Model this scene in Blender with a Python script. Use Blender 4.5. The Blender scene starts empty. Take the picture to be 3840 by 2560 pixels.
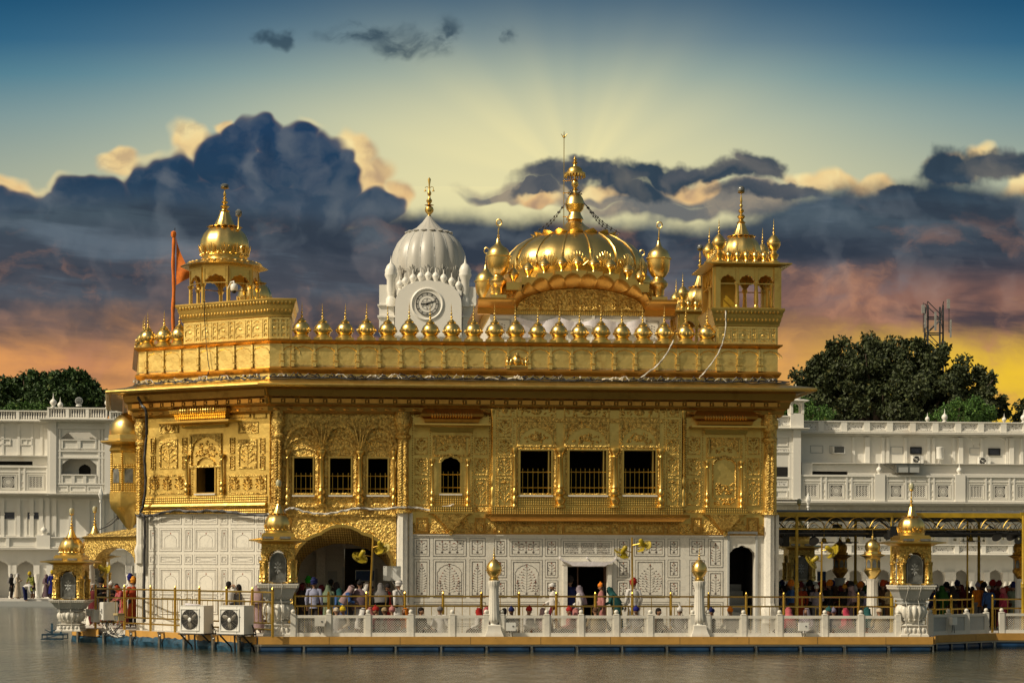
import bpy, bmesh, math, random
from mathutils import Vector, Matrix, noise
pi = math.pi
S = bpy.context.scene
COL = S.collection
rnd = random.Random(7)

# ------------------------------------------------------------------ camera
FOC = 7656.0            # focal length in photo pixels (3840 wide)
HX, HY, ROLL = 1920.0, 2120.0, 0.003
CAM = Vector((0, -70, 2.3))
cam = bpy.data.cameras.new('camera'); camo = bpy.data.objects.new('camera', cam); COL.objects.link(camo)
cam.sensor_width = 36; cam.lens = 36*FOC/3840; cam.shift_y = (HY-1280)/3840
cam.clip_start = 1; cam.clip_end = 3000
camo.location = CAM; camo.rotation_euler = (pi/2, -ROLL, 0)
S.camera = camo
# ------------------------------------------------------------------ colour management
S.view_settings.view_transform = 'Standard'; S.view_settings.look = 'None'
S.render.filter_size = 1.1; S.view_settings.exposure = 0.0; S.view_settings.gamma = 1.0
try:
    S.cycles.max_bounces = 6; S.cycles.diffuse_bounces = 3; S.cycles.glossy_bounces = 4
    S.cycles.transparent_max_bounces = 6; S.cycles.sample_clamp_indirect = 6.0
except Exception: pass

def lin(r, g, b):
    f = lambda c: (c/255/12.92) if c/255 <= .04045 else ((c/255+.055)/1.055)**2.4
    return (f(r), f(g), f(b), 1)

# ------------------------------------------------------------------ sun
SUN = Vector((-0.64, -0.36, 0.66)).normalized()      # direction towards the sun
sl = bpy.data.lights.new('sun', 'SUN'); sl.energy = 3.75; sl.angle = math.radians(.5); sl.color = (1, .89, .69)
so = bpy.data.objects.new('sun', sl); COL.objects.link(so); so.location = (-60, -60, 80)
so.rotation_euler = SUN.to_track_quat('Z', 'Y').to_euler()

# ------------------------------------------------------------------ node helpers
class NT:
    def __init__(s, tree):
        s.t = tree; s.n = tree.nodes; s.l = tree.links; s.n.clear()
    def new(s, typ, **kw):
        nd = s.n.new(typ)
        for k, v in kw.items(): setattr(nd, k, v)
        return nd
    def put(s, sock, v):
        if isinstance(v, bpy.types.NodeSocket): s.l.new(v, sock)
        elif v is not None: sock.default_value = v
    def m(s, op, a, b=None, c=None, clamp=False):
        nd = s.new('ShaderNodeMath', operation=op, use_clamp=clamp)
        s.put(nd.inputs[0], a)
        if b is not None: s.put(nd.inputs[1], b)
        if c is not None: s.put(nd.inputs[2], c)
        return nd.outputs[0]
    def vm(s, op, a, b=None):
        nd = s.new('ShaderNodeVectorMath', operation=op)
        s.put(nd.inputs[0], a)
        if b is not None: s.put(nd.inputs[1], b)
        return nd.outputs[1] if op in ('LENGTH', 'DOT_PRODUCT', 'DISTANCE') else nd.outputs[0]
    def comb(s, x, y, z):
        nd = s.new('ShaderNodeCombineXYZ'); s.put(nd.inputs[0], x); s.put(nd.inputs[1], y); s.put(nd.inputs[2], z); return nd.outputs[0]
    def sep(s, v):
        nd = s.new('ShaderNodeSeparateXYZ'); s.put(nd.inputs[0], v); return nd.outputs
    def noise(s, v, scale, detail=3, rough=.5, dist=0, col=False):
        nd = s.new('ShaderNodeTexNoise'); s.put(nd.inputs['Vector'], v)
        nd.inputs['Scale'].default_value = scale; nd.inputs['Detail'].default_value = detail
        nd.inputs['Roughness'].default_value = rough; nd.inputs['Distortion'].default_value = dist
        return nd.outputs[1 if col else 0]
    def vor(s, v, scale, feature='F1', out=0, rnd_=1):
        nd = s.new('ShaderNodeTexVoronoi', feature=feature); s.put(nd.inputs['Vector'], v)
        nd.inputs['Scale'].default_value = scale; nd.inputs['Randomness'].default_value = rnd_
        return nd.outputs[out]
    def ramp(s, f, stops, interp='LINEAR'):
        nd = s.new('ShaderNodeValToRGB'); cr = nd.color_ramp; cr.interpolation = interp
        while len(cr.elements) < len(stops): cr.elements.new(.5)
        for e, (p, c) in zip(cr.elements, stops):
            e.position = p; e.color = c if len(c) == 4 else (*c, 1)
        s.put(nd.inputs[0], f); return nd.outputs[0]
    def step(s, f, a, b):
        nd = s.new('ShaderNodeMapRange', interpolation_type='SMOOTHSTEP'); s.put(nd.inputs[0], f)
        s.put(nd.inputs[1], a); s.put(nd.inputs[2], b); return nd.outputs[0]
    def mix(s, f, a, b, typ='MIX'):
        nd = s.new('ShaderNodeMix', data_type='RGBA', blend_type=typ)
        s.put(nd.inputs[0], f); s.put(nd.inputs[6], a); s.put(nd.inputs[7], b); return nd.outputs[2]
    def bump(s, h, strength, dist, nrm=None):
        nd = s.new('ShaderNodeBump'); s.put(nd.inputs['Height'], h)
        nd.inputs['Strength'].default_value = strength; nd.inputs['Distance'].default_value = dist
        if nrm is not None: s.put(nd.inputs['Normal'], nrm)
        return nd.outputs[0]

# ------------------------------------------------------------------ world: one sky, directions only
w = bpy.data.worlds.new('World'); S.world = w; w.use_nodes = True
N = NT(w.node_tree)
tc = N.new('ShaderNodeTexCoord'); d = tc.outputs['Generated']
dx, dy, dz = N.sep(d)
dyc = N.m('MAXIMUM', dy, .15)
A = N.m('MULTIPLY', N.m('DIVIDE', dx, dyc), 7.656)      # angle to the right (0.13 rad per unit)
B = N.m('MULTIPLY', N.m('DIVIDE', dz, dyc), 7.656)      # angle above the horizon
def pc(px, py): return ((px-1920)/1000, (2120-py)/1000)
P0 = N.comb(A, B, 0.0)
wv = N.noise(P0, 2.2, 5, .55, col=True)
wv = N.vm('SUBTRACT', wv, (.5, .5, .5))
wsc = N.new('ShaderNodeVectorMath', operation='MULTIPLY'); N.put(wsc.inputs[0], wv); wsc.inputs[1].default_value = (.5, .34, 0)
P = N.vm('ADD', P0, wsc.outputs[0])
wv2 = N.vm('SUBTRACT', N.noise(P0, 6.0, 2, .5, col=True), (.5, .5, .5))
wsc2 = N.new('ShaderNodeVectorMath', operation='MULTIPLY'); N.put(wsc2.inputs[0], wv2); wsc2.inputs[1].default_value = (.15, .15, 0)
Pf = N.vm('ADD', P0, wsc2.outputs[0])
def blob(px, py, rx, ry, pos):
    a, b = pc(px, py)
    q = N.vm('SUBTRACT', pos, (a, b, 0)); q = N.vm('MULTIPLY', q, (1000/rx, 1000/ry, 0))
    return N.m('SUBTRACT', 1.0, N.vm('LENGTH', q))
def union(lst, pos, k=.12):
    r = None
    for e in lst:
        x = blob(*e, pos)
        r = x if r is None else N.m('SMOOTH_MAX', r, x, k)
    return r
# clear sky: blue overhead, pale gold where the sun has gone, orange along the horizon
sky = N.ramp(N.m('DIVIDE', B, 2.4), [(0, lin(150, 120, 100)), (.22, lin(214, 160, 104)), (.32, lin(226, 168, 96)), (.45, lin(214, 196, 140)),
      (.60, lin(176, 184, 160)), (.70, lin(132, 160, 160)), (.765, lin(84, 134, 152)), (.82, lin(46, 104, 136)), (.88, lin(30, 86, 120)), (1, lin(22, 70, 106))])
e1 = N.m('ABSOLUTE', A); sky = N.mix(N.m('MULTIPLY', N.step(e1, .7, 2.3), .35), sky, N.mix(.55, sky, lin(18, 66, 104)))
gl = N.vm('MULTIPLY', N.vm('SUBTRACT', P0, (pc(1960, 660)[0], pc(1960, 660)[1], 0)), (1/1.15, 1/.44, 0))
glf = N.m('POWER', 2.718, N.m('MULTIPLY', N.m('POWER', N.vm('LENGTH', gl), 2.0), -1.0))
# soft fan of rays spreading from the glow
ang = N.m('ARCTAN2', N.m('SUBTRACT', B, pc(2150, 700)[1]), N.m('SUBTRACT', A, pc(2150, 700)[0]))
ray = N.noise(N.comb(N.m('MULTIPLY', ang, 1.5), 0, 0), 1.0, 2, .5)
glf = N.m('MULTIPLY', glf, N.m('ADD', .48, N.m('MULTIPLY', ray, .90)), clamp=True)
sky = N.mix(glf, sky, lin(234, 224, 170))
# long bank of stratus
bil = N.m('ADD', N.m('MULTIPLY', N.m('SUBTRACT', .42, N.vor(Pf, 5.2, 'SMOOTH_F1')), .55), N.m('MULTIPLY', N.m('SUBTRACT', .42, N.vor(P0, 13.0, 'SMOOTH_F1')), .22))
fine = N.m('SUBTRACT', N.noise(P0, 9.0, 3, .55), .5)
band = N.noise(N.comb(N.m('MULTIPLY', A, .55), N.m('MULTIPLY', N.m('ADD', B, N.m('MULTIPLY', A, .05)), 2.6), 2.0), 2.0, 5, .55, .4)       # long flat layers
patch = N.noise(N.vm('MULTIPLY', P, (1.0, 1.7, 1)), 2.6, 5, .58)
rl = N.m('MULTIPLY', N.m('SUBTRACT', N.noise(P, 3.2, 3, .5), N.noise(N.vm('ADD', P, (.07, .055, 0)), 3.2, 3, .5)), 4.2)      # billows modelled by light from the glow
def relief(c, hi, lo, k=1.0): return N.mix(N.m('MULTIPLY', N.m('MULTIPLY', rl, -k), 1.0, clamp=True), N.mix(N.m('MULTIPLY', N.m('MULTIPLY', rl, k), 1.0, clamp=True), c, hi), lo)
mid = union([(2300, 728, 640, 52), (2750, 725, 280, 60), (1900, 745, 200, 26), (2480, 785, 420, 48), (2820, 770, 240, 60)], Pf, .1); sky = N.mix(N.m('MULTIPLY', N.step(N.m('ADD', mid, N.m('MULTIPLY', fine, .5)), -.05, .5), .92), sky, N.mix(N.step(patch, .42, .6), lin(92, 96, 104), lin(150, 136, 120)))
# puffs caught by the low sun, behind the dark ones
puff = union([(40, 745, 110, 75), (440, 610, 100, 60), (690, 545, 85, 85), (840, 495, 50, 40), (1300, 600, 130, 110), (1400, 660, 110, 90), (1480, 730, 70, 60), (2230, 712, 130, 34), (2575, 700, 130, 56), (2650, 690, 60, 50), (3080, 665, 170, 62), (3250, 690, 120, 60), (3560, 610, 120, 70), (3680, 560, 90, 60), (3830, 660, 80, 80), (2010, 745, 120, 30)], Pf, .06)
puff = N.m('ADD', puff, N.m('MULTIPLY', bil, .9)); pcov = N.step(puff, -.08, .45)
pcol = relief(N.mix(N.step(B, 1.30, 1.55), lin(222, 180, 126), lin(236, 206, 146)), lin(250, 232, 170), lin(150, 124, 110), 1.3); pcol = N.mix(N.m('MULTIPLY', N.step(patch, .54, .70), .5), pcol, lin(128, 112, 108))
full = N.mix(pcov, sky, pcol)
def dark_layer(base, d, lo, hi, col): return N.mix(N.step(d, lo, hi), base, col)
# thin streaks on the right
stk = union([(2200, 655, 330, 44), (2540, 636, 330, 50), (2400, 690, 200, 36), (2800, 620, 80, 62), (2740, 650, 60, 46), (2890, 715, 190, 40), (2020, 690, 120, 22), (3360, 700, 150, 30), (3600, 640, 150, 72), (3760, 620, 150, 70)], P, .08)
stk = N.m('ADD', stk, N.m('ADD', N.m('MULTIPLY', bil, .30), N.m('MULTIPLY', fine, .25)))
full = dark_layer(full, stk, -.05, .45, relief(N.mix(N.step(patch, .42, .62), lin(52, 68, 82), lin(86, 90, 96)), lin(150, 140, 124), lin(38, 54, 70), .5))
# cumulus heap on the left
cum = union([(60, 830, 260, 110), (330, 760, 170, 110), (560, 720, 120, 120), (640, 690, 130, 110), (820, 620, 130, 120), (980, 495, 105, 105), (900, 560, 110, 90), (990, 655, 130, 100), (1080, 560, 140, 110), (1190, 620, 120, 130), (1210, 700, 170, 110), (1400, 770, 110, 75), (900, 790, 640, 130)], Pf, .06)
cum = N.m('ADD', cum, N.m('MULTIPLY', bil, .85))
ccol = N.ramp(N.m('DIVIDE', B, 2.0), [(.60, lin(66, 76, 92)), (.66, lin(64, 80, 96)), (.72, lin(38, 64, 88)), (.82, lin(34, 62, 92))])
ccol = N.mix(N.m('MULTIPLY', N.step(patch, .48, .66), .5), ccol, lin(92, 100, 112)); ccol = N.mix(N.m('MULTIPLY', N.m('SUBTRACT', 1, N.step(cum, .02, .30)), .6), ccol, lin(132, 112, 104))
ccol = relief(ccol, lin(128, 132, 134), lin(26, 46, 70), .55)
rimm = N.m('MULTIPLY', N.m('MULTIPLY', N.step(cum, -.20, .0), N.m('SUBTRACT', 1, N.step(cum, .0, .2))), N.step(N.noise(P0, 3.4, 2, .5), .46, .62))
full = dark_layer(full, cum, .0, .20, ccol); full = N.mix(N.m('MULTIPLY', rimm, .5), full, lin(244, 220, 158))
# the long bank below
edge = N.m('ADD', N.m('ADD', N.m('MULTIPLY', N.m('SUBTRACT', N.noise(N.comb(N.m('MULTIPLY', A, 1.0), 3.1, 0), 1.15, 3, .5), .5), .26), N.m('MULTIPLY', N.step(A, .6, 1.6), .14)), N.m('MULTIPLY', N.m('SUBTRACT', 1, N.step(A, -.9, -.3)), .02))
bank = N.m('DIVIDE', N.m('SUBTRACT', N.m('ADD', pc(0, 785)[1], edge), B), .30); bank = N.m('ADD', bank, N.m('ADD', N.m('MULTIPLY', bil, .22), N.m('MULTIPLY', fine, .2)))
body = N.ramp(N.m('DIVIDE', B, 2.0), [(.26, lin(214, 152, 96)), (.36, lin(132, 98, 88)), (.43, lin(90, 83, 85)), (.52, lin(74, 77, 86)), (.60, lin(64, 73, 85)), (.66, lin(72, 87, 98)), (.71, lin(46, 65, 82))])
rb = N.m('MULTIPLY', N.step(A, .45, 1.3), N.m('MULTIPLY', N.step(B, .5, .75), N.m('SUBTRACT', 1, N.step(B, 1.0, 1.18))))
body = N.mix(N.m('MULTIPLY', rb, .7), body, lin(156, 108, 88))
body = N.mix(N.m('MULTIPLY', N.step(band, .47, .62), .72), body, lin(44, 54, 68))
body = N.mix(N.m('MULTIPLY', N.step(band, .46, .34), N.m('MULTIPLY', N.step(B, .9, 1.15), .6)), body, lin(104, 118, 130))
warm = N.m('MULTIPLY', N.step(patch, .52, .70), N.m('SUBTRACT', 1, N.step(B, .95, 1.45)))
body = N.mix(N.m('MULTIPLY', warm, .62), body, lin(196, 140, 106))
body = relief(body, N.mix(N.step(B, 1.25, .85), lin(118, 128, 136), lin(190, 140, 112)), lin(42, 50, 62), .45)
full = dark_layer(full, bank, -.04, .26, body)
# glow along the horizon
lowf = N.m('ADD', B, N.m('ADD', N.m('MULTIPLY', N.m('SUBTRACT', patch, .5), .38), N.m('MULTIPLY', N.m('SUBTRACT', band, .5), .35)))
hcol = N.mix(N.step(A, .7, 1.6), lin(232, 160, 92), lin(240, 196, 54)); hcol = N.mix(N.m('MULTIPLY', N.step(patch, .52, .7), .5), hcol, lin(206, 132, 90))
full = N.mix(N.m('MULTIPLY', N.m('SUBTRACT', 1, N.step(lowf, .62, .97)), .95), full, hcol)
wis = union([(1035, 152, 80, 40), (1330, 112, 200, 60), (1460, 165, 170, 60), (1640, 150, 110, 100), (1840, 160, 80, 60)], N.vm('ADD', P0, N.vm('MULTIPLY', wsc.outputs[0], (1.3, .9, 0))), .2)
wis = N.m('MULTIPLY', N.step(wis, .0, .7), N.step(N.noise(N.vm('MULTIPLY', P, (1.0, 1.8, 1)), 5.0, 4, .6), .36, .62))
full = N.mix(N.m('MULTIPLY', wis, .8), full, lin(44, 66, 82))
# the rest of the dome: Nishita daylight
st = N.new('ShaderNodeTexSky', sky_type='NISHITA'); st.sun_disc = False
st.sun_elevation = math.asin(SUN.z); st.sun_rotation = math.atan2(SUN.x, SUN.y); st.air_density = 1.0; st.dust_density = 2.5; st.ozone_density = 1.0
ns = N.vm('MULTIPLY', st.outputs[0], (.096, .081, .055))
front = N.m('MULTIPLY', N.step(dy, .45, .8), N.m('SUBTRACT', 1, N.step(dz, .36, .62)))
fin = N.mix(front, ns, full)
bg = N.new('ShaderNodeBackground'); N.put(bg.inputs[0], fin); bg.inputs[1].default_value = 1.0
ow = N.new('ShaderNodeOutputWorld'); N.l.new(bg.outputs[0], ow.inputs[0])
# ------------------------------------------------------------------ frames (measured from the photograph)
class Frame:
    def __init__(s, x, y, deg, z=0):
        a = math.radians(deg); s.a = a; s.o = Vector((x, y, z)); s.M = Matrix.Translation(s.o) @ Matrix.Rotation(a, 4, 'Z'); s.I = s.M.inverted()
    def hit(s, px, py, yl=0.0):
        u, v = px-HX, HY-py
        u, v = u*math.cos(ROLL)-v*math.sin(ROLL), u*math.sin(ROLL)+v*math.cos(ROLL)
        dd = Vector((u/FOC, 1, v/FOC)); n = Vector((-math.sin(s.a), math.cos(s.a), 0))
        o = s.o + n*yl; t = (o-CAM).dot(n)/dd.dot(n)
        p = s.I @ (CAM+dd*t); return p.x, p.z
    def R(s, x0, y0, x1, y1, yl=0.0):
        a = s.hit(x0, y1, yl); b = s.hit(x1, y0, yl); return a[0], b[0], a[1], b[1]
    def X(s, px, yl=0.0): return s.hit(px, 2000, yl)[0]
    def Z(s, py, yl=0.0, px=1920): return s.hit(px, py, yl)[1]
def PW(px, py, dist):
    u, v = px-HX, HY-py
    u, v = u-v*ROLL, u*ROLL+v
    return CAM + Vector((u/FOC, 1, v/FOC))*dist
FR = Frame(0, 0, 4.5)                        # front of the temple: x along the wall, -y out of it

def tag(o, label=None, cat=None, group=None, kind=None):
    if label: o['label'] = label
    if cat: o['category'] = cat
    if group: o['group'] = group
    if kind: o['kind'] = kind
    return o
def empty(name, label, cat, loc=(0, 0, 0), rz=0.0, group=None):
    o = bpy.data.objects.new(name, None); COL.objects.link(o); o.location = loc; o.rotation_euler = (0, 0, rz); o.empty_display_size = .3
    return tag(o, label, cat, group)
def Wm(o): return local(o) if o.parent is None else Wm(o.parent) @ o.matrix_parent_inverse @ local(o)
def local(o): return Matrix.Translation(o.location) @ o.rotation_euler.to_matrix().to_4x4()

class MB:
    def __init__(s, M=None): s.v = []; s.f = []; s.m = []; s.s = []; s.M = M.copy() if M else Matrix()
    def add(s, vs, fs, mi=0, smooth=False):
        b = len(s.v); M = s.M
        s.v += [tuple(M @ Vector(p)) for p in vs]; s.f += [tuple(b+i for i in f) for f in fs]
        s.m += [mi]*len(fs); s.s += [smooth]*len(fs); return s
    def box(s, x0, x1, y0, y1, z0, z1, mi=0):
        if x0 > x1: x0, x1 = x1, x0
        if y0 > y1: y0, y1 = y1, y0
        if z0 > z1: z0, z1 = z1, z0
        return s.add([(x0,y0,z0),(x1,y0,z0),(x1,y1,z0),(x0,y1,z0),(x0,y0,z1),(x1,y0,z1),(x1,y1,z1),(x0,y1,z1)],
              [(0,3,2,1),(4,5,6,7),(0,1,5,4),(1,2,6,5),(2,3,7,6),(3,0,4,7)], mi)
    def obox(s, c, ax, L, wd, h, mi=0):
        """box of length L along unit vector ax (any direction)"""
        ax = Vector(ax).normalized(); up = Vector((0,0,1)) if abs(ax.z) < .95 else Vector((1,0,0))
        sd = ax.cross(up).normalized(); up = sd.cross(ax); c = Vector(c); vs = []
        for k in (-1, 1):
            for j in (-1, 1):
                for i in (-1, 1): vs.append(tuple(c+ax*(i*L/2)+sd*(j*wd/2)+up*(k*h/2)))
        return s.add(vs, [(0,2,3,1),(4,5,7,6),(0,1,5,4),(2,6,7,3),(0,4,6,2),(1,3,7,5)], mi)
    def lathe(s, prof, c=(0,0,0), n=20, mi=0, fl=0, fn=12, a0=0.0, smooth=True, sy=1.0):
        vs = []; fs = []; cx, cy, cz = c; k = len(prof)
        for (r, z) in prof:
            for j in range(n):
                a = a0+2*pi*j/n; q = r
                if fl: q = r*(1-fl*(1-abs(math.cos(fn*a/2))**.8))
                vs.append((cx+q*math.cos(a), cy+q*math.sin(a)*sy, cz+z))
        for i in range(k-1):
            for j in range(n):
                j2 = (j+1) % n; fs.append((i*n+j, i*n+j2, (i+1)*n+j2, (i+1)*n+j))
        if prof[0][0] > 1e-4: fs.append(tuple(reversed(range(n))))
        if prof[-1][0] > 1e-4: fs.append(tuple((k-1)*n+j for j in range(n)))
        return s.add(vs, fs, mi, smooth)
    def sq(s, prof, c=(0,0,0), mi=0, n=4):
        return s.lathe([(r/math.cos(pi/n), z) for r, z in prof], c, n, mi, a0=pi/n, smooth=False)
    def tube(s, pts, r, n=6, mi=0, smooth=True):
        pts = [Vector(p) for p in pts]; vs = []; fs = []; up0 = Vector((0,0,1))
        rr = r if isinstance(r, (list, tuple)) else [r]*len(pts)
        for i, p in enumerate(pts):
            t = (pts[min(i+1, len(pts)-1)]-pts[max(i-1, 0)])
            t = t.normalized() if t.length > 1e-9 else Vector((0,0,1))
            up = up0 if abs(t.z) < .97 else Vector((1,0,0))
            sd = t.cross(up).normalized(); up = sd.cross(t)
            for j in range(n):
                a = 2*pi*j/n; vs.append(tuple(p+sd*(rr[i]*math.cos(a))+up*(rr[i]*math.sin(a))))
        for i in range(len(pts)-1):
            for j in range(n):
                j2 = (j+1) % n; fs.append((i*n+j, i*n+j2, (i+1)*n+j2, (i+1)*n+j))
        fs.append(tuple(reversed(range(n)))); fs.append(tuple((len(pts)-1)*n+j for j in range(n)))
        return s.add(vs, fs, mi, smooth)
    def prism(s, poly, y0, y1, mi=0):
        n = len(poly); vs = [(x, y0, z) for x, z in poly]+[(x, y1, z) for x, z in poly]
        fs = [tuple(range(n)), tuple(reversed(range(n, 2*n)))]+[(i, i+n, (i+1) % n+n, (i+1) % n) for i in range(n)]
        return s.add(vs, fs, mi)
    def slab(s, poly, z0, z1, mi=0):
        n = len(poly); vs = [(x, y, z0) for x, y in poly]+[(x, y, z1) for x, y in poly]
        fs = [tuple(reversed(range(n))), tuple(range(n, 2*n))]+[(i, (i+1) % n, (i+1) % n+n, i+n) for i in range(n)]
        return s.add(vs, fs, mi)
    def strip(s, lo, hi, y0, y1, mi=0, mi2=None):
        """solid between two polylines (x,z) of equal length, from depth y0 (front) to y1"""
        n = len(lo); vs = [(x, y0, z) for x, z in lo]+[(x, y0, z) for x, z in hi]+[(x, y1, z) for x, z in lo]+[(x, y1, z) for x, z in hi]
        fs = []; f2 = []
        for i in range(n-1):
            fs.append((i, i+1, n+i+1, n+i)); fs.append((2*n+i, 3*n+i, 3*n+i+1, 2*n+i+1))
            f2.append((i, 2*n+i, 2*n+i+1, i+1)); fs.append((n+i, n+i+1, 3*n+i+1, 3*n+i))
        fs.append((0, n, 3*n, 2*n)); fs.append((n-1, 3*n-1, 4*n-1, 2*n-1))
        s.add(vs, fs, mi); 
        b = len(s.v)-4*n; s.f += [tuple(b+i for i in f) for f in f2]; s.m += [mi if mi2 is None else mi2]*len(f2); s.s += [False]*len(f2)
        return s
    def sweep(s, prof, path, mi=0, closed=False, capped=True):
        """prof: (out, z) closed outline; path: 2-D points; out is to the right of travel"""
        n = len(path); k = len(prof); P = [Vector((p[0], p[1])) for p in path]; vs = []; fs = []
        for i in range(n):
            if closed: a, b = P[i-1], P[(i+1) % n]
            else: a, b = P[max(i-1, 0)], P[min(i+1, n-1)]
            d1 = (P[i]-a) if (closed or i > 0) else (b-P[i]); d2 = (b-P[i]) if (closed or i < n-1) else d1
            d1 = d1.normalized(); d2 = d2.normalized()
            n1 = Vector((d1.y, -d1.x)); n2 = Vector((d2.y, -d2.x)); m = (n1+n2)
            m = m/(max(.2, 1+n1.dot(n2)))
            for (o, z) in prof: vs.append((P[i].x+m.x*o, P[i].y+m.y*o, z))
        for i in range(n if closed else n-1):
            i2 = (i+1) % n
            for j in range(k):
                j2 = (j+1) % k; fs.append((i*k+j, i2*k+j, i2*k+j2, i*k+j2))
        if not closed and capped: fs.append(tuple(range(k))); fs.append(tuple((n-1)*k+j for j in reversed(range(k))))
        return s.add(vs, fs, mi)
    def blob(s, c, rx, ry, rz, nu=8, nv=5, mi=0):
        vs = []; fs = []; cx, cy, cz = c
        for i in range(nv+1):
            t = pi*i/nv-pi/2
            for j in range(nu):
                a = 2*pi*j/nu; vs.append((cx+rx*math.cos(t)*math.cos(a), cy+ry*math.cos(t)*math.sin(a), cz+rz*math.sin(t)))
        for i in range(nv):
            for j in range(nu):
                j2 = (j+1) % nu; fs.append((i*nu+j, i*nu+j2, (i+1)*nu+j2, (i+1)*nu+j))
        return s.add(vs, fs, mi, True)
    def boss(s, x, z, y, rx, rz, d, rot=0.0, mi=0, n=7):
        """raised bump on a wall plane at depth y, standing out to y-d"""
        vs = []; c, q = math.cos(rot), math.sin(rot)
        for (f, o) in ((1, 0), (.72, .65), (.3, 1)):
            for j in range(n):
                a = 2*pi*j/n; ex, ez = rx*f*math.cos(a), rz*f*math.sin(a)
                vs.append((x+ex*c-ez*q, y-d*o, z+ex*q+ez*c))
        fs = []
        for i in range(2):
            for j in range(n):
                j2 = (j+1) % n; fs.append((i*n+j, i*n+j2, (i+1)*n+j2, (i+1)*n+j))
        fs.append(tuple(2*n+j for j in range(n)))
        return s.add(vs, fs, mi, True)
    def frame(s, x0, x1, z0, z1, wd, y0, y1, mi=0):
        s.box(x0, x1, y0, y1, z0, z0+wd, mi); s.box(x0, x1, y0, y1, z1-wd, z1, mi)
        s.box(x0, x0+wd, y0, y1, z0+wd, z1-wd, mi); s.box(x1-wd, x1, y0, y1, z0+wd, z1-wd, mi); return s
    def build(s, name, mats, parent=None, world=True, angle=38):
        me = bpy.data.meshes.new(name); me.from_pydata(s.v, [], s.f)
        if not isinstance(mats, (list, tuple)): mats = [mats]
        for m_ in mats: me.materials.append(m_)
        me.polygons.foreach_set('material_index', s.m); me.polygons.foreach_set('use_smooth', s.s)
        bm = bmesh.new(); bm.from_mesh(me); bmesh.ops.recalc_face_normals(bm, faces=bm.faces); bm.to_mesh(me); bm.free()
        if any(s.s): me.set_sharp_from_angle(angle=math.radians(angle))
        o = bpy.data.objects.new(name, me); COL.objects.link(o)
        if parent is not None:
            o.parent = parent
            if world:
                o.matrix_parent_inverse = Wm(parent).inverted()
        return o
def kids(o): return [c for c in bpy.data.objects if c.parent is o]
def copy_tree(o, parent=None):
    c = o.copy(); COL.objects.link(c)
    if parent is not None: c.parent = parent; c.matrix_parent_inverse = o.matrix_parent_inverse.copy()
    for k in kids(o): copy_tree(k, c)
    return c

# ------------------------------------------------------------------ materials
def material(name):
    m_ = bpy.data.materials.new(name); m_.use_nodes = True; n = NT(m_.node_tree)
    p = n.new('ShaderNodeBsdfPrincipled'); o = n.new('ShaderNodeOutputMaterial'); n.l.new(p.outputs[0], o.inputs[0])
    t = n.new('ShaderNodeTexCoord'); return m_, n, p, t.outputs['Object']
def plain(name, col, rough=.6, metal=0.0, var=.12, scale=6.0, bump=0.0, spec=.5, bscale=None):
    m_, n, p, co = material(name); col = (*col[:3], 1)
    nz = n.noise(co, scale, 4, .6)
    n.put(p.inputs['Base Color'], n.mix(n.step(nz, .3, .7), tuple(c*(1-var) for c in col[:3])+(1,), tuple(min(1, c*(1+var)) for c in col[:3])+(1,)))
    p.inputs['Metallic'].default_value = metal; p.inputs['Specular IOR Level'].default_value = spec
    n.put(p.inputs['Roughness'], n.m('ADD', rough-.08, n.m('MULTIPLY', nz, .16)))
    if bump: n.put(p.inputs['Normal'], n.bump(n.noise(co, bscale or scale*4, 3, .6), .6, bump))
    return m_
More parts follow.
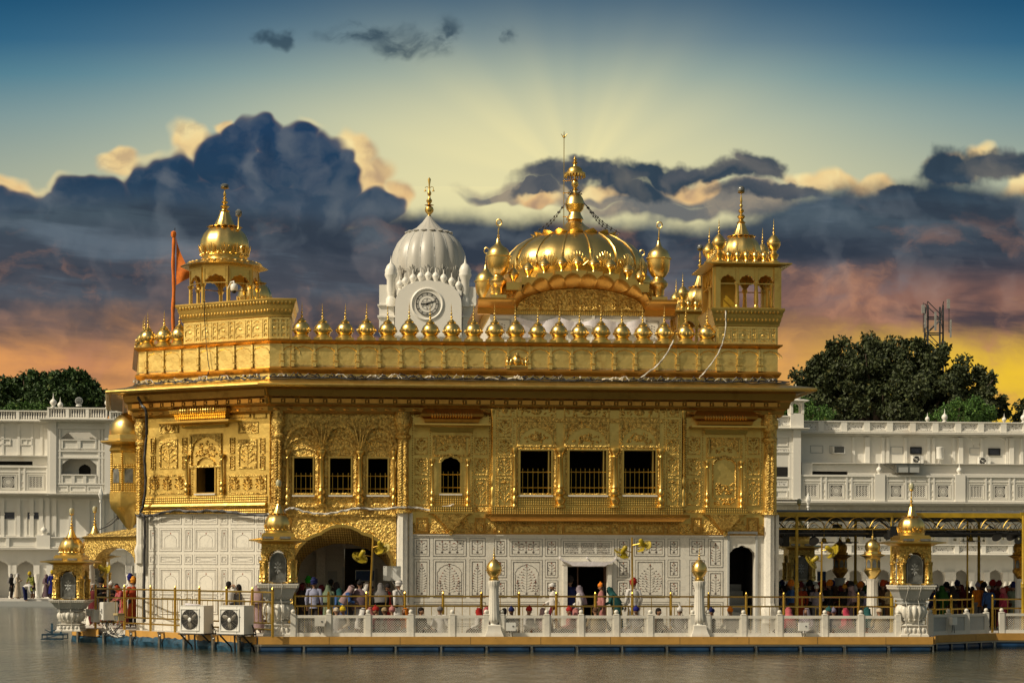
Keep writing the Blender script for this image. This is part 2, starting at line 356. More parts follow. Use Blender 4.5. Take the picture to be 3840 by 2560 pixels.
def gold(name, base, rough, kind, dark=None):
    m_, n, p, co = material(name); base = (*base, 1); dark = (*(dark or (base[0]*.55, base[1]*.42, base[2]*.3)), 1)
    p.inputs['Metallic'].default_value = 1.0
    big = n.noise(co, .9, 4, .6); mid = n.noise(co, 5.0, 3, .6)
    tarn = n.step(n.m('ADD', n.m('MULTIPLY', big, .6), n.m('MULTIPLY', mid, .4)), .50, .70)
    c = n.mix(n.m('MULTIPLY', tarn, .45), base, dark); r = n.m('ADD', rough-.06, n.m('MULTIPLY', mid, .14)); nr = None
    if kind == 'plain':
        nr = n.bump(n.noise(co, 3.0, 3, .5), .5, .02)
    elif kind == 'sheet':
        v = n.vor(co, 1.1, 'SMOOTH_F1'); h = n.m('ADD', n.m('MULTIPLY', v, 1.0), n.m('MULTIPLY', n.noise(co, 2.4, 3, .5), 1.3))
        nr = n.bump(h, .5, .04); nr = n.bump(n.noise(co, 14.0, 3, .6), .3, .012, nr)
        seam = n.step(n.noise(n.vm('MULTIPLY', co, (1, 1, 3)), 2.2, 5, .65), .60, .70)
        c = n.mix(n.m('MULTIPLY', seam, .55), c, dark)
    elif kind == 'relief':
        cc = n.vm('ADD', co, n.vm('MULTIPLY', n.noise(co, 4.0, 2, .5, col=True), (.14, .14, .14)))
        v = n.vor(cc, 12.0, 'SMOOTH_F1'); h2 = n.noise(cc, 14.0, 4, .6, 1.2)
        h = n.m('SUBTRACT', n.m('MULTIPLY', h2, 1.1), n.m('MULTIPLY', v, 1.0))
        nr = n.bump(h, 1.0, .045)
        lo = n.step(v, .38, .66); c = n.mix(n.m('MULTIPLY', lo, .5), c, dark)
    elif kind == 'scale':
        x, y, z = n.sep(co)
        a = n.m('SINE', n.m('MULTIPLY', n.m('ADD', x, z), 40.0)); b = n.m('SINE', n.m('MULTIPLY', n.m('SUBTRACT', x, z), 40.0))
        h = n.m('MULTIPLY', a, b); nr = n.bump(h, .6, .013); nr = n.bump(n.noise(co, 7.0, 2), .4, .02, nr)
        c = n.mix(n.m('MULTIPLY', n.step(h, .15, -.5), .6), c, dark)
    n.put(p.inputs['Base Color'], c); n.put(p.inputs['Roughness'], r)
    if nr is not None: n.put(p.inputs['Normal'], nr)
    return m_
GB = (.80, .47, .085)
G_DOME = gold('gold_dome', (.79, .57, .20), .30, 'plain')
G_SHEET = gold('gold_sheet', (.79, .59, .205), .48, 'sheet')
G_WALL = gold('gold_wall', (.74, .535, .165), .44, 'sheet')
G_REL = gold('gold_relief', (.74, .52, .155), .44, 'relief', (.22, .095, .014))
G_SCL = gold('gold_scale', (.71, .48, .13), .37, 'scale', (.24, .11, .018))
G_TRIM = gold('gold_trim', (.71, .485, .14), .34, 'plain')
G_RAIL = gold('brass_rail', (.52, .34, .07), .32, 'plain')
G_COP_SHADE = gold('copper_shade_gilt', (.56, .29, .065), .36, 'plain', (.20, .08, .015))  # thinner, browner gilding; on the hood its downward-facing shade is in the colour
G_SHADE = gold('shaded_gilt', (.40, .235, .06), .40, 'plain', (.13, .06, .015))  # eave underside only: its shade is put into a darker gilt
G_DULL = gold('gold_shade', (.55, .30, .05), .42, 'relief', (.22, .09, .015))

def marble(name, col, stain=.5, vein=.5, scale=1.0):
    m_, n, p, co = material(name)
    v = n.noise(co, 1.6*scale, 6, .6, 1.6); ve = n.m('SUBTRACT', 1, n.step(n.m('ABSOLUTE', n.m('SUBTRACT', v, .5)), .0, .035))
    c = n.mix(n.m('MULTIPLY', ve, .35*vein), (*col, 1), (col[0]*.55, col[1]*.55, col[2]*.56, 1))
    s_ = n.step(n.noise(n.vm('MULTIPLY', co, (1, 1, .45)), 1.1*scale, 5, .62), .55, .78)
    c = n.mix(n.m('MULTIPLY', s_, .42*stain), c, (col[0]*.66, col[1]*.52, col[2]*.36, 1))
    g = n.noise(co, 9*scale, 4, .6); c = n.mix(.18, c, n.mix(g, (col[0]*.7, col[1]*.7, col[2]*.7, 1), (*col, 1)))
    n.put(p.inputs['Base Color'], c); n.put(p.inputs['Roughness'], n.m('ADD', .28, n.m('MULTIPLY', g, .25)))
    n.put(p.inputs['Normal'], n.bump(g, .25, .01)); return m_
MARB = marble('white_marble', (.70, .67, .595), 1.0, 1.0)
MARB_C = marble('carved_marble', (.66, .63, .56), 1.0, .4, 1.6)
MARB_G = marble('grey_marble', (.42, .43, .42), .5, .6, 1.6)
INLAY = plain('inlay_stone', (.07, .055, .045), .4, var=.5, scale=9)
INLAY_R = plain('inlay_red_stone', (.20, .06, .03), .4, var=.5, scale=9)
LINE = plain('inlay_line', (.27, .25, .22), .5)
DARK = plain('dark_interior', (.012, .011, .010), .9, var=.3)
WPAINT = plain('white_paint_metal', (.72, .71, .67), .4, var=.06, scale=3)
BLACK = plain('black_plastic', (.015, .015, .016), .45, var=.3)
CABLE = plain('cable_black', (.035, .034, .036), .5, var=.5, scale=20)
CABLE_W = plain('cable_white', (.55, .53, .48), .5, var=.3, scale=14)
STEEL = plain('steel', (.35, .34, .32), .38, 1.0, var=.3)
YELB = plain('yellow_board', (.50, .27, .06), .55, var=.10, scale=2.5, bump=.003)
YELP = plain('yellow_paint', (.36, .23, .012), .42, var=.18, scale=3)
BLUEP = plain('blue_pontoon', (.005, .03, .08), .4, var=.5, scale=2.2)
BLUET = plain('blue_tarp', (.010, .050, .090), .5, var=.6, scale=4.0, bump=.02)
GLASSD = plain('dark_glass', (.13, .135, .13), .15, var=.4, scale=5)
LAMPG = plain('lamp_glass', (.42, .40, .26), .25, var=.15)
ORANGE = plain('orange_cloth', (.64, .155, .010), .8, var=.2, scale=3, bump=.01)
BLUES = plain('blue_sign', (.01, .06, .22), .5)
CLOTHW = plain('white_cloth', (.62, .59, .62), .85, var=.12, scale=2, bump=.02)
WOOD = plain('brown_door', (.075, .032, .014), .5, var=.3)
# ================================================================== TEMPLE
X, Z = FR.X, FR.Z
TEM = empty('gold_temple', 'gold plated temple with domes and a white marble base standing in the water', 'temple', (0, 6, 0))
xA = X(1010); xE = X(2912); zM = Z(2003); zS = Z(1548); zT = Z(1425); zP = Z(1285)
A_w = FR.M @ Vector((xA, 0, 0))
CH = -30.0                                    # facing of the chamfered side
LCH = 5.75
FC = Frame(A_w.x, A_w.y, CH)
B_w = FC.M @ Vector((-LCH, 0, 0))
END_DIR = math.radians(101)
Cc = Vector((B_w.x+7.5*math.cos(END_DIR), B_w.y+7.5*math.sin(END_DIR), 0))     # far end of the left wall
FE = Frame(B_w.x, B_w.y, math.degrees(END_DIR)+180)    # end wall: x runs 0 (corner B) to -7.5 going back
D_w = FR.M @ Vector((xE, 0, 0)); Db = FR.M @ Vector((xE, 14.5, 0))
OUT = [(Cc.x, Cc.y), (B_w.x, B_w.y), (A_w.x, A_w.y), (D_w.x, D_w.y), (Db.x, Db.y)]
def grid_wall(mb, x0, x1, z0, z1, holes, y0, y1, mi=0):
    xs = sorted({x0, x1, *[h[0] for h in holes], *[h[1] for h in holes]}); zs = sorted({z0, z1, *[h[2] for h in holes], *[h[3] for h in holes]})
    xs = [x for x in xs if x0-1e-6 <= x <= x1+1e-6]; zs = [z for z in zs if z0-1e-6 <= z <= z1+1e-6]
    for i in range(len(xs)-1):
        k = 0
        while k < len(zs)-1:
            cx = (xs[i]+xs[i+1])/2
            solid = lambda kk: not any(h[0] < cx < h[1] and h[2] < (zs[kk]+zs[kk+1])/2 < h[3] for h in holes)
            if solid(k):
                e = k
                while e+1 < len(zs)-1 and solid(e+1): e += 1
                mb.box(xs[i], xs[i+1], y0, y1, zs[k], zs[e+1], mi); k = e+1
            else: k += 1
def cusp(xc, wd, zs, h, n=7, seg=6, amp=.055, point=.10):
    pts = []
    for i in range(n*seg+1):
        t = i/(n*seg); a = pi*(1-t); c, s_ = math.cos(a), math.sin(a); f = amp*abs(math.sin(n*pi*t))**.7
        p = point*max(0, 1-abs(t-.5)/.09)
        pts.append((xc+(wd/2)*c*(1+f), zs+h*(s_**.9)*(1+f)+h*p))
    return pts
def plant(mb, x0, x1, z0, z1, y, dep=.028, mi=0, seed=0):
    r = random.Random(seed*13+5); xc = (x0+x1)/2; H = z1-z0; W = x1-x0; u = min(W, H*.7)
    mb.tube([(xc, y, z0+.03*H), (xc+.03*W, y-.01, z0+.4*H), (xc-.02*W, y-.01, z0+.8*H)], u*.025, 5, mi)
    for k, (t, sd, L) in enumerate([(.12, 1, .36), (.12, -1, .36), (.3, 1, .4), (.3, -1, .4), (.48, 1, .3), (.48, -1, .3), (.64, 1, .34), (.64, -1, .34)]):
        bx, bz = xc, z0+t*H; ex, ez = xc+sd*L*W, bz+(.10+.1*r.random())*H
        mb.tube([(bx, y, bz), ((bx+ex)/2, y-.01, (bz+ez)/2-.02*H), (ex, y, ez)], u*.02, 4, mi)
        if k < 6: mb.boss((bx+ex*2)/3, (bz+ez*2)/3+.01*H, y, u*.15, u*.06, dep, math.atan2(ez-bz, ex-bx)+.3*sd, mi)
        mb.boss(ex, ez+.03*H, y, u*.10, u*.10, dep*1.3, 0, mi)
    mb.boss(xc, z0+.85*H, y, u*.17, u*.14, dep*1.8, 0, mi)
    for j in range(5):
        a = pi*j/4; mb.boss(xc+math.cos(a)*u*.2, z0+.85*H+math.sin(a)*u*.17, y, u*.1, u*.055, dep, a, mi)
def panel(mb, R, y, wd=.042, mi=0, pl=None, seed=0, dep=.04):
    x0, x1, z0, z1 = R; mb.frame(x0, x1, z0, z1, wd, y-dep, y, mi)
    if pl: plant(mb, x0+wd*1.3, x1-wd*1.3, z0+wd, z1-wd, y, .034, mi, seed)
def column(mb, x, y, z0, z1, r, mi=0, n=12, half=False):
    """little baluster column: pot base, fluted shaft, spreading capital"""
    H = z1-z0; pr = [(1.7, 0), (1.7, .03), (1.2, .05), (1.6, .09), (1.75, .13), (1.2, .17), (.75, .19), (1.45, .22), (1.6, .26), (1.1, .30), (.85, .32), (1.25, .34), (1.05, .37), (1.0, .40), (.82, .84), (1.1, .86), (.85, .88), (1.2, .91), (1.75, .95), (1.75, .965), (1.9, .97), (1.9, 1)]
    mb.lathe([(r*a, H*b) for a, b in pr], (x, y, z0), n, mi)
FINP = [(1, 0), (.6, .05), (.4, .10), (.65, .15), (.85, .19), (.65, .24), (.25, .27), (.25, .30), (.5, .34), (.62, .38), (.5, .42), (.2, .45), (.18, .49), (.36, .53), (.36, .56), (.16, .60), (.2, .66), (.28, .70), (.1, .86), (0, 1)]
def fin(mb, c, H, r, mi=0, n=10): mb.lathe([(a*r, b*H) for a, b in FINP], c, n, mi)
def onion(R, n=1.0): return [(R*a, R*b) for a, b in [(.80, 0), (.82, .08), (.82, .18), (.71, .24), (.74, .28), (.88, .42), (.97, .62), (1, .86), (.95, 1.12), (.83, 1.36), (.64, 1.56), (.46, 1.68), (.44, 1.70)]]

# ---------------------------------------------------------------- marble base
def rowrect(pxs, pys, y=0, F=FR): return F.R(pxs[0], pys[0], pxs[1], pys[1], y)
def inlay(parent, R, F, kind='flower', seed=0, y=0.0, name='marble_panel'):
    x0, x1, z0, z1 = R; mb = MB(F.M); w_ = .045
    mb.frame(x0, x1, z0, z1, .05, y-.013, y, 0); mb.frame(x0+.065, x1-.065, z0+.065, z1-.065, .012, y-.006, y, 1)
    mb.frame(x0-.02, x1+.02, z0-.02, z1+.02, .012, y-.006, y, 1)
    a, b, c, e = x0+.09, x1-.09, z0+.09, z1-.09; W, H = b-a, e-c; r = random.Random(seed)
    if kind == 'flower':
        big = W > .8 and H > .8; pots = [(a+W*.5, .50)] if W < H*1.5 else [(a+W*.22, .2), (a+W*.5, .26), (a+W*.78, .2)]
        if big:
            pts = cusp((a+b)/2, W*.9, c+H*.60, H*.32, 7, 3); mb.tube([(a+W*.05, y, c)]+[(p[0], y-.002, p[1]) for p in pts]+[(b-W*.05, y, c)], .008, 4, 1)
            pots = [(a+W*.5, .36), (a+W*.14, .10), (a+W*.86, .10)]
        for (xc, sp) in pots:
            hh = H*(.94 if sp > .15 else .42); sp *= W
            mb.tube([(xc, y, c), (xc+.01, y, c+hh)], .007, 4, 1)
            mb.boss(xc, c+.03, y, .05, .03, .004, 0, 1); nn = max(4, int(hh/.085))
            for k in range(1, nn):
                t = k/nn; zz = c+hh*t; wd = sp*(math.sin(pi*min(1, t*1.05+.08))**.7)
                for sg in (-1, 1):
                    m_ = max(1, int(wd/.12))
                    for q in range(m_):
                        ex = xc+sg*wd*(q+1)/m_+r.uniform(-.012, .012); ez = zz+.03+.02*r.random()
                        mb.boss(ex, ez, y, .024, .024, .004, 0, 2 if r.random() < .35 else 1, 6)
                        mb.boss(ex-sg*.045, ez-.02, y, .026, .009, .003, sg*.6, 1, 5)
                    mb.tube([(xc, y, zz-.02), (xc+sg*wd*.6, y, zz+.02), (xc+sg*wd, y, zz+.03)], .003, 4, 1)
            mb.boss(xc, c+hh, y, .03, .03, .005, 0, 2, 6)
    elif kind == 'text':
        for row in range(5):
            zz = c+H*(.88-row*.19)
            for g in range(3):
                xs = a+W*(.02+g*.335); xe = xs+W*.29; mb.box(xs, xe, y-.003, y, zz, zz+.010, 1); q = xs+.01
                while q < xe-.02:
                    hgt = r.uniform(.03, .055); mb.box(q, q+r.uniform(.006, .012), y-.003, y, zz-hgt, zz, 1)
                    if r.random() < .6: mb.boss(q+.018, zz-hgt*.7, y, .013, .016, .003, 0, 1, 5)
                    q += r.uniform(.03, .05)
    elif kind == 'niche':
        q = W*.44; pts = cusp((a+b)/2, q*1.5, c+H*.45, H*.30, 7, 4)
        mb.tube([((a+b)/2-q*.75, y, c+H*.08)]+[(p[0], y-.002, p[1]) for p in pts]+[((a+b)/2+q*.75, y, c+H*.08)], .007, 4, 1)
        mb.frame(a+.02, b-.02, c+.02, e-.02, .010, y-.005, y, 1); mb.boss((a+b)/2, c+H*.86, y, .03, .03, .004, 0, 2)
    elif kind == 'oval':
        t = [(a+W*(.5+.46*math.cos(k*pi/12)*(1+.08*math.cos(4*k*pi/12))), c+H*(.5+.40*math.sin(k*pi/12))) for k in range(25)]
        mb.tube([(p[0], y-.002, p[1]) for p in t], .006, 4, 1)
    return mb.build(name, [MARB, LINE if kind in ('niche', 'oval') else INLAY, INLAY_R], parent)
doorR = FR.R(2128, 2124, 2275, 2390); doorR = (doorR[0], doorR[1], 0, doorR[3])
stx0, stx1, _, stz = FR.R(2734, 2031, 2832, 2390)
mb = MB(FR.M)
grid_wall(mb, X(1540), xE-.12, 0, zM, [doorR, (stx0, stx1, 0, stz)], 0, .5)
# cusped head of the stair door
pts = cusp((stx0+stx1)/2, stx1-stx0, Z(2088), Z(2046)-Z(2088), 5, 5)
mb.strip([(max(stx0, min(stx1, p[0])), min(p[1], stz)) for p in pts], [(max(stx0, min(stx1, p[0])), stz+.002) for p in pts], .01, .4)
mb.box(X(1540), X(2862), -.04, 0, 0, .12); mb.box(X(1540), X(2862), -.05, 0, zM-.05, zM)
mb.build('marble_wall', MARB, TEM)
flat = [((1554, 1609), (2018, 2083)), ((1626, 1747), (2018, 2083)), ((1763, 1818), (2018, 2083)), ((1554, 1609), (2098, 2238)), ((1626, 1745), (2098, 2238)), ((1763, 1818), (2098, 2238)),
        ((1856, 1899), (2021, 2083)), ((1913, 2032), (2021, 2083)), ((2046, 2091), (2021, 2083)), ((2316, 2359), (2021, 2083)), ((2380, 2491), (2021, 2083)), ((2506, 2548), (2021, 2083)),
        ((1856, 1899), (2099, 2163)), ((2046, 2091), (2099, 2163)), ((2316, 2359), (2099, 2163)), ((2506, 2548), (2099, 2163)), ((1856, 1899), (2177, 2238)), ((2046, 2091), (2177, 2238)), ((2316, 2359), (2177, 2238)), ((2506, 2548), (2177, 2238)),
        ((1918, 2032), (2100, 2238)), ((2385, 2491), (2100, 2238)), ((2587, 2640), (2021, 2080)), ((2587, 2640), (2101, 2238)), ((2657, 2710), (2022, 2125)), ((2657, 2710), (2142, 2238))]
for i, (a, b) in enumerate(flat): inlay(TEM, rowrect(a, b), FR, 'flower', i)
inlay(TEM, rowrect((2105, 2302), (2021, 2083)), FR, 'text', 99, name='inscription_panel')
for i, (a, b) in enumerate([((1554, 1818), (2258, 2345)), ((1856, 2095), (2258, 2345)), ((2310, 2548), (2258, 2345)), ((2587, 2710), (2258, 2345))]): inlay(TEM, rowrect(a, b), FR, 'plain', i)
# doors
mb = MB(FR.M); dx0, dx1, _, dz1 = doorR
for s_ in (0, 1):
    xx = dx0-.16 if s_ == 0 else dx1+.02
    mb.box(xx, xx+.14, -.12, .1, 0, dz1+.06)
mb.box(dx0-.2, dx1+.2, -.14, .1, dz1+.06, dz1+.2); dr = mb.build('doorway', MARB, TEM)
mb = MB(FR.M); mb.box(dx0+.35, dx0+.39, .2, .26, 0, dz1); mb.box(dx1-.06, dx1, .12, .5, 0, dz1); mb.build('door_leaf', WOOD, dr)
mb = MB(FR.M); xs = [X(p) for p in (2103, 2125, 2145, 2205, 2265, 2290, 2305)]; zt = [Z(p) for p in (2093, 2103, 2106, 2103, 2106, 2103, 2093)]; zb = [Z(p) for p in (2100, 2108, 2120, 2121, 2120, 2108, 2099)]
mb.strip(list(zip(xs, zb)), list(zip(xs, zt)), -.26, -.18)
for p in (2100, 2202, 2308): mb.tube([(X(p), -.2, Z(2092)), (X(p), 0, Z(2090))], .03, 6)
mb.build('rolled_curtain', CLOTHW, dr)
mb = MB(FR.M)
for (a, b, c, e) in ((dx0-.4, dx1+.4, 3.0, dz1+.1), (stx0-.1, stx1+.1, 2.6, stz+.4)):
    mb = MB(FR.M); mb.box(a, b, c, c+.05, 0, e); mb.box(a-.05, a, .5, c, 0, e); mb.box(b, b+.05, .5, c, 0, e); mb.box(a, b, .5, c, e, e+.05); mb.build('dark_room', DARK, TEM)
mb = MB(FR.M)
for k in range(7): mb.box(stx0+.03, stx1-.03, .55+k*.3, .86+k*.3, 0, .22+k*.24)
for s_ in (stx0-.075, stx1+.005): mb.box(s_, s_+.07, -.06, .0, 0, stz+.28)
mb.box(stx0-.07, stx1+.07, -.06, 0, stz+.28, stz+.36)
mb.build('stair', MARB_G, TEM)

# ---------------------------------------------------------------- gold upper walls
def wn(a, b, F=FR, y=0): return F.R(a[0], b[0], a[1], b[1], y)
WINA = [wn((1102, 1173), (1716, 1855)), wn((1237, 1316), (1717, 1855)), wn((1380, 1454), (1718, 1855))]
WINB = wn((1654, 1726), (1711, 1850))
YC = -.24                                        # bay C stands forward
WINC = [FR.R(1951, 1689, 2067, 1855, YC), FR.R(2135, 1689, 2273, 1855, YC), FR.R(2339, 1689, 2458, 1855, YC)]
zAB = Z(1931)
mb = MB(FR.M)
grid_wall(mb, xA, X(1512), zAB, zT, WINA, 0, .45, 0)
grid_wall(mb, X(1512), xE, zM, zT, [WINB]+WINC, 0, .45, 1)
mb.build('gold_wall', [G_REL, G_WALL], TEM)
# bay C stands forward of the wall
c0, c1 = X(1848, YC), X(2556, YC)
mb = MB(FR.M); grid_wall(mb, c0, c1, Z(1928), zS+.1, WINC, YC, -.003, 0); mb.build('window_bay', G_WALL, TEM)
mb = MB(FR.M); mb.box(X(1538), xE-.02, -.014, -.001, zM, Z(1960)); mb.box(X(1538), c0-.02, -.012, -.001, Z(1912), Z(1900)); mb.build('frieze', G_REL, TEM)
# arch of the porch
OUTA = [(1098, 2135), (1106, 2090), (1125, 2055), (1155, 2025), (1185, 2010), (1202, 2006), (1222, 1992), (1250, 1979), (1280, 1976), (1312, 1980), (1340, 1992), (1357, 2004), (1385, 2012), (1415, 2030), (1445, 2062), (1462, 2095), (1470, 2135)]
INA = [(1112, 2160), (1126, 2112), (1148, 2083), (1172, 2066), (1196, 2054), (1216, 2047), (1236, 2041), (1256, 2037), (1276, 2036), (1300, 2037), (1324, 2040), (1350, 2047), (1378, 2057), (1408, 2074), (1438, 2100), (1458, 2130), (1467, 2165)]
oa = [FR.hit(*p) for p in OUTA]; ia = [FR.hit(*p) for p in INA]
mb = MB(FR.M); x0, x1 = X(1024), X(1486)
lo = [(x0, oa[0][1]), (oa[0][0]-.001, oa[0][1])]+oa+[(oa[-1][0]+.001, oa[-1][1]), (x1, oa[-1][1])]
mb.strip(lo, [(p[0], zAB-.002) for p in lo], 0, .3, 0)
mb.box(x0, oa[0][0], 0, .3, 0, oa[0][1]-.002, 0); 
# rim following the lobes
rim_o = [(p[0]+(p[0]-X(1285))*.035, p[1]+.10) for p in oa]
mb.strip(oa, rim_o, -.07, 0, 1)
n_ = len(oa); mb.add([(p[0], -.07, p[1]) for p in oa]+[(p[0], .75, p[1]) for p in ia], [(i, i+1, n_+i+1, n_+i) for i in range(n_-1)], 2)
mb.strip(ia, [(p[0], ia[8][1]+.35) for p in ia], .75, 1.0, 1)
mb.build('porch_arch', [G_REL, G_TRIM, G_SCL], TEM)
# the porch behind the arch
mb = MB(FR.M); xl, xr = xA-1.2, X(1487)
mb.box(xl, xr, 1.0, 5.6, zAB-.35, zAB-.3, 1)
yb = 5.0; q = lambda px: X(px, yb); zz = lambda py: FR.hit(1300, py, yb)[1]
mb.box(xl, q(1292), yb, yb+.3, 0, zAB-.36, 0); mb.box(q(1400), xr+.3, yb, yb+.3, 0, zAB-.36, 0); mb.box(q(1292), q(1400), yb, yb+.3, zz(2055), zAB-.36, 0)
mb.box(xr, xr+.1, .5, yb, 0, zAB-.36, 0)
mb.box(q(1225), q(1288), yb-.05, yb, zz(2100), zz(2078), 0); mb.box(q(1205), q(1290), yb-.10, yb, zz(2106), zz(2102), 0)
mb.box(q(1230), q(1265), yb-.03, yb, zz(2190), zz(2140), 2); mb.box(q(1285), q(1292), yb-.03, yb, 0, zz(2125), 2); mb.box(q(1408), q(1416), yb-.03, yb, zz(2200), zz(2130), 2)
mb.box(q(1187), q(1222), yb-.6, yb-.05, 0, zAB-.36, 0)
mb.box(q(1292), q(1400), yb+2.2, yb+2.3, 0, zAB, 3)
for k in range(6): mb.box(q(1292), q(1400), yb+.5+k*.28, yb+.8+k*.28, 0, .2+k*.2, 2)
mb.build('porch_room', [MARB, G_DULL, MARB_G, DARK], TEM)
# interior behind the windows (closed, unlit)
mb = MB(FR.M); mb.box(X(1030), xE-.3, 3.2, 3.25, zM+.02, zT-.1); mb.box(X(1030), xE-.3, .46, 3.2, zAB-.02, zAB+.05); mb.box(X(1540), xE-.3, .46, 3.2, zM, zM+.05); mb.box(X(1030), X(1035), .46, 3.2, zM, zT); mb.box(X(1030), xE-.3, .46, 3.2, zT-.15, zT-.1)
mb.build('dark_room', DARK, TEM)
# windows: frame, sill, railing
def window(R, y, F=FR, rail=True, name='window', nb=5, round_=False):
    x0, x1, z0, z1 = R; H = z1-z0
    mb = MB(F.M); w_ = .05; mb.frame(x0-w_, x1+w_, z0-w_*.4, z1+w_, w_, y-.04, y+.06); 
    if round_:
        pts = cusp((x0+x1)/2, x1-x0, z0+H*.74, H*.22, 5, 4); mb.strip([(min(max(p[0], x0), x1), p[1]) for p in pts], [(min(max(p[0], x0), x1), z1+.005) for p in pts], y+.005, y+.12)
    o = mb.build(name, G_TRIM, TEM)
    mb = MB(F.M); mb.box(x0-.06, x1+.06, y-.10, y+.3, z0-.055, z0-.005); mb.build('sill', MARB, o)
    if rail:
        mb = MB(F.M)
        for t in (.17, .52): mb.tube([(x0, y+.10, z0+H*t), (x1, y+.10, z0+H*t)], .016, 5)
        for k in range(nb):
            xx = x0+(x1-x0)*(k+.5)/nb; mb.tube([(xx, y+.10, z0+.0), (xx, y+.10, z0+H*.57)], .011, 5); mb.blob((xx, y+.10, z0+H*.585), .02, .02, .025, 6, 4)
        mb.build('window_rail', G_RAIL, o)
    return o
for r in WINA: window(r, 0, nb=4)
window(WINB, 0, nb=4, round_=True)
for r, n_ in zip(WINC, (6, 8, 7)):
    o = window(r, YC, nb=n_)
    mb = MB(FR.M); mb.box(r[1]-.10, r[1]-.06, YC+.05, YC+.4, r[2], r[3]); mb.build('shutter', G_TRIM, o)
# relief panels, arches and bands of the front
mb = MB(FR.M)
for R, h0 in zip(WINA, (1600, 1597, 1600)):
    xc = (R[0]+R[1])/2; wd = 1.24
    a = cusp(xc, wd*.93, Z(1690), Z(1608)-Z(1690), 1, 18, .0, .0); b = [(xc+(p[0]-xc)*1.13, Z(1690)+(p[1]-Z(1690))*1.13) for p in a]
    mb.strip(a, b, -.09, 0, 0)
    a = cusp(xc, wd*.80, Z(1690), Z(1652)-Z(1690), 7, 4); b = [(xc+(p[0]-xc)*1.09, Z(1690)+(p[1]-Z(1690))*1.16) for p in a]; mb.strip(a, b, -.06, 0, 0)
    a = cusp(xc, wd*.62, Z(1706), Z(1688)-Z(1706), 3, 6, .12, .0); b = [(xc+(p[0]-xc)*1.06, Z(1706)+(p[1]-Z(1706))*1.25) for p in a]; mb.strip(a, b, -.035, 0, 0)
    rr = random.Random(int(xc*100))
    for k in range(26):
        t = rr.uniform(.12, .88)*pi; q = rr.uniform(.50, .98); mb.boss(xc+math.cos(t)*wd*.47*q, Z(1690)+math.sin(t)*(Z(1600)-Z(1690))*q, 0, .05, .03, .035, rr.uniform(0, 3))
for px in (1205, 1349):
    x = X(px)
    for k in range(5):
        a = (k-2)*.26; mb.tube([(x+.02*(k-2), -.05, Z(1690)), (x+math.sin(a)*.42, -.11, Z(1690)+.45), (x+math.sin(a)*.95, -.06, Z(1690)+.98)], [.03, .035, .015], 5)
mb.box(X(1068), X(1486), -.09, 0, Z(1530), Z(1518)); mb.box(X(1068), X(1486), -.06, 0, Z(1538), Z(1532))
for R in WINA: mb.frame(R[0]-.18, R[1]+.18, R[2]-.02, R[3]+.08, .09, -.03, 0)
mb.box(X(1024), X(1486), -.05, 0, Z(1904), Z(1896)); mb.box(X(1024), X(1486), -.05, 0, Z(1938), Z(1930))
mb.build('window_arcade', G_REL, TEM)
def wcol(F, *a): m_ = MB(F.M); column(m_, *a); m_.build('wall_column', G_TRIM, TEM)
for px, r in ((1078, .055), (1205, .085), (1349, .085), (1476, .055)): wcol(FR, X(px), -.08, Z(1897), Z(1694), r)
for px in (1620, 1754, 2650, 2778): wcol(FR, X(px), -.12, Z(1899), Z(1722), .052)
for px, r in ((1929, .055), (2100, .105), (2304, .105), (2477, .075)): wcol(FR, X(px, YC), YC-.09, Z(1901), Z(1680), r)
for px in (1846, 2560):
    mb = MB(FR.M); column(mb, X(px), -.16, Z(1895), Z(1535), .055); zz = Z(1700)
    for k in range(34): mb.lathe([(.05, 0), (.075, .03), (.05, .06)], (X(px), -.16, Z(1800)+.065*k), 8, 0)
    mb.build('wall_column', G_TRIM, TEM)
# bands of bay C
mb = MB(FR.M)
mb.box(c0-.05, c1+.05, YC-.10, .0, Z(1925), Z(1901), 1)
pr = [(0, Z(1955)), (.06, Z(1953)), (.10, Z(1946)), (.24, Z(1938)), (.26, Z(1928)), (.1, Z(1926)), (0, Z(1925))]
mb.sweep([(o, z) for o, z in pr], [(c0, 0), (c0, YC+.0), (c1, YC), (c1, 0)], 0)
for R in WINC: mb.box(R[0]-.12, R[1]+.12, YC-.03, YC, Z(1893), Z(1862), 1)
mb.box(X(1620)+.1, X(1754)-.1, -.05, 0, Z(1892), Z(1858), 1)
for a, b in ((1858, 1897), (1918, 2030), (2050, 2088), (2112, 2292), (2320, 2356), (2378, 2490), (2506, 2546)):
    R = FR.R(a, 1966, b, 2000); mb.frame(*R, .04, -.05, 0, 0); mb.box(R[0]+.06, R[1]-.06, -.03, 0, R[2]+.05, R[3]-.05, 2)
for a, b in ((1559, 1606), (1780, 1820), (2592, 2632), (2800, 2845)):
    R = FR.R(a, 1940, b, 1996); mb.frame(*R, .05, -.05, 0, 0); mb.box(R[0]+.07, R[1]-.07, -.03, 0, R[2]+.06, R[3]-.06, 2)
for a, b in ((1620, 1680), (1694, 1756), (2640, 2708), (2720, 2790)): mb.box(X(a), X(b), -.03, 0, Z(1992), Z(1944), 2)
mb.box(X(1538), X(2862), -.06, 0, Z(2003), Z(1999), 0); mb.box(X(1540), c0-.08, -.04, 0, Z(1918), Z(1908), 2); mb.box(c1+.12, X(2862), -.04, 0, Z(1918), Z(1908), 2)
rr = random.Random(3); 
for k in range(70): mb.boss(X(1860+k*9.9), Z(1959), 0, .03, .03, .03)
mb.build('carved_band', [G_COP_SHADE, G_SCL, G_REL], TEM)
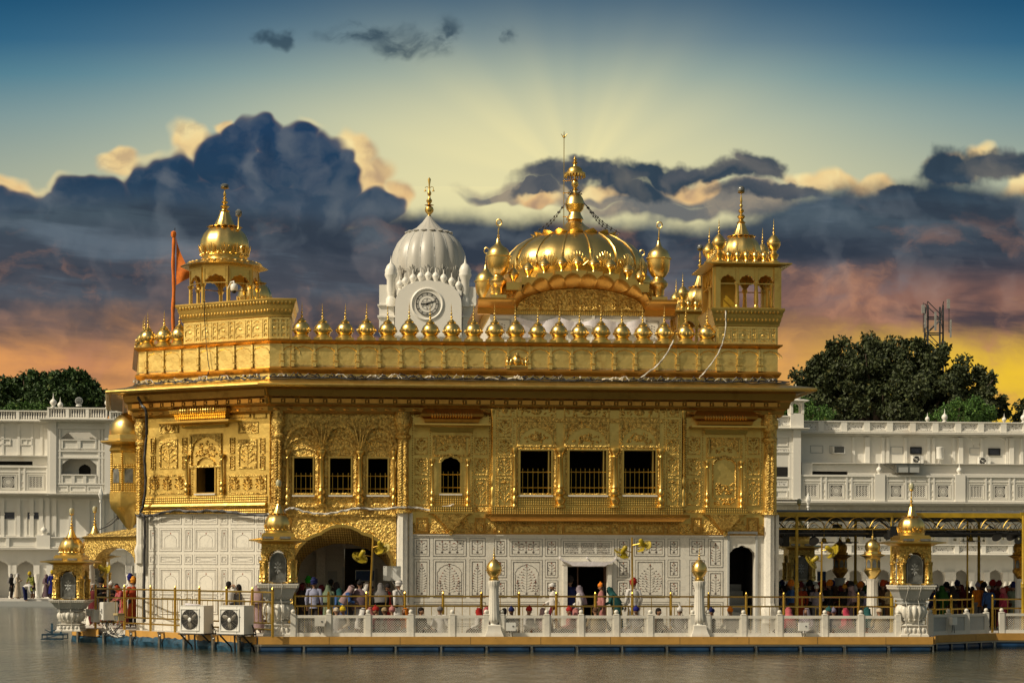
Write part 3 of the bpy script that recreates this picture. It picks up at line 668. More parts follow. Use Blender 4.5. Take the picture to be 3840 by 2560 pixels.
# arched heads over the bay C windows, and its plaques
mb = MB(FR.M); y = YC
for R, (a, b) in zip(WINC, ((1936, 2084), (2114, 2285), (2322, 2472))):
    x0, x1 = X(a, y), X(b, y); xc = (x0+x1)/2; z0 = Z(1674); z1 = Z(1584)
    mb.frame(x0, x1, z0, z1, .05, y-.05, y); pts = cusp(xc, (x1-x0)*.84, z0+.10, (Z(1607)-z0-.1), 9, 4, .04, .08)
    mb.strip(pts, [(p[0], z1-.05) for p in pts], y-.045, y, 0); rr = random.Random(int(a))
    mb.boss(xc, (z0+Z(1612))/2+.02, y, .2, .13, .07)
    for k in range(34):
        t = rr.uniform(.06, .94)*pi; q = rr.uniform(.3, .88); mb.boss(xc+math.cos(t)*(x1-x0)*.40*q, z0+.08+math.sin(t)*(Z(1612)-z0-.1)*q, y, .05, .03, .04, rr.uniform(0, 3))
    for sg in (-1, 1):
        for k in range(6): mb.boss(xc+sg*(x1-x0)*(.30+.03*k), z1-.13-.05*rr.random()-.02*k, y-.045, .05, .04, .03, rr.uniform(0, 3))
    mb.frame(R[0]-.16, R[1]+.16, R[2]-.02, z0-.03, .08, y-.02, y)
    R2 = (x0, x1, Z(1566), Z(1522)); mb.frame(*R2, .04, y-.03, y); mb.boss(xc, (R2[2]+R2[3])/2, y, .19, .12, .07)
    for k in range(16):
        sg = -1 if k % 2 else 1; mb.boss(xc+sg*rr.uniform(.3, .72)*(x1-x0)*.62, rr.uniform(R2[2]+.08, R2[3]-.08), y, .06, .035, .04, rr.uniform(0, 3))
mb.box(X(1924, y), X(2486, y), y-.07, y, Z(1582), Z(1568))
for (a, b, s_) in ((1866, 1918, 0), (2498, 2545, 40)):
    for i, (p, q) in enumerate(((1520, 1562), (1572, 1638), (1646, 1705), (1711, 1781), (1789, 1898))):
        panel(mb, FR.R(a, p, b, q, y), y, .03, 0, i > 0, s_+i)
        if i == 0: mb.boss(X((a+b)/2, y), Z((p+q)/2), y, .12, .12, .05)
y = 0
for (a, b) in ((1554, 1604), (1778, 1827), (2578, 2626), (2802, 2848)):
    for i, (p, q) in enumerate(((1534, 1562), (1639, 1703), (1717, 1780), (1794, 1894))): panel(mb, FR.R(a, p, b, q), 0, .035, 0, i > 0, a+i)
# niche of bay D
R = FR.R(2668, 1712, 2764, 1894); xc = (R[0]+R[1])/2
pts = cusp(xc, R[1]-R[0]-.1, Z(1745), Z(1715)-Z(1745), 5, 5); mb.tube([(R[0]+.05, 0, R[2]+.25)]+[(p[0], -.01, p[1]) for p in pts]+[(R[1]-.05, 0, R[2]+.25)], .03, 5)
rr = random.Random(11)
for k in range(40): mb.boss(rr.uniform(R[0]+.15, R[1]-.15), rr.uniform(R[2]+.38, R[2]+.75), 0, .07, .03, .05, rr.uniform(-.6, .6))
for k in range(50): mb.boss(rr.uniform(R[0]+.1, R[1]-.1), rr.uniform(R[2]+.05, R[2]+.24), 0, .04, .03, .04, rr.uniform(0, 3))
for xc, a, b in ((X(1690), 1633, 1752), (X(2715), 2660, 2772)):
    x0, x1 = X(a), X(b); mb.frame(x0-.1, x1+.1, Z(1712), Z(1634), .06, -.06, 0); pts = cusp(xc, (x1-x0)*.92, Z(1700), Z(1667)-Z(1700), 7, 4, .05, .1)
    mb.strip(pts, [(p[0], Z(1636)) for p in pts], -.05, 0)
    for k in range(20):
        t = rr.uniform(.1, .9)*pi; q = rr.uniform(.45, .9); mb.boss(xc+math.cos(t)*(x1-x0)*.42*q, Z(1700)+math.sin(t)*(Z(1670)-Z(1700))*q+.02, 0, .04, .03, .035)
    a2 = cusp(xc, .72, Z(1735), Z(1709)-Z(1735), 5, 5, .05, .06); mb.strip(a2, [(xc+(p[0]-xc)*1.12, Z(1735)+(p[1]-Z(1735))*1.2) for p in a2], -.06, 0)
# beaded strips beside every panel column
for px in (1546, 1612, 1770, 1834, 2572, 2634, 2794, 2855):
    for k in range(38): mb.boss(X(px), Z(1895)+k*.085, 0, .026, .026, .03, n=5)
for px in (1860, 1926, 2490, 2550):
    for k in range(42): mb.boss(X(px, YC), Z(1895)+k*.085, YC, .024, .024, .03, n=5)
mb.build('carved_panel', G_REL, TEM)
# small balconies: roll, canopy shelf, floor and tapering bracket
for (xa, xb, ra, rb, sa, sb, name) in ((1554, 1832, 1613, 1772, 1611, 1768, 'b'), (2583, 2856, 2633, 2795, 2638, 2795, 'd')):
    mb = MB(FR.M); xc = (X(ra)+X(rb))/2
    pr = [(0, Z(1587)), (.20, Z(1586)), (.22, Z(1574)), (.34, Z(1566)), (.36, Z(1556)), (.30, Z(1545)), (.22, Z(1534)), (.24, Z(1526)), (0, Z(1522))]
    mb.sweep(pr, [(X(ra), 0), (X(ra), -.02), (X(rb), -.02), (X(rb), 0)], 0)
    for k in range(16): mb.blob((X(ra)+.06+(X(rb)-X(ra)-.12)*k/15, -.36, Z(1562)), .055, .045, .10, 6, 4, 0)
    mb.sweep([(0, Z(1622)), (.10, Z(1621)), (.13, Z(1612)), (.16, Z(1604)), (.62, Z(1601)), (.68, Z(1600)), (.68, Z(1594)), (.2, Z(1589)), (0, Z(1587))], [(X(xa)+.66, 0), (X(xa)+.66, -.02), (X(xb)-.66, -.02), (X(xb)-.66, 0)], 1)
    o = mb.build('balcony', [G_COP_SHADE, G_TRIM], TEM)
    mb = MB(FR.M); s0, s1 = X(sa), X(sb); mb.box(s0, s1, -.42, -.004, Z(1926), Z(1900), 1); mb.box(s0-.04, s1+.04, -.46, -.004, Z(1926), Z(1920), 0)
    L = [(.0, s0+.03, s1-.03, -.40), (.2, s0+.2, s1-.2, -.36), (.5, s0+.42, s1-.42, -.26), (.72, s0+.56, s1-.56, -.17), (.85, (s0+s1)/2-.09, (s0+s1)/2+.09, -.1)]
    z0 = Z(1926); z1 = Z(2003); xc = (s0+s1)/2; ring = []; fs = []
    for t, a, b, dd in L:
        z = z0+(z1-z0)*t; ring += [(a, -.004, z), (a+(xc-a)*.15, dd, z), (b-(b-xc)*.15, dd, z), (b, -.004, z)]
    for i in range(len(L)-1):
        for j in range(3): fs.append((i*4+j, i*4+j+1, i*4+4+j+1, i*4+4+j))
    mb.add(ring, fs, 2); mb.lathe([(.03, 0), (.09, .05), (.10, .12), (.04, .2)], (xc, -.1, z1-.03), 10, 0); mb.build('bracket', [G_TRIM, G_SCL, G_REL], o)
# tall corner pilasters: gold spiral above, marble below
def pilaster(F, px, z0, zg, z1, r, y, rev=1, spiral=True):
    x = F.X(px) if px > 50 else px; H = z1-zg; mb = MB(F.M)
    mb.lathe([(r*1.5, 0), (r*1.5, .08), (r, .14), (r*.95, H-.95), (r*1.35, H-.9), (r*1.4, H-.82), (r*1.0, H-.74), (r*1.05, H-.6), (r*1.55, H-.45), (r*1.6, H-.2), (r*1.3, H-.1), (r*1.3, H)], (x, y, zg), 14, 0)
    if spiral:
        for k in range(2):
            for q in range(int((H-1.1)/.09)):
                z = zg+.16+q*.09
                mb.boss(x+(-1 if k else 1)*r*.42, z, y-r*.86, r*.50, r*.24, .05, (.75 if k else -.75)*rev)
    o = mb.build('pilaster', G_REL, TEM)
    mb = MB(F.M)
    if z0 < zg:
        mb.box(x-r*1.6, x+r*1.6, y-.06, 0, z0, z0+.35); mb.lathe([(r*1.3, .35), (r*1.3, .6), (r*1.55, .8), (r*1.1, 1.0), (r*1.0, 1.05), (r*.98, zg-z0)], (x, y, z0), 16, 0, fl=.10, fn=8)
        mb.box(x+r*1.1, x+r*1.7, -.10, 0, z0+.35, zg); mb.build('marble_shaft', MARB, o)
pilaster(FR, 1042, 2.6, Z(1915), zS, .15, -.06)
pilaster(FR, 1510, 0, Z(1925), zS, .20, -.08)
pilaster(FR, 2884, 0, Z(1925), zS, .19, -.06)

# ---------------------------------------------------------------- chamfered left face
CX, CZ = FC.X, lambda py: FC.hit(760, py)[1]
CR = lambda a, b: FC.R(a[0], b[0], a[1], b[1])
zCM = CZ(1925); WIN = CR((739, 807), (1751, 1850))
mb = MB(FC.M); grid_wall(mb, -LCH, 0, zCM, zT, [WIN], 0, .45); mb.build('gold_wall', G_WALL, TEM)
mb = MB(FC.M); mb.box(-LCH+.02, -.02, .02, .45, -.02, zCM); mb.box(-LCH+.02, 0, -.02, .02, 0, .3); mb.box(-LCH, 0, -.03, .02, zCM-.06, zCM-.01); mb.build('marble_wall', MARB, TEM)
cols = [(559, 588, 0), (599, 680, 1), (692, 721, 0), (730, 816, 1), (827, 854, 0), (867, 953, 1), (964, 991, 0)]
for r_, (p, q) in enumerate(((1934, 1965), (1980, 2065), (2080, 2114), (2130, 2226), (2234, 2300))):
    for i, (a, b, big) in enumerate(cols): inlay(TEM, FC.R(a, p, b, q, .02), FC, ('oval' if r_ in (0, 2) else 'niche' if r_ < 4 else 'plain'), r_*10+i, .02)
window(WIN, 0, FC, False)
mb = MB(FC.M); mb.box(WIN[0]-.5, WIN[1]+.5, 1.6, 1.65, WIN[2]-.5, WIN[3]+.5); mb.box(WIN[0]-.5, WIN[0]-.45, .46, 1.6, WIN[2]-.5, WIN[3]+.5); mb.box(WIN[1]+.45, WIN[1]+.5, .46, 1.6, WIN[2]-.5, WIN[3]+.5); mb.box(WIN[0]-.5, WIN[1]+.5, .46, 1.6, WIN[3]+.45, WIN[3]+.5); mb.box(WIN[0]-.5, WIN[1]+.5, .46, 1.6, WIN[2]-.5, WIN[2]-.45)
mb.build('dark_room', DARK, TEM)
mb = MB(FC.M)
for i, (a, b) in enumerate((((599, 667), (1645, 1756)), ((894, 964), (1645, 1756)))):
    R = CR(a, b); panel(mb, R, 0, .06, 0, True, 70+i); pts = cusp((R[0]+R[1])/2, (R[1]-R[0])*.8, R[3]-.32, .2, 7, 4); mb.strip(pts, [(p[0], R[3]-.05) for p in pts], -.05, 0)
for i, (a, b) in enumerate((((599, 671), (1580, 1625)), ((894, 969), (1580, 1625)))):
    R = CR(a, b); mb.frame(*R, .05, -.03, 0); rr = random.Random(i)
    pts = cusp((R[0]+R[1])/2, (R[1]-R[0])*.85, R[2]+.1, .24, 5, 4); mb.tube([(p[0], -.01, p[1]) for p in pts], .025, 5)
    for k in range(24): mb.boss(rr.uniform(R[0]+.1, R[1]-.1), rr.uniform(R[2]+.08, R[3]-.1), 0, .06, .04, .045, rr.uniform(0, 3))
for i, (a, b) in enumerate(((559, 696), (858, 1000))):
    R = CR((a, b), (1778, 1853)); mb.frame(*R, .05, -.035, 0); w3 = (R[1]-R[0])/3
    for k in range(3): plant(mb, R[0]+w3*k+.06, R[0]+w3*(k+1)-.06, R[2]+.07, R[3]-.06, 0, .06, 0, 80+i*3+k)
for px in (575, 693, 872, 985):
    for (p, q) in ((1700, 1640), (1760, 1708)):
        panel(mb, CR((px-9, px+9), (q, p)), 0, .025); 
        for k in range(5): mb.boss(CX(px), CZ(p)+.08+k*.09, 0, .05, .04, .05)
for (p, q) in ((1536, 1570),):
    for (a, b) in ((560, 690), (860, 940), (950, 1000)): panel(mb, CR((a, b), (p, q)), 0, .04)
# inner arch over the window
x0, x1 = CX(721), CX(825); xc = (x0+x1)/2
mb.frame(x0-.08, x1+.08, CZ(1752), CZ(1626), .07, -.07, 0)
pts = cusp(xc, (x1-x0)*.95, CZ(1690), CZ(1642)-CZ(1690), 9, 4, .05, .08); mb.strip(pts, [(p[0], CZ(1632)) for p in pts], -.06, 0)
rr = random.Random(5)
for k in range(60):
    t = rr.uniform(.02, .98)*pi; q = rr.uniform(.2, .92); mb.boss(xc+math.cos(t)*(x1-x0)*.42*q, CZ(1712)+math.sin(t)*(CZ(1650)-CZ(1712))*q, 0, .06, .04, .05, rr.uniform(0, 3))
a = cusp(xc, .74, CZ(1748), CZ(1716)-CZ(1748), 1, 14, 0, 0); mb.strip(a, [(xc+(p[0]-xc)*1.12, CZ(1748)+(p[1]-CZ(1748))*1.12) for p in a], -.07, 0)
for px in (722, 822):
    for k in range(16): mb.boss(CX(px), CZ(1850)+k*.085, 0, .03, .03, .04, n=5)
mb.build('carved_panel', G_REL, TEM)
for px in (706, 838): wcol(FC, CX(px), -.10, CZ(1856), CZ(1704), .055)
mb = MB(FC.M)
mb.box(-LCH+.25, -.1, -.05, 0, CZ(1884), CZ(1862), 1); mb.sweep([(0, CZ(1908)), (.10, CZ(1905)), (.14, CZ(1896)), (.10, CZ(1888)), (0, CZ(1886))], [(-LCH+.25, 0), (-.1, 0)], 0)
mb.box(-LCH+.25, CX(700), -.09, 0, CZ(1925), CZ(1910), 1); mb.box(CX(700), CX(843), -.14, 0, CZ(1925), CZ(1910), 1); mb.box(CX(843), -.1, -.09, 0, CZ(1925), CZ(1910), 1)
mb.build('carved_band', [G_TRIM, G_SCL], TEM)
mb = MB(FC.M)
mb.sweep([(0, CZ(1573)), (.30, CZ(1572)), (.34, CZ(1558)), (.46, CZ(1548)), (.48, CZ(1538)), (.38, CZ(1528)), (.30, CZ(1522)), (0, CZ(1518))], [(CX(705), 0), (CX(705), -.02), (CX(838), -.02), (CX(838), 0)], 0)
for k in range(14): mb.blob((CX(705)+.06+(CX(838)-CX(705)-.12)*k/13, -.49, CZ(1543)), .05, .045, .12, 6, 4, 0)
mb.sweep([(0, CZ(1606)), (.10, CZ(1604)), (.14, CZ(1594)), (.2, CZ(1590)), (.62, CZ(1588)), (.72, CZ(1588)), (.72, CZ(1582)), (.3, CZ(1575)), (0, CZ(1573))], [(CX(705)-.05, 0), (CX(705)-.05, -.02), (CX(838)+.05, -.02), (CX(838)+.05, 0)], 1)
mb.build('balcony', [G_SCL, G_TRIM], TEM)
# twisted corner pilaster at the far left and the end wall going back
pilaster(FC, -LCH+.14, 2.0, zCM, zS-.1, .15, -.02, -1)
mb = MB(FC.M); mb.box(-LCH-.02, -LCH+.26, -.07, .3, 0, zCM-.01)
for k in range(3): mb.box(-LCH+.01+k*.09, -LCH+.06+k*.09, -.09, -.07, .2, zCM-.1)
mb.build('marble_shaft', MARB, TEM)
mb = MB(FE.M); mb.box(-7.5, -.02, .02, .4, zCM, zT, 0); grid_wall(mb, -7.5, -.02, 0, zCM-.003, [(-6.6, -1.2, 0, 3.4)], .02, .4, 1); mb.build('end_wall', [G_REL, MARB], TEM)  # unseen opening added low in this wall to let sun into the porch
# side walls and back
mb = MB(FR.M); mb.box(xE-.45, xE, .46, 14.5, zM, zT, 0); mb.box(xE-.55, xE-.05, .51, 14.5, 0, zM-.003, 1); mb.box(xA-3, xE-.46, 14, 14.45, zM, zT, 0); mb.box(xA-3, xE-.6, 14, 14.45, 0, zM-.003, 1); mb.build('side_wall', [G_REL, MARB], TEM)
# projecting balcony with its own little dome on the end wall
bx = PW(486, 1800, 74.6); mb = MB(Matrix.Translation((bx.x, bx.y, 0)) @ Matrix.Rotation(math.radians(8), 4, 'Z'))
zq = lambda py: PW(486, py, 74.6).z
mb.sq([(.05, zq(1985)), (.15, zq(1975)), (.45, zq(1930)), (.66, zq(1905)), (.70, zq(1880)), (.70, zq(1845)), (.64, zq(1840)), (.64, zq(1700)), (.72, zq(1690)), (.66, zq(1675)), (.62, zq(1670))], (0, 0, 0), 0, 8)
mb.sq([(.62, zq(1672)), (1.02, zq(1660)), (1.02, zq(1656)), (.75, zq(1650)), (.74, zq(1632))], (0, 0, 0), 1, 8)
mb.lathe([(.72, zq(1632)), (.74, zq(1618)), (.70, zq(1590)), (.5, zq(1565)), (.25, zq(1550)), (.1, zq(1545)), (.08, zq(1530)), (0, zq(1500))], (0, 0, 0), 24, 1, fl=.06, fn=14)
o = mb.build('balcony', [G_WALL, G_DOME], TEM)
for k in range(8):
    a = pi/8*(2*k+1)-pi/8; M = Matrix.Translation((bx.x, bx.y, 0)) @ Matrix.Rotation(math.radians(8)+a, 4, 'Z')
    m2 = MB(M); pts = cusp(0, .36, zq(1770), .16, 5, 3); m2.strip([(-.2, zq(1770))]+pts+[(.2, zq(1770))], [(p[0], zq(1742)) for p in [(-.2, 0)]+pts+[(.2, 0)]], -.68, -.64, 0)
    m2.box(-.15, .15, -.655, -.64, zq(1838), zq(1760), 1); m2.tube([(-.255, -.66, zq(1842)), (-.255, -.66, zq(1700))], .035, 6, 0); m2.box(-.2, .2, -.68, -.66, zq(1845), zq(1812), 0)
    m2.build('balcony_window', [G_SCL, GLASSD], o)

# ---------------------------------------------------------------- great eave
lipz = Z(1446, -1.1)
pr = [(0, zT+.02), (.45, lipz+.16), (1.05, lipz+.05), (1.13, lipz+.02), (1.16, lipz-.03), (1.12, lipz-.09), (1.02, lipz-.10), (.98, lipz-.05), (.55, lipz-.14), (.50, lipz-.36), (.40, lipz-.42), (.36, lipz-.62), (.22, lipz-.70), (.20, lipz-.84), (.10, lipz-.92), (.08, zS+.03), (0, zS)]
MBe = MB(); MBe.sweep(pr[:8]+[(0, lipz-.05)], OUT, 0); EAV = MBe.build('eave', G_TRIM, TEM)
MBe = MB(); MBe.sweep([(0, lipz-.055), (.975, lipz-.055)]+pr[8:], OUT, 0); MBe.build('soffit', G_SHADE, EAV)  # shadow band under the eave is painted into this gilt
def along(F, xa, xb, step): 
    n = max(1, int(abs(xb-xa)/step)); return [xa+(xb-xa)*(k+.5)/n for k in range(n)]
mb = MB()
for F, xa, xb in ((FR, xA, xE), (FC, -LCH, 0)):
    for x in along(F, xa, xb, .46):
        M = F.M; mb.M = M; mb.box(x-.16, x+.16, -.46, -.37, lipz-.58, lipz-.44, 0); mb.blob((x+.23, -.43, lipz-.52), .055, .05, .07, 6, 4, 0); mb.boss(x, lipz-.78, -.21, .12, .05, .04)
o = mb.build('bracket_frieze', G_COP_SHADE, EAV)

# ---------------------------------------------------------------- parapet
PAR = [( -7.5, 0)]
pOUT = OUT
mb = MB(); mb.sweep([(-.35, zT-.05), (.0, zT-.05), (.0, zP-.12), (-.35, zP-.12)], pOUT, 0)
par = mb.build('parapet', G_SHEET, TEM)
mb = MB(); zm = Z(1395); mb.sweep([(0, zm-.12), (.06, zm-.10), (.13, zm+.02), (.13, zm+.06), (.05, zm+.10), (0, zm+.11)], pOUT, 0)
mb.sweep([(-.37, zP-.12), (.02, zP-.12), (.16, zP-.03), (.17, zP+.02), (-.37, zP+.02)], pOUT, 0)
mb.build('moulding', G_COP_SHADE, par)
mb = MB(); z0, z1 = zm+.11, zP-.13
def blind(F, xs, y=0, z0=z0, z1=z1, hw=.36):
    mb.M = F.M; H = z1-z0
    for x in xs:
        mb.box(x-.035, x+.035, y-.05, y, z0+H*.30, z1); mb.box(x-.055, x+.055, y-.075, y, z0, z0+H*.18); mb.box(x-.065, x+.065, y-.08, y, z0+H*.26, z0+H*.30); mb.box(x-.06, x+.06, y-.075, y, z0+H*.56, z0+H*.62)
        pts = cusp(x+hw, hw*1.86, z0+H*.58, H*.30, 5, 4, .05, .05); mb.tube([(p[0], y-.005, p[1]) for p in pts], .018, 4)
        for q in range(5): 
            for sg in (-1, 1): mb.boss(x+sg*.085, z0+H*(.2+.08*q), y, .018, .018, .02, n=5)
sp = (X(2649)-X(1128))/19
blind(FR, [X(1096)+sp*k*1.0 for k in range(23) if X(1096)+sp*k < xE-.2]); 
blind(FC, [-.72-.78*k for k in range(7)])
mb.build('blind_arcade', G_SHEET, par)
mb = MB(FR.M); xc = X(1937)
mb.boss(xc, Z(1352), 0, .17, .20, .12); mb.blob((xc, -.10, Z(1332)), .07, .06, .09)
for sg in (-1, 1):
    mb.boss(xc+sg*.20, Z(1356), 0, .09, .16, .08, sg*.3); mb.boss(xc+sg*.32, Z(1360), 0, .08, .14, .07); mb.blob((xc+sg*.31, -.06, Z(1345)), .045, .04, .06)
mb.box(xc-.42, xc+.42, -.05, 0, Z(1375), Z(1370)); mb.build('medallion', G_DOME, par)
# domes along the parapet
mb = MB(); mb.lathe(onion(.305), (0, 0, .09), 28, 0, fl=.035, fn=16); mb.lathe([(.31, -.02), (.31, .09)], (0, 0, 0), 28, 1)
for k in range(16): 
    a = 2*pi*k/16; mb.blob((.305*math.cos(a), .305*math.sin(a), .33), .035, .035, .05, 5, 4)
pd = mb.build('parapet_dome', [G_DOME, G_TRIM], TEM, world=False)
mb = MB(); mb.lathe([(.15, .60), (.16, .63), (.08, .70), (.05, .74)], (0, 0, 0), 12); fin(mb, (0, 0, .70), .60, .055); pf = mb.build('finial', G_TRIM, pd, world=False)
T0 = Wm(TEM).inverted()
def put_dome(F, x, y, z, first=[True]):
    o = pd if first[0] else pd.copy()
    if not first[0]:
        COL.objects.link(o); o.parent = TEM; f_ = pf.copy(); COL.objects.link(f_); f_.parent = o
    first[0] = False; p = T0 @ (F.M @ Vector((x, y, z))); o.location = p; r_ = random.Random(int(p.x*977)); k_ = r_.uniform(.97, 1.03); o.rotation_euler = (r_.uniform(-.025, .025), r_.uniform(-.03, .03), F.a+r_.uniform(0, 3)); o.scale = (k_, k_, k_*r_.uniform(.98, 1.03))
for k in range(20): put_dome(FR, X(1128)+sp*k, .14, zP+.04)
for px in (556, 616, 674): put_dome(FC, FC.hit(px, 1270, .16)[0], .16, zP+.02)
for k in range(6): put_dome(FE, -.75-1.05*k, .2, zP+.02)
# roof
mb = MB(FR.M)
for k in range(20): mb.box(X(1128)+sp*k-.31, X(1128)+sp*k+.31, -.14, .46, zP+.02, zP+.10)
mb.build('parapet_block', G_TRIM, par)
mb = MB(); mb.slab([(p[0], p[1]) for p in OUT], 8.95, 9.1); mb.build('flat_roof', MARB, TEM)
# ================================================================== corner towers
zTC = Z(1132); 
DML = {}
def domelet(key, prof, fin_, parent, M, mat_, n=10):
    if key not in DML:
        mb = MB(); mb.lathe(prof, (0, 0, 0), n, 0); fin(mb, (0, 0, fin_[0]), fin_[1], fin_[2], n=6); o = mb.build('domelet', mat_); DML[key] = o.data
    else: o = bpy.data.objects.new('domelet', DML[key]); COL.objects.link(o)
    o.parent = parent; o.matrix_parent_inverse = Wm(parent).inverted(); o.matrix_basis = M; return o
def lamp_finial(mb, c, H, r, mi=0, ml=1):
    fin(mb, c, H*.86, r, mi); mb.lathe([(r*.2, H*.80), (r*.8, H*.83), (r*.6, H*.85)], c, 10, mi); mb.lathe([(r*.55, H*.85), (r*.75, H*.88), (r*.75, H*.95), (r*.45, H*1.0), (0, H*1.01)], c, 10, ml)
def ribbed_dome(mb, c, R, H, z0, mi=0, ribs=12, n=48, petals=True, ring=True, band=True):
    """bulbous ribbed dome with a lotus collar; returns the height of its tip"""
    pr = [(.90, 0), (.92, .05), (.93, .10), (.90, .13), (.96, .22), (1, .40), (.97, .58), (.86, .76), (.68, .90), (.50, .98), (.42, 1.0)]
    cc = (c[0], c[1], c[2]+z0); mb.lathe([(R*a, H*b) for a, b in pr], cc, n, mi, fl=.04, fn=ribs)
    if ring:
        for k in range(ribs):
            a = 2*pi*(k+.5)/ribs; mb.blob((cc[0]+.58*R*math.cos(a), cc[1]+.58*R*math.sin(a), cc[2]+H*.985), R*.15, R*.15, R*.035, 6, 4, mi)
    mb.lathe([(R*.5, H*.97), (R*.44, H*1.03), (R*.30, H*1.22), (R*.19, H*1.42), (R*.14, H*1.5)], cc, n, mi, fl=.06, fn=ribs)
    if petals:
        for k in range(ribs):
            a = 2*pi*(k+.5)/ribs
            for q in range(-2, 3):
                b = a+q*.085; t = 1-abs(q)*.16; mb.tube([(cc[0]+1.0*R*.965*math.cos(a+q*.05), cc[1]+R*.965*math.sin(a+q*.05), cc[2]+H*.17), (cc[0]+1.02*R*math.cos(b), cc[1]+1.02*R*math.sin(b), cc[2]+H*(.17+.2*t)), (cc[0]+1.04*R*math.cos(b+q*.015), cc[1]+1.04*R*math.sin(b+q*.015), cc[2]+H*(.17+.27*t))], [R*.018, R*.022, R*.012], 5, mi)
    if band:
        for k in range(ribs*2):
            a = 2*pi*k/(ribs*2); mb.blob((cc[0]+.95*R*math.cos(a), cc[1]+.95*R*math.sin(a), cc[2]+H*.145), R*.05, R*.05, R*.035, 5, 4, mi)
    return cc[2]+H*1.5
def tower_block(F, poly, z0, z1, parent, faces, name='corner_tower'):
    mb = MB(F.M); mb.slab(poly, z0, z1-.55, 0); o = mb.build(name, G_SHEET, parent)
    mb = MB(F.M)
    pr = [(0, z1-.62), (.05, z1-.60), (.06, z1-.50), (.10, z1-.42), (.10, z1-.36), (.15, z1-.24), (.15, z1-.18), (.21, z1-.08), (.21, z1), (-.6, z1), (-.6, z1-.2)]
    mb.sweep(pr, poly+[poly[0]][:0], 0, closed=True)
    
    for (G, xa, xb, y, za, zb) in faces:
        mb.M = G.M
        for x in along(G, xa-.1, xb+.1, .13): mb.blob((x, y-.17, z1-.13), .045, .05, .06, 6, 4); mb.blob((x, y-.10, z1-.40), .04, .04, .05, 6, 4)
    c = mb.build('cornice', G_TRIM, o)
    mb = MB()
    for (G, xa, xb, y, za, zb) in faces:
        mb.M = G.M; n = max(2, int(abs(xb-xa)/.62)); H = zb-za; wd = (xb-xa)/n
        for row, (p, q) in enumerate(((.02, .24), (.28, .76), (.80, .98))):
            for i in range(n):
                x0 = xa+wd*i
                for (f0, f1) in ((.06, .62), (.72, .96)):
                    a, b = x0+wd*f0, x0+wd*f1; c0_, c1_ = za+H*p, za+H*q
                    mb.frame(a-.02, b+.02, c0_-.02, c1_+.02, .03, y-.03, y)
                    pts = cusp((a+b)/2, (b-a)*.92, c1_-(b-a)*.42, (b-a)*.32, 3, 4, .06, .06); mb.strip(pts, [(pt[0], c1_) for pt in pts], y-.025, y)
                    mb.boss((a+b)/2, (c0_+c1_)/2, y, (b-a)*.2, (c1_-c0_)*.16, .03)
                for q2 in range(4): mb.boss(x0+wd*.67, za+H*(p+(q-p)*(q2+.5)/4), y, .025, .03, .03, n=5)
        mb.box(xa, xb, y-.04, y, za-.05, za); mb.box(xa, xb, y-.04, y, zb, zb+.05)
    mb.build('tower_panel', G_SHEET, o)
    return o
# left tower: over the chamfer and the front corner
tA = FC.hit(690, 1250)[0]; xt = X(1086); zrow0 = zP+.10; zrow1 = zTC-.68
pL = [FC.M @ Vector((tA, -.015, 0)), FR.M @ Vector((xA, 0, 0)) + FC.M.to_3x3() @ Vector((0, -.015, 0)), FR.M @ Vector((xt, -.015, 0)), FR.M @ Vector((xt, 2.6, 0)), FC.M @ Vector((tA, 3.2, 0))]
F0 = Frame(0, 0, 0)
LT = tower_block(F0, [(p.x, p.y) for p in pL], zT, zTC, TEM, [(FC, tA+.03, -.03, -.015, zrow0, zrow1), (FR, xA+.04, xt-.03, -.015, zrow0, zrow1)])
mb = MB(); blindL = mb
blind_z = (zm+.11, zP-.13)
for F, xs in ((FC, [-.72-.78*k for k in range(5) if -.72-.78*k > tA+.2]), (FR, [xA+.42])):
    blind(F, xs, -.016, *blind_z, .36 if F is FC else .3)
mb.build('blind_arcade', G_SHEET, LT)
lc = PW(842, 1000, 74.0); LC = Matrix.Translation((lc.x, lc.y, 0)) @ Matrix.Rotation(math.radians(-8), 4, 'Z'); zl = lambda py: PW(842, py, 74.0).z
z0 = zTC; zE = zl(1003)
mb = MB(LC); R8 = 1.12
mb.sq([(R8+.15, z0-.3), (R8+.15, z0+.08)], (0, 0, 0), 0, 8)
ap = R8; side = 2*ap*math.tan(pi/8)
for k in range(8):
    a = 2*pi*k/8+pi/8; r = ap/math.cos(pi/8)
    mb.lathe([(.11, 0), (.11, .1), (.075, .14), (.07, .8), (.10, .86), (.12, .92)], (r*math.cos(a), r*math.sin(a), z0+.08), 8, 0, smooth=False)
    M2 = LC @ Matrix.Rotation(2*pi*k/8+pi/2, 4, 'Z'); m_ = mb.M; mb.M = M2
    pts = cusp(0, side*.80, z0+1.0, .30, 5, 4, .08, .1); l0 = [(-side/2, z0+.95), (-side*.41, z0+.95)]+pts+[(side*.41, z0+.95), (side/2, z0+.95)]
    mb.strip(l0, [(p[0], zE-.12) for p in l0], -ap-.04, -ap+.06, 0); mb.frame(-side/2+.04, side/2-.04, z0+1.02, zE-.16, .03, -ap-.06, -ap-.04, 0); mb.M = m_
mb.sq([(ap+.06, zE-.12), (ap+.06, zE-.03), (0.2, zE-.03)], (0, 0, 0), 0, 8)
o = mb.build('kiosk', G_TRIM, LT)
mb = MB(LC); mb.sq([(ap, zE-.04), (ap+.33, zE-.05), (ap+.36, zE-.02), (ap+.05, zE+.16), (.9, zE+.22)], (0, 0, 0), 0, 8)
for k in range(32):
    a = 2*pi*k/32; mb.blob(((ap+.16)*math.cos(a), (ap+.16)*math.sin(a), zE+.10), .075, .075, .05, 6, 4, 1)
mb.build('kiosk_eave', [G_TRIM, G_DOME], o)
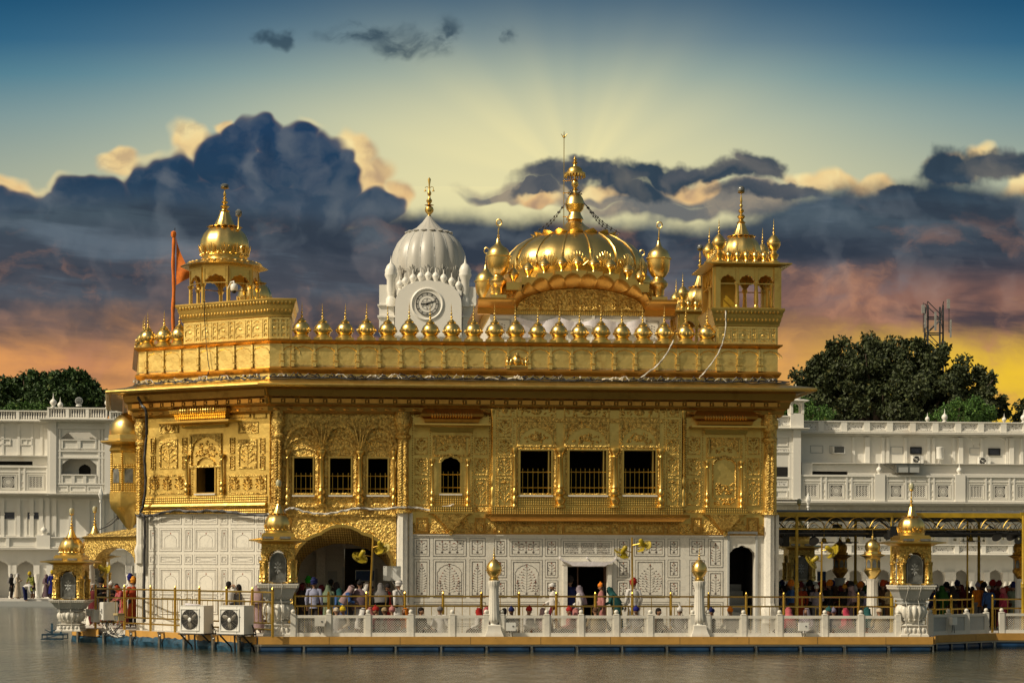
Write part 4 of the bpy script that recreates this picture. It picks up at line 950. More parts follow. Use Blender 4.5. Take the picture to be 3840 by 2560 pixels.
mb = MB(LC); zb = zl(985); mb.lathe([(.86, zE+.2), (.86, zb), (.82, zb+.02), (.80, zb+.12)], (0, 0, 0), 32, 0)
tip = ribbed_dome(mb, (0, 0, 0), .90, 1.22, zb+.08, 0, 12); mb.build('dome', G_DOME, o) if False else mb.build('dome', G_DOME, LT)
mb = MB(LC); lamp_finial(mb, (0, 0, tip-.05), zl(684)-tip, .20); mb.build('finial', [G_TRIM, GLASSD], LT)
mb = MB(LC); mb.lathe([(.03, 0), (.07, .05), (.03, .12), (.025, .5), (.10, .52)], (.62, -.35, zl(862)-.1), 8, 0); mb.lathe([(.09, 0), (.12, .04), (.12, .18), (.05, .25), (0, .26)], (.62, -.35, zl(862)+.42), 8, 1); mb.build('lamp', [G_TRIM, GLASSD], LT)

# right tower and two more behind: square kiosk with three arches a side and a crowd of small domes
def square_tower(x, y, z0, parent, F, h=1.08, name='corner_tower', block=None, yaw=0, small=True):
    M = F.M @ Matrix.Translation((x, y, 0)) @ Matrix.Rotation(yaw, 4, 'Z'); zE = z0+1.53
    mb = MB(F.M @ Matrix.Translation((x, y, 0)))
    if block: o = block
    else: mb.box(-h-.1, h+.1, -h-.1, h+.1, 9.0, z0+.01); o = mb.build(name, G_SHEET, parent)
    mb = MB(M); mb.box(-h, h, -h, h, z0-.05, z0+.05, 0)
    for k in range(4):
        m_ = mb.M; mb.M = M @ Matrix.Rotation(k*pi/2, 4, 'Z'); aw = (2*h-.2)/3
        for c in (-1, 1): mb.box(c*h-.10, c*h+.10, -h-.02, -h+.16, z0, zE-.1, 0)
        for j in (-.5, .5): mb.lathe([(.09, 0), (.09, .08), (.06, .12), (.085, .2), (.06, .75), (.10, .85), (.10, .9)], (j*aw, -h+.07, z0+.04), 8, 0)
        for j in (-1, 0, 1):
            pts = cusp(j*aw, aw*.80, z0+.86, .28, 5, 4, .07, .1); l0 = [(j*aw-aw/2, z0+.86)]+pts+[(j*aw+aw/2, z0+.86)]
            mb.strip(l0, [(p[0], zE-.06) for p in l0], -h-.0, -h+.14, 0); mb.frame(j*aw-aw/2+.02, j*aw+aw/2-.02, z0+.85, zE-.1, .035, -h-.03, -h, 0)
        mb.M = m_
    mb.box(-h, h, -h, h, zE-.08, zE, 0); kk = mb.build('kiosk', G_TRIM, o)
    mb = MB(M); mb.sq([(h-.05, zE-.06), (h+.10, zE-.08), (h+.40, zE-.02), (h+.40, zE+.02), (h+.05, zE+.09), (h+.02, zE+.12), (.5, zE+.13)], (0, 0, 0), 0, 4); mb.build('kiosk_eave', G_TRIM, kk)
    mb = MB(M); mb.lathe([(.72, zE+.10), (.70, zE+.2)], (0, 0, 0), 32, 0); tip = ribbed_dome(mb, (0, 0, 0), .72, 1.02, zE+.14, 0, 12); mb.build('dome', G_DOME, o)
    if not small: return o
    mb = MB(M); lamp_finial(mb, (0, 0, tip-.04), 1.28, .17); mb.build('finial', [G_TRIM, GLASSD], o)
    for (sx, sy) in ((-1, -1), (1, -1), (-1, 1), (1, 1)):
        mb = MB(M); c = (sx*(h-.14), sy*(h-.14), zE+.10); mb.lathe([(.17, 0), (.17, .05), (.11, .12), (.17, .24), (.18, .28), (.10, .36), (.10, .40), (.20, .52), (.245, .64), (.24, .68), (.255, .70), (.22, .78), (.12, .90), (.05, .97)], c, 16, 0, fl=.03, fn=8); fin(mb, (c[0], c[1], c[2]+.93), .62, .055); mb.build('minaret', G_DOME, o)
    for k in range(4):
        for j in range(5 if k != 2 else 0): domelet('t', [(.09, 0), (.09, .05), (.06, .1), (.115, .2), (.12, .25), (.08, .33), (.03, .38)], (.36, .30, .03), o, M @ Matrix.Rotation(k*pi/2, 4, 'Z') @ Matrix.Translation(((j-2)*.31, -h+.12, zE+.10)), G_DOME)
    return o
xq0 = X(2682); pR = [(xq0, -.02), (xE+.02, -.02), (xE+.02, 2.3), (xq0, 2.3)]
zRC = Z(1146)
RT = tower_block(FR, pR, zT, zRC, TEM, [(FR, xq0+.06, xE-.04, -.02, zrow0, zRC-.68)])
mb = MB(); blind(FR, [X(2690)+.72*k for k in range(3)], -.021, *blind_z); mb.build('blind_arcade', G_SHEET, RT)
mb = MB(FR.M)
xm = (xq0+xE)/2; square_tower(xm+.02, 1.14, zRC, TEM, FR, 1.1, block=RT)
bp = FR.I @ PW(2625, 1100, 84.5); square_tower(bp.x, bp.y, Z(1146, 0)-.05, TEM, FR, 1.0)
bp = FR.I @ PW(955, 1100, 85.5); square_tower(bp.x, bp.y, Z(1146, 0)+.2, TEM, FR, 1.0, small=False)
# panel board stored inside the right kiosk
mb = MB(FR.M); mb.box(xm-.95, xm-.1, .9, .95, zRC+.05, zRC+1.2); mb.build('shutter', YELP, RT)

# ================================================================== central pavilion and great dome
YP = 4.6
PX = lambda px: FR.hit(px, 1150, YP)[0]; PZ = lambda py: FR.hit(2160, py, YP)[1]
p0, p1 = PX(1842), PX(2486); zc = PZ(1131); zf = PZ(1182)
mb = MB(FR.M); mb.box(p0, p1, YP, YP+7.0, 9.0, zf-.002, 1); mb.box(p0-.02, p1+.02, YP-.03, YP+7.03, zf, zc+.55, 0)
PAV = mb.build('dome_pavilion', [G_REL, MARB], TEM)
mb = MB(FR.M)
for px in (1838, 1925, 1945, 2085, 2220, 2400, 2410, 2480): mb.box(PX(px), PX(px)+.10, YP-.06, YP, 9.0, zf-.02, 0)
for a, b in ((1850, 1915), (2418, 2470)):
    mb.frame(PX(a), PX(b), PZ(1270), PZ(1200), .03, YP-.03, YP, 1); 
    R = (PX(a)+.1, PX(b)-.1, PZ(1268), PZ(1206)); x, z = (R[0]+R[1])/2, R[2]
    for k in range(5):
        mb.boss(x, z+.08+.1*k, YP, .03, .04, .01, 0, 1); mb.boss(x-.09, z+.05+.1*k, YP, .04, .02, .01, .5, 1); mb.boss(x+.09, z+.05+.1*k, YP, .04, .02, .01, -.5, 1)
mb.box(PX(2176), PX(2192), YP-.02, YP, 9.0, PZ(1230), 2)
mb.build('marble_frame', [MARB, LINE, DARK], PAV)
mb = MB(FR.M)
for (a, b, s0, s1) in ((1935, 2090, 1200, 1260), (2095, 2245, 1215, 1232), (2250, 2405, 1205, 1262)):
    n = 12; vs = []; fs = []
    for i in range(n+1):
        t = i/n; x = PX(a)+(PX(b)-PX(a))*t; sag = math.sin(pi*t)
        vs += [(x, YP-.14-.06*math.sin(9*t), PZ(1192)-.16*sag), (x, YP-.18-.05*math.sin(9*t+1), PZ(s1)-.1*math.sin(t*7)), (x, YP-.12, PZ(1192)-.16*sag), (x, YP-.16, PZ(s1)-.1*math.sin(t*7))]
    for i in range(n): fs += [(4*i, 4*i+1, 4*i+5, 4*i+4), (4*i+2, 4*i+6, 4*i+7, 4*i+3)]
    mb.add(vs, fs, 0, True)
mb.build('hanging_cloth', CLOTHW, PAV)
mb = MB(FR.M)
for sgn, (a, b) in enumerate(((1790, 1928), (2416, 2530))):
    pts_ = [(PX(a), YP), (PX(b), YP)]; mb.sweep([(0, zf-.02), (.10, zf), (.14, zc-.28), (.55, zc-.10), (.60, zc-.04), (.6, zc+.02), (-.2, zc+.04)], pts_, 0)
for sx in (p0, p1):
    mb.box(sx-.45, sx+.45, YP-.5, YP+7.4, zc-.02, zc+.05, 0)
mb.box(PX(1842), PX(2486), YP-.06, YP, zf, PZ(1168), 1)
mb.build('cornice', [G_COP_SHADE, G_SCL], PAV)
# scalloped arched hood with panels inside
sc = [(1914, 1138), (1952, 1094), (1987, 1070), (2050, 1054), (2109, 1043), (2172, 1041), (2232, 1045), (2295, 1054), (2355, 1073), (2402, 1101), (2430, 1138)]
outer = []; inner = []
for i in range(len(sc)-1):
    for k in range(6):
        t = k/6; x = sc[i][0]*(1-t)+sc[i+1][0]*t; yv = sc[i][1]*(1-t)+sc[i+1][1]*t; bul = math.sin(pi*t)**.7*20-5
        outer.append((PX(x), PZ(yv-bul+4)))
outer.append((PX(2430), PZ(1138)))
na = len(outer)
for i in range(na):
    t = i/(na-1); x = 1938+(2412-1938)*t; a = (x-2175)/237; yy = 1160-76*math.sqrt(max(0, 1-a*a))**1.0
    inner.append((PX(x), PZ(yy)))
mb = MB(FR.M); n_ = na
mb.add([(p[0], YP-.62, p[1]) for p in outer]+[(p[0], YP-.62, p[1]-.05) for p in outer]+[((p[0]*.6+q_[0]*.4), YP-.5, p[1]*.55+q_[1]*.45-.05) for p, q_ in zip(outer, inner)]+[(q_[0], YP-.06, q_[1]) for q_ in inner]+[(p[0], YP+.2, p[1]+.02) for p in outer],
       [(r*n_+i, r*n_+i+1, (r+1)*n_+i+1, (r+1)*n_+i) for r in range(3) for i in range(n_-1)]+[(4*n_+i, 4*n_+i+1, i+1, i) for i in range(n_-1)], 0)
mb.strip([(q_[0], PZ(1165)) for q_ in inner], inner, YP-.10, YP-.05, 1)
for px in (1985, 2023, 2031, 2082, 2094, 2149, 2155, 2193, 2198, 2244, 2256, 2312, 2316, 2360):
    x = PX(px); zt_ = min(inner, key=lambda p: abs(p[0]-x))[1]; mb.box(x-.02, x+.02, YP-.13, YP-.10, PZ(1165), zt_-.05, 0)
rr = random.Random(9)
for k in range(170):
    x = rr.uniform(PX(1965), PX(2388)); zt_ = min(inner, key=lambda p: abs(p[0]-x))[1]; z = rr.uniform(PZ(1164)+.05, max(PZ(1164)+.06, zt_-.1)); mb.boss(x, z, YP-.10, .07, .05, .05, rr.uniform(0, 3), 1)
mb.build('arched_hood', [G_COP_SHADE, G_REL], PAV)  # hood brown stands partly for the shade on its underside
mb = MB(FR.M)
for px, py in ((1925, 1066), (1981, 1046), (2041, 1030), (2107, 1022), (2167, 1019), (2227, 1022), (2289, 1030), (2354, 1048), (2401, 1068)):
    x = PX(px); z = PZ(py); mb.box(x-.28, x+.28, YP-.35, YP+.5, PZ(py+29), z, 1)
    domelet('p', [(.10, 0), (.07, .08), (.09, .14), (.17, .22), (.20, .30), (.19, .33), (.22, .35), (.17, .44), (.09, .52), (.04, .57)], (.54, .36, .04), PAV, FR.M @ Matrix.Translation((x, YP-.05, z)), G_DOME, 14)
mb.build('stepped_ledge', [G_DOME, G_TRIM], PAV)
def urn(px, F, y, ztop_, base_z, k=1.0):
    x = FR.hit(px, 1000, y)[0]; mb = MB(FR.M @ Matrix.Translation((x, y, base_z))); s_ = k
    mb.box(-.30*s_, .30*s_, -.3*s_, .3*s_, 0, .16*s_, 0)
    mb.lathe([(a*s_, b*s_) for a, b in [(.26, .16), (.20, .22), (.22, .45), (.26, .52), (.34, .60), (.36, .70), (.30, .80), (.22, .86), (.20, .92), (.30, 1.02), (.40, 1.2), (.44, 1.45), (.445, 1.62), (.50, 1.64), (.50, 1.68), (.44, 1.70), (.43, 1.80), (.36, 1.95), (.20, 2.06), (.12, 2.14), (.08, 2.25), (.05, 2.35)]], (0, 0, 0), 24, 0, fl=.02, fn=12)
    fin(mb, (0, 0, 2.30*s_), .45*s_, .075*s_); mb.tube([(0, 0, 2.5*s_), (.03, 0, 2.86*s_)], .02, 5)
    tor = [(.03+.10*s_*math.cos(t*pi/6), -.03*math.cos(t*pi/6), 2.96*s_+.12*s_*math.sin(t*pi/6)) for t in range(13)]; mb.tube(tor, .028, 6); return mb.build('urn', G_DOME, PAV)
urn(1868, FR, YP-.05, 0, zc+.03, .95); urn(2470, FR, YP-.05, 0, zc+.03, .95); urn(1822, FR, YP+6.6, 0, zc+.03, .95); urn(2405, FR, YP+6.6, 0, zc+.03, .95)
mb = MB(FR.M); mb.box(p0+.3, p1-.3, YP+.3, YP+6.8, zc+.3, zc+.7); mb.build('dome_base', G_TRIM, PAV)
# the dome itself
gp = PW(2155, 1000, 78.0); zg = lambda py: PW(2155, py, 78.0).z
mb = MB(Matrix.Translation((gp.x, gp.y, 0)))
RM = 2.76; zb = zg(1050); zt2 = zg(893)
pr = [(.93, -.3), (.95, .0), (.965, .08), (1.0, .22), (.985, .40), (.93, .58), (.82, .76), (.68, .91), (.55, 1.0)]
mb.lathe([(RM*a, zb+(zt2-zb)*b) for a, b in pr], (0, 0, 0), 112, 0, fl=.034, fn=16)
for k in range(16):
    a = 2*pi*(k+.5)/16
    pts = [(RM*f*1.0*math.cos(a), RM*f*math.sin(a), zb+(zt2-zb)*b) for f, b in [(.98, .10), (.985, .22), (.97, .40), (.915, .58), (.81, .76), (.67, .91), (.55, 1.0)]]; mb.tube(pts, .035, 6, 0)
    for q in range(-4, 5):        # shell-shaped fluting at the foot
        b = 2*pi*k/16+q*.038; h = .50*(1-(abs(q)/5)**2); mb.tube([(RM*.985*math.cos(2*pi*k/16+q*.02), RM*.985*math.sin(2*pi*k/16+q*.02), zb+(zt2-zb)*.10), (RM*1.005*math.cos(b), RM*1.005*math.sin(b), zb+(zt2-zb)*(.12+h*.5)), (RM*.985*math.cos(b*1.0), RM*.985*math.sin(b), zb+(zt2-zb)*(.14+h*.62))], [.016, .014, .008], 5, 0)
GD = mb.build('great_dome', G_DOME, TEM)
mb = MB(Matrix.Translation((gp.x, gp.y, 0))); z2 = zt2; zk = zg(815)
mb.lathe([(1.46, z2-.05), (1.36, z2+.03), (1.08, z2+.12), (.80, z2+.24), (.55, z2+.38), (.38, z2+.50), (.28, z2+.62), (.24, z2+.72)], (0, 0, 0), 64, 0, fl=.03, fn=16)
for k in range(16):
    a = 2*pi*k/16; c, s_ = math.cos(a), math.sin(a)
    q = [(1.30, -.10, -.24), (1.50, -.02, -.28), (1.70, .08, 0), (1.50, -.02, .28), (1.30, -.10, .24)]
    vs = [(r*c-t*s_, r*s_+t*c, z2+.06+h) for r, h, t in q]+[(1.50*c, 1.50*s_, z2-.10)]+[(1.42*c, 1.42*s_, z2+.16)]
    mb.add(vs, [(0, 1, 6), (1, 2, 6), (2, 3, 6), (3, 4, 6), (4, 0, 6), (1, 0, 5), (2, 1, 5), (3, 2, 5), (4, 3, 5), (0, 4, 5)], 0, True)
mb.build('lotus_collar', G_DOME, GD)
mb = MB(Matrix.Translation((gp.x, gp.y, 0))); z3 = zk
mb.lathe([(.34, z3-.1), (.30, z3), (.24, z3+.10), (.22, z3+.18), (.32, z3+.30), (.36, z3+.46), (.38, z3+.48), (.36, z3+.56), (.31, z3+.72), (.22, z3+.86), (.10, z3+.92), (.08, z3+1.02), (.14, z3+1.06), (.06, z3+1.1), (.12, z3+1.2), (.145, z3+1.30), (.12, z3+1.38), (.05, z3+1.46), (.05, z3+1.55), (.10, z3+1.6), (.05, z3+1.7), (.08, z3+1.8), (.05, z3+2.0), (.05, z3+2.08)], (0, 0, 0), 20, 0)
mb.build('finial', G_DOME, GD)
mb = MB(Matrix.Translation((gp.x, gp.y, 0))); zu = zg(655)
mb.lathe([(.05, zu+.06), (.40, zu+.0), (.40, zu+.06), (.30, zu+.10), (.28, zu+.2), (.20, zu+.28), (.08, zu+.32), (.06, zu+.38), (.11, zu+.46), (.05, zu+.52), (.07, zu+.58), (.02, zu+.68), (0, zu+.72)], (0, 0, 0), 20, 0)
for k in range(20): a = 2*pi*k/20; mb.lathe([(.0, -.14), (.035, -.09), (.02, 0)], (.38*math.cos(a), .38*math.sin(a), zu), 5, 0)
mb.build('umbrella', G_TRIM, GD)
mb = MB(Matrix.Translation((gp.x, gp.y, 0))); xr = -.42
mb.tube([(xr, 0, z3-.35), (xr, 0, zg(515))], .016, 5, 0); mb.tube([(xr, 0, zg(515)), (xr, 0, zg(492))], [.03, .006], 5)
for sg in (-1, 1): mb.tube([(xr, 0, zg(517)), (xr+sg*.06, 0, zg(510)), (xr+sg*.12, 0, zg(502))], [.03, .02, .006], 5)
mb.lathe([(.01, 0), (.05, .06), (.01, .14)], (xr, 0, zg(520)), 6)
for py in (678, 724, 813): mb.tube([(xr-.04, 0, zg(py)), (0, 0, zg(py))], .018, 5)
mb.build('rod', G_TRIM, GD)
mb = MB(Matrix.Translation((gp.x, gp.y, 0))); rr = random.Random(4)
for sg, n_ in ((1, 3), (-1, 2)):
    for k in range(n_):
        e = Vector((sg*(1.25+.25*k), -.5+.3*k, z2+.2)); s0 = Vector((sg*.36, 0, z3+.55)); pts = [s0.lerp(e, t/8)-Vector((0, 0, .12*math.sin(pi*t/8))) for t in range(9)]
        mb.tube(pts, .010, 4, 0)
        for p in pts[1:-1]: mb.blob(tuple(p), .035, .035, .05, 5, 4, 1)
for k in range(26): a = rr.uniform(0, 2*pi); mb.obox((.2*math.cos(a), .2*math.sin(a), z3+.84+rr.uniform(0, .14)), (math.cos(a), math.sin(a), rr.uniform(-.5, .9)), .18, .02, .02, 1)
mb.build('light_string', [CABLE, BLACK], GD)
# ================================================================== water, ground, platform
def water_mat():
    m_, n, p, co = material('pool_water')
    n.put(p.inputs['Base Color'], n.mix(n.noise(co, .12, 3), (.036, .042, .027, 1), (.056, .062, .038, 1)))
    p.inputs['Roughness'].default_value = .07; p.inputs['IOR'].default_value = 1.33
    st = n.vm('MULTIPLY', co, (1.0, .25, 1)); h = n.noise(st, 3.6, 5, .66, .3); h2 = n.noise(n.vm('MULTIPLY', co, (.5, .35, 1)), .9, 2, .5)
    calm = n.step(n.noise(n.vm('MULTIPLY', co, (.10, .22, 1)), .6, 3, .55), .35, .65)
    h = n.m('ADD', n.m('MULTIPLY', h, n.m('ADD', .65, n.m('MULTIPLY', calm, .5))), n.m('MULTIPLY', h2, .5))
    n.put(p.inputs['Normal'], n.bump(h, 1.0, .06)); return m_
WZ = -.48
mb = MB(); mb.add([(-140, -150, WZ), (140, -150, WZ), (140, 80, WZ), (-140, 80, WZ)], [(0, 1, 2, 3)]); tag(mb.build('water', water_mat()), kind='structure')
PAVE = marble('paving', (.62, .59, .54), .4, .2, .5)
FB = Frame(0, 68, 4.5)               # edge of the far walk
mb = MB(FB.M); mb.box(-140, 140, 0, 30, -.9, 0, 0); mb.box(-140, 140, -.45, 0, -.9, -.14, 1); tag(mb.build('walkway', [PAVE, MARB_G]), kind='structure')
GRD = plain('ground_earth', (.20, .17, .12), .9)
mb = MB(); mb.add([(-1500, 60, -1.2), (1500, 60, -1.2), (1500, 2500, -1.2), (-1500, 2500, -1.2)], [(0, 1, 2, 3)]); mb.add([(-1500, -900, -1.3), (1500, -900, -1.3), (1500, 60, -1.3), (-1500, 60, -1.3)], [(0, 1, 2, 3)]); tag(mb.build('ground', GRD), kind='structure')

# platform outline (front edge 4 m before the wall)
YF = -4.0
fx0, fx1 = FR.X(968, YF), FR.X(3498, YF)
P1 = FR.M @ Vector((fx0, YF, 0)); P2 = FR.M @ Vector((fx1, YF, 0))
LQ = PW(283, 2366, 74.5); PL = Vector((LQ.x, LQ.y, 0))                        # far-left corner
R1 = PW(3506, 2380, 68.6); R2 = PW(3727, 2370, 71.0); R1 = Vector((R1.x, R1.y, 0)); R2 = Vector((R2.x, R2.y, 0)); R3 = FR.M @ Vector((FR.I @ R2)) + (FR.M.to_3x3() @ Vector((30, 0, 0)))
rd = FR.M.to_3x3()
PLAT = [PL, P1, P2, R1, R2, R3, R3+rd @ Vector((0, 7, 0)), R2+rd @ Vector((0, 7, 0)), FR.M @ Vector((fx1+1.2, 19, 0)), FR.M @ Vector((fx0-3, 19, 0)), PL+Vector((-1.5, 9, 0))]
mb = MB(); mb.slab([(p.x, p.y) for p in PLAT], -.30, 0); tag(mb.build('platform', PAVE), kind='structure')
# things along the water: yellow boards, blue floats, white kerb
def board(a, b, label, zt=0.0, zb=-.235, off=.05, name='fascia_board'):
    dr = (b-a).normalized(); nrm = Vector((dr.y, -dr.x, 0)); L = (b-a).length; M = Matrix.Translation(a+nrm*off) @ Matrix.Rotation(math.atan2(dr.y, dr.x), 4, 'Z')
    mb = MB(M); mb.box(0, L, -.04, .0, zb, zt); mb.box(0, L, -.04, off*.5, zt, zt+.012); k = 0.0
    while k < L-.3: mb.box(k, k+.012, -.043, -.04, zb, zt, 1); k += 2.27
    for t in along(F0, .3, L-.3, 1.1): mb.boss(t, zt-.03, -.04, .012, .012, .006, 0, 1, 5)
    return tag(mb.build(name, [YELB, BLACK]), label, 'board', 'boards edging the platform')
lx = lambda t: PL.lerp(P1, t)
def onL(px): # point of the left edge seen at this column
    best = min((abs((HX+FOC*(lx(t/400).x)/(lx(t/400).y+70))-px), t/400) for t in range(-20, 420)); return lx(best[1])
board(P1, P2, 'long ochre board along the front edge of the platform under the marble balustrade')
board(P2+(R1-P2)*.02, R1, 'short ochre board turning the right front corner of the platform')
board(R1, R2, 'ochre board slanting back under the grey balustrade right of the corner kiosk')
board(R2, R3, 'ochre board under the causeway balustrade at the right edge of the photo')
board(onL(478), onL(968), 'ochre board below the two air conditioners and the railing')
bq = onL(288); bb = onL(388); board(Vector((bq.x, bq.y, 0)), bb, 'tilted loose ochre board below the grey electrical cabinet', -.02, -.27, .16)
def floats(a, b, n, label, r=.17, group='blue floats under the platform edge'):
    dr = (b-a).normalized(); nrm = Vector((dr.y, -dr.x, 0)); L = (b-a).length; e = empty('pontoon', label, 'float', tuple(a+nrm*(-.12)+Vector((0, 0, WZ))), math.atan2(dr.y, dr.x), group)
    mb = MB(); w_ = L/n
    for i in range(n): mb.tube([(w_*i+.04, 0, .06), (w_*i+.10, 0, .06), (w_*(i+1)-.10, 0, .06), (w_*(i+1)-.04, 0, .06)], [r*.7, r, r, r*.7], 12)
    mb.build('float_pipe', BLUEP, e, world=False)
    mb = MB()
    for i in range(n+1): mb = MB(); mb.box(w_*i-.025, w_*i+.025, -r-.03, -r+.0, -.12, .20); mb.tube([(w_*i, -r-.04, .02), (w_*i+.06, -r-.04, -.06)], .02, 5); mb.build('strap', STEEL, e, world=False)
    return e
floats(P1, P2, 15, 'row of blue float pipes below the long ochre front board')
floats(R1, R2, 4, 'short row of blue floats below the slanting right board')
floats(R2, R3, 12, 'row of blue floats under the causeway at the right edge')
mb = MB(); dr = (P1-PL).normalized(); nrm = Vector((dr.y, -dr.x, 0)); L = (P1-PL).length; rr = random.Random(8); vs = []; fs = []; n_ = 60
for i in range(n_+1):
    t = i/n_*.985; p = PL+dr*(L*t); 
    for j, (o, z) in enumerate(((.02, -.16), (.16, -.24), (.20, -.36), (.14, -.56))): q = p+nrm*(o+rr.uniform(-.05, .05)); vs.append((q.x, q.y, z+rr.uniform(-.025, .025)))
for i in range(n_):
    for j in range(3): fs.append((i*4+j, i*4+j+1, i*4+5+j, i*4+4+j))
mb.add(vs, fs, 0, True); b = len(vs); mb.add([(v[0]+.02, v[1]+.05, v[2]) for v in vs], fs, 0, True)
e = tag(mb.build('tarpaulin', BLUET), 'crumpled blue tarpaulin wrapped along the left platform edge at the water', 'tarpaulin')
for i, px in enumerate((317, 415, 516, 623, 716, 826, 923)):
    p = onL(px)+nrm*.26; mb = MB(Matrix.Translation(p) @ Matrix.Rotation(math.atan2(dr.y, dr.x), 4, 'Z')); mb.box(-.06, .06, -.03, .03, -.62, -.02); mb.box(-.05, .05, -.06, .2, -.04, .02); mb.boss(.10, -.12, -.03, .05, .06, .05)
    tag(mb.build('mooring_post', STEEL), 'dark metal bracket post gripping the tarpaulin edge, ' + ('nearest the left kiosk', 'below the tilted board', 'below the cable tangle', 'below the cabinet railing', 'left of the first air conditioner', 'between the two air conditioners', 'right below the second air conditioner')[i], 'post', 'posts along the left edge')
# little blue work raft at the far left
q = PW(203, 2392, 75.2); mb = MB(Matrix.Translation((q.x, q.y, WZ)))
rf = empty('work_raft', 'small blue metal work raft floating left of the corner kiosk', 'raft', (q.x, q.y, WZ), 0)
mb = MB(); mb.frame(-.35, .45, .02, .24, .035, -.5, -.46); mb.frame(-.35, .45, .02, .24, .035, .3, .34); mb.box(-.35, .45, -.5, .3, .18, .22); mb.obox((0, -.48, .13), (1, 0, .25), .8, .03, .03); mb.build('deck', BLUET, rf, world=False)
mb = MB(); mb.box(-.05, .02, -.3, -.24, .2, .62); mb.box(.28, .34, -.3, -.24, .2, .68); mb.obox((.2, -.27, .42), (1, 0, .4), .7, .04, .04); mb.obox((-.1, -.27, .3), (1, 0, -.5), .4, .03, .03); mb.build('upright', BLUET, rf, world=False)

# ================================================================== far white buildings
D2 = 142.0
FW = Frame(0, 72, 4.5)
JALI_, n, p, co = material('jali_screen')
x_, y_, z_ = n.sep(co); g = n.m('MULTIPLY', n.m('SINE', n.m('MULTIPLY', x_, 40.0)), n.m('SINE', n.m('MULTIPLY', z_, 40.0)))
g2 = n.vor(n.vm('MULTIPLY', co, (1, .2, 1)), 7.0); n.put(p.inputs['Base Color'], n.mix(n.step(n.m('ADD', n.m('MULTIPLY', g, .3), n.m('MULTIPLY', g2, 1.6)), .35, .5), (.10, .095, .085, 1), (.70, .68, .64, 1))); p.inputs['Roughness'].default_value = .6
JALI = JALI_
WALLW = marble('white_wash', (.75, .725, .66), .8, .05, .5)
WALLS = marble('white_wash_trim', (.77, .745, .68), .6, .05, .5)
DOMEW = marble('dome_plaster', (.47, .455, .41), .9, .1, .5)
GRILL = plain('blue_grille', (.05, .055, .075), .5, var=.5, scale=18)
def chhajja(mb, x0, x1, z, d=.5, y=0.0, h=.14): mb.box(x0, x1, y-d, y, z-h*.4, z); mb.box(x0, x1, y-d*.5, y, z-h, z-h*.4-.003)
def wfin(parent, F, x, y, z, k=1.0, name='finial'):
    k *= .58
    mb = MB(F.M @ Matrix.Translation((x, y, z))); mb.lathe([(a*k, b*k) for a, b in [(.30, 0), (.30, .08), (.14, .14), (.22, .24), (.36, .45), (.38, .60), (.30, .78), (.14, .92), (.07, 1.0), (.09, 1.08), (.04, 1.16), (.02, 1.55), (0, 1.6)]], (0, 0, 0), 14, fl=.04, fn=10); return mb.build(name, WALLS, parent)
def balu(parent, F, x0, x1, z0, z1, y, step, jal=True, post=.22, name='parapet_rail'):
    mb = MB(F.M); n = max(1, round((x1-x0)/step)); w_ = (x1-x0)/n; H = z1-z0
    mb.box(x0, x1, y-.10, y+.12, z0, z0+H*.12, 0); mb.box(x0, x1, y-.14, y+.16, z1-H*.11, z1, 0)
    for i in range(n+1): mb.box(max(x0, x0+w_*i-post/2), min(x1, x0+w_*i+post/2), y-.12, y+.14, z0, z1+.0, 0)
    mb.box(x0, x1, y+.04, y+.08, z0, z1, 1 if jal == 2 else 0)
    for i in range(n):
        a, b = x0+w_*i+post/2+.06, x0+w_*(i+1)-post/2-.06
        if jal == 1:
            k = int((b-a)/.16)
            for q in range(k): 
                xx = a+(b-a)*(q+.5)/k; mb.lathe([(.045, 0), (.06, H*.2), (.03, H*.45), (.055, H*.6), (.03, H*.76)], (xx, y, z0+H*.12), 6, 0)
                mb.box(xx-.035+.08, xx+.035+.08, y+.03, y+.04, z0+H*.16, z0+H*.80, 2)
        elif jal == 2: mb.frame(a-.05, b+.05, z0+H*.16, z0+H*.84, .05, y-.03, y+.04, 0)
    return mb.build(name, [WALLS, JALI, GRILL], parent)
def jpanel(mb, x0, x1, z0, z1, y, star):
    mb.frame(x0-.12, x1+.12, z0-.12, z1+.12, .05, y-.05, y, 0); xc, zc_ = (x0+x1)/2, (z0+z1)/2
    mb.box(x0, x1, y+.06, y+.08, z0, z1, 1)
    if star:
        for k in range(24): a = pi*k/12; mb.obox((xc+.27*(x1-x0)*math.cos(a), y+.02, zc_+.27*(z1-z0)*math.sin(a)), (math.cos(a), 0, math.sin(a)), (x1-x0)*.48, .03, .024, 0)
        for r in (.16, .29, .41):
            for k in range(24): a = pi*(k+.5)/12; mb.obox((xc+r*(x1-x0)*math.cos(a), y+.02, zc_+r*(z1-z0)*math.sin(a)), (-math.sin(a), 0, math.cos(a)), r*(x1-x0)*.28, .03, .024, 0)
    else:
        n = 6
        for k in range(-n, n+1):
            for sg in (-1, 1):
                d_ = k/n*(x1-x0); a = max(x0, x0+d_ if sg > 0 else x0+d_); 
                xa = xc+d_/1.0; L = .5*(x1-x0)*(1-abs(k)/n)*1.41
                if L > .05: mb.obox((xc+d_/2, y+.02, zc_-sg*d_/2), (1, 0, sg), L*2*.98, .03, .026, 0)
        for k in range(1, 4): mb.box(x0+(x1-x0)*k/4-.012, x0+(x1-x0)*k/4+.012, y, y+.03, z0, z1, 0)
    mb.frame(x0-.02, x1+.02, z0-.02, z1+.02, .06, y-.02, y+.03, 0)
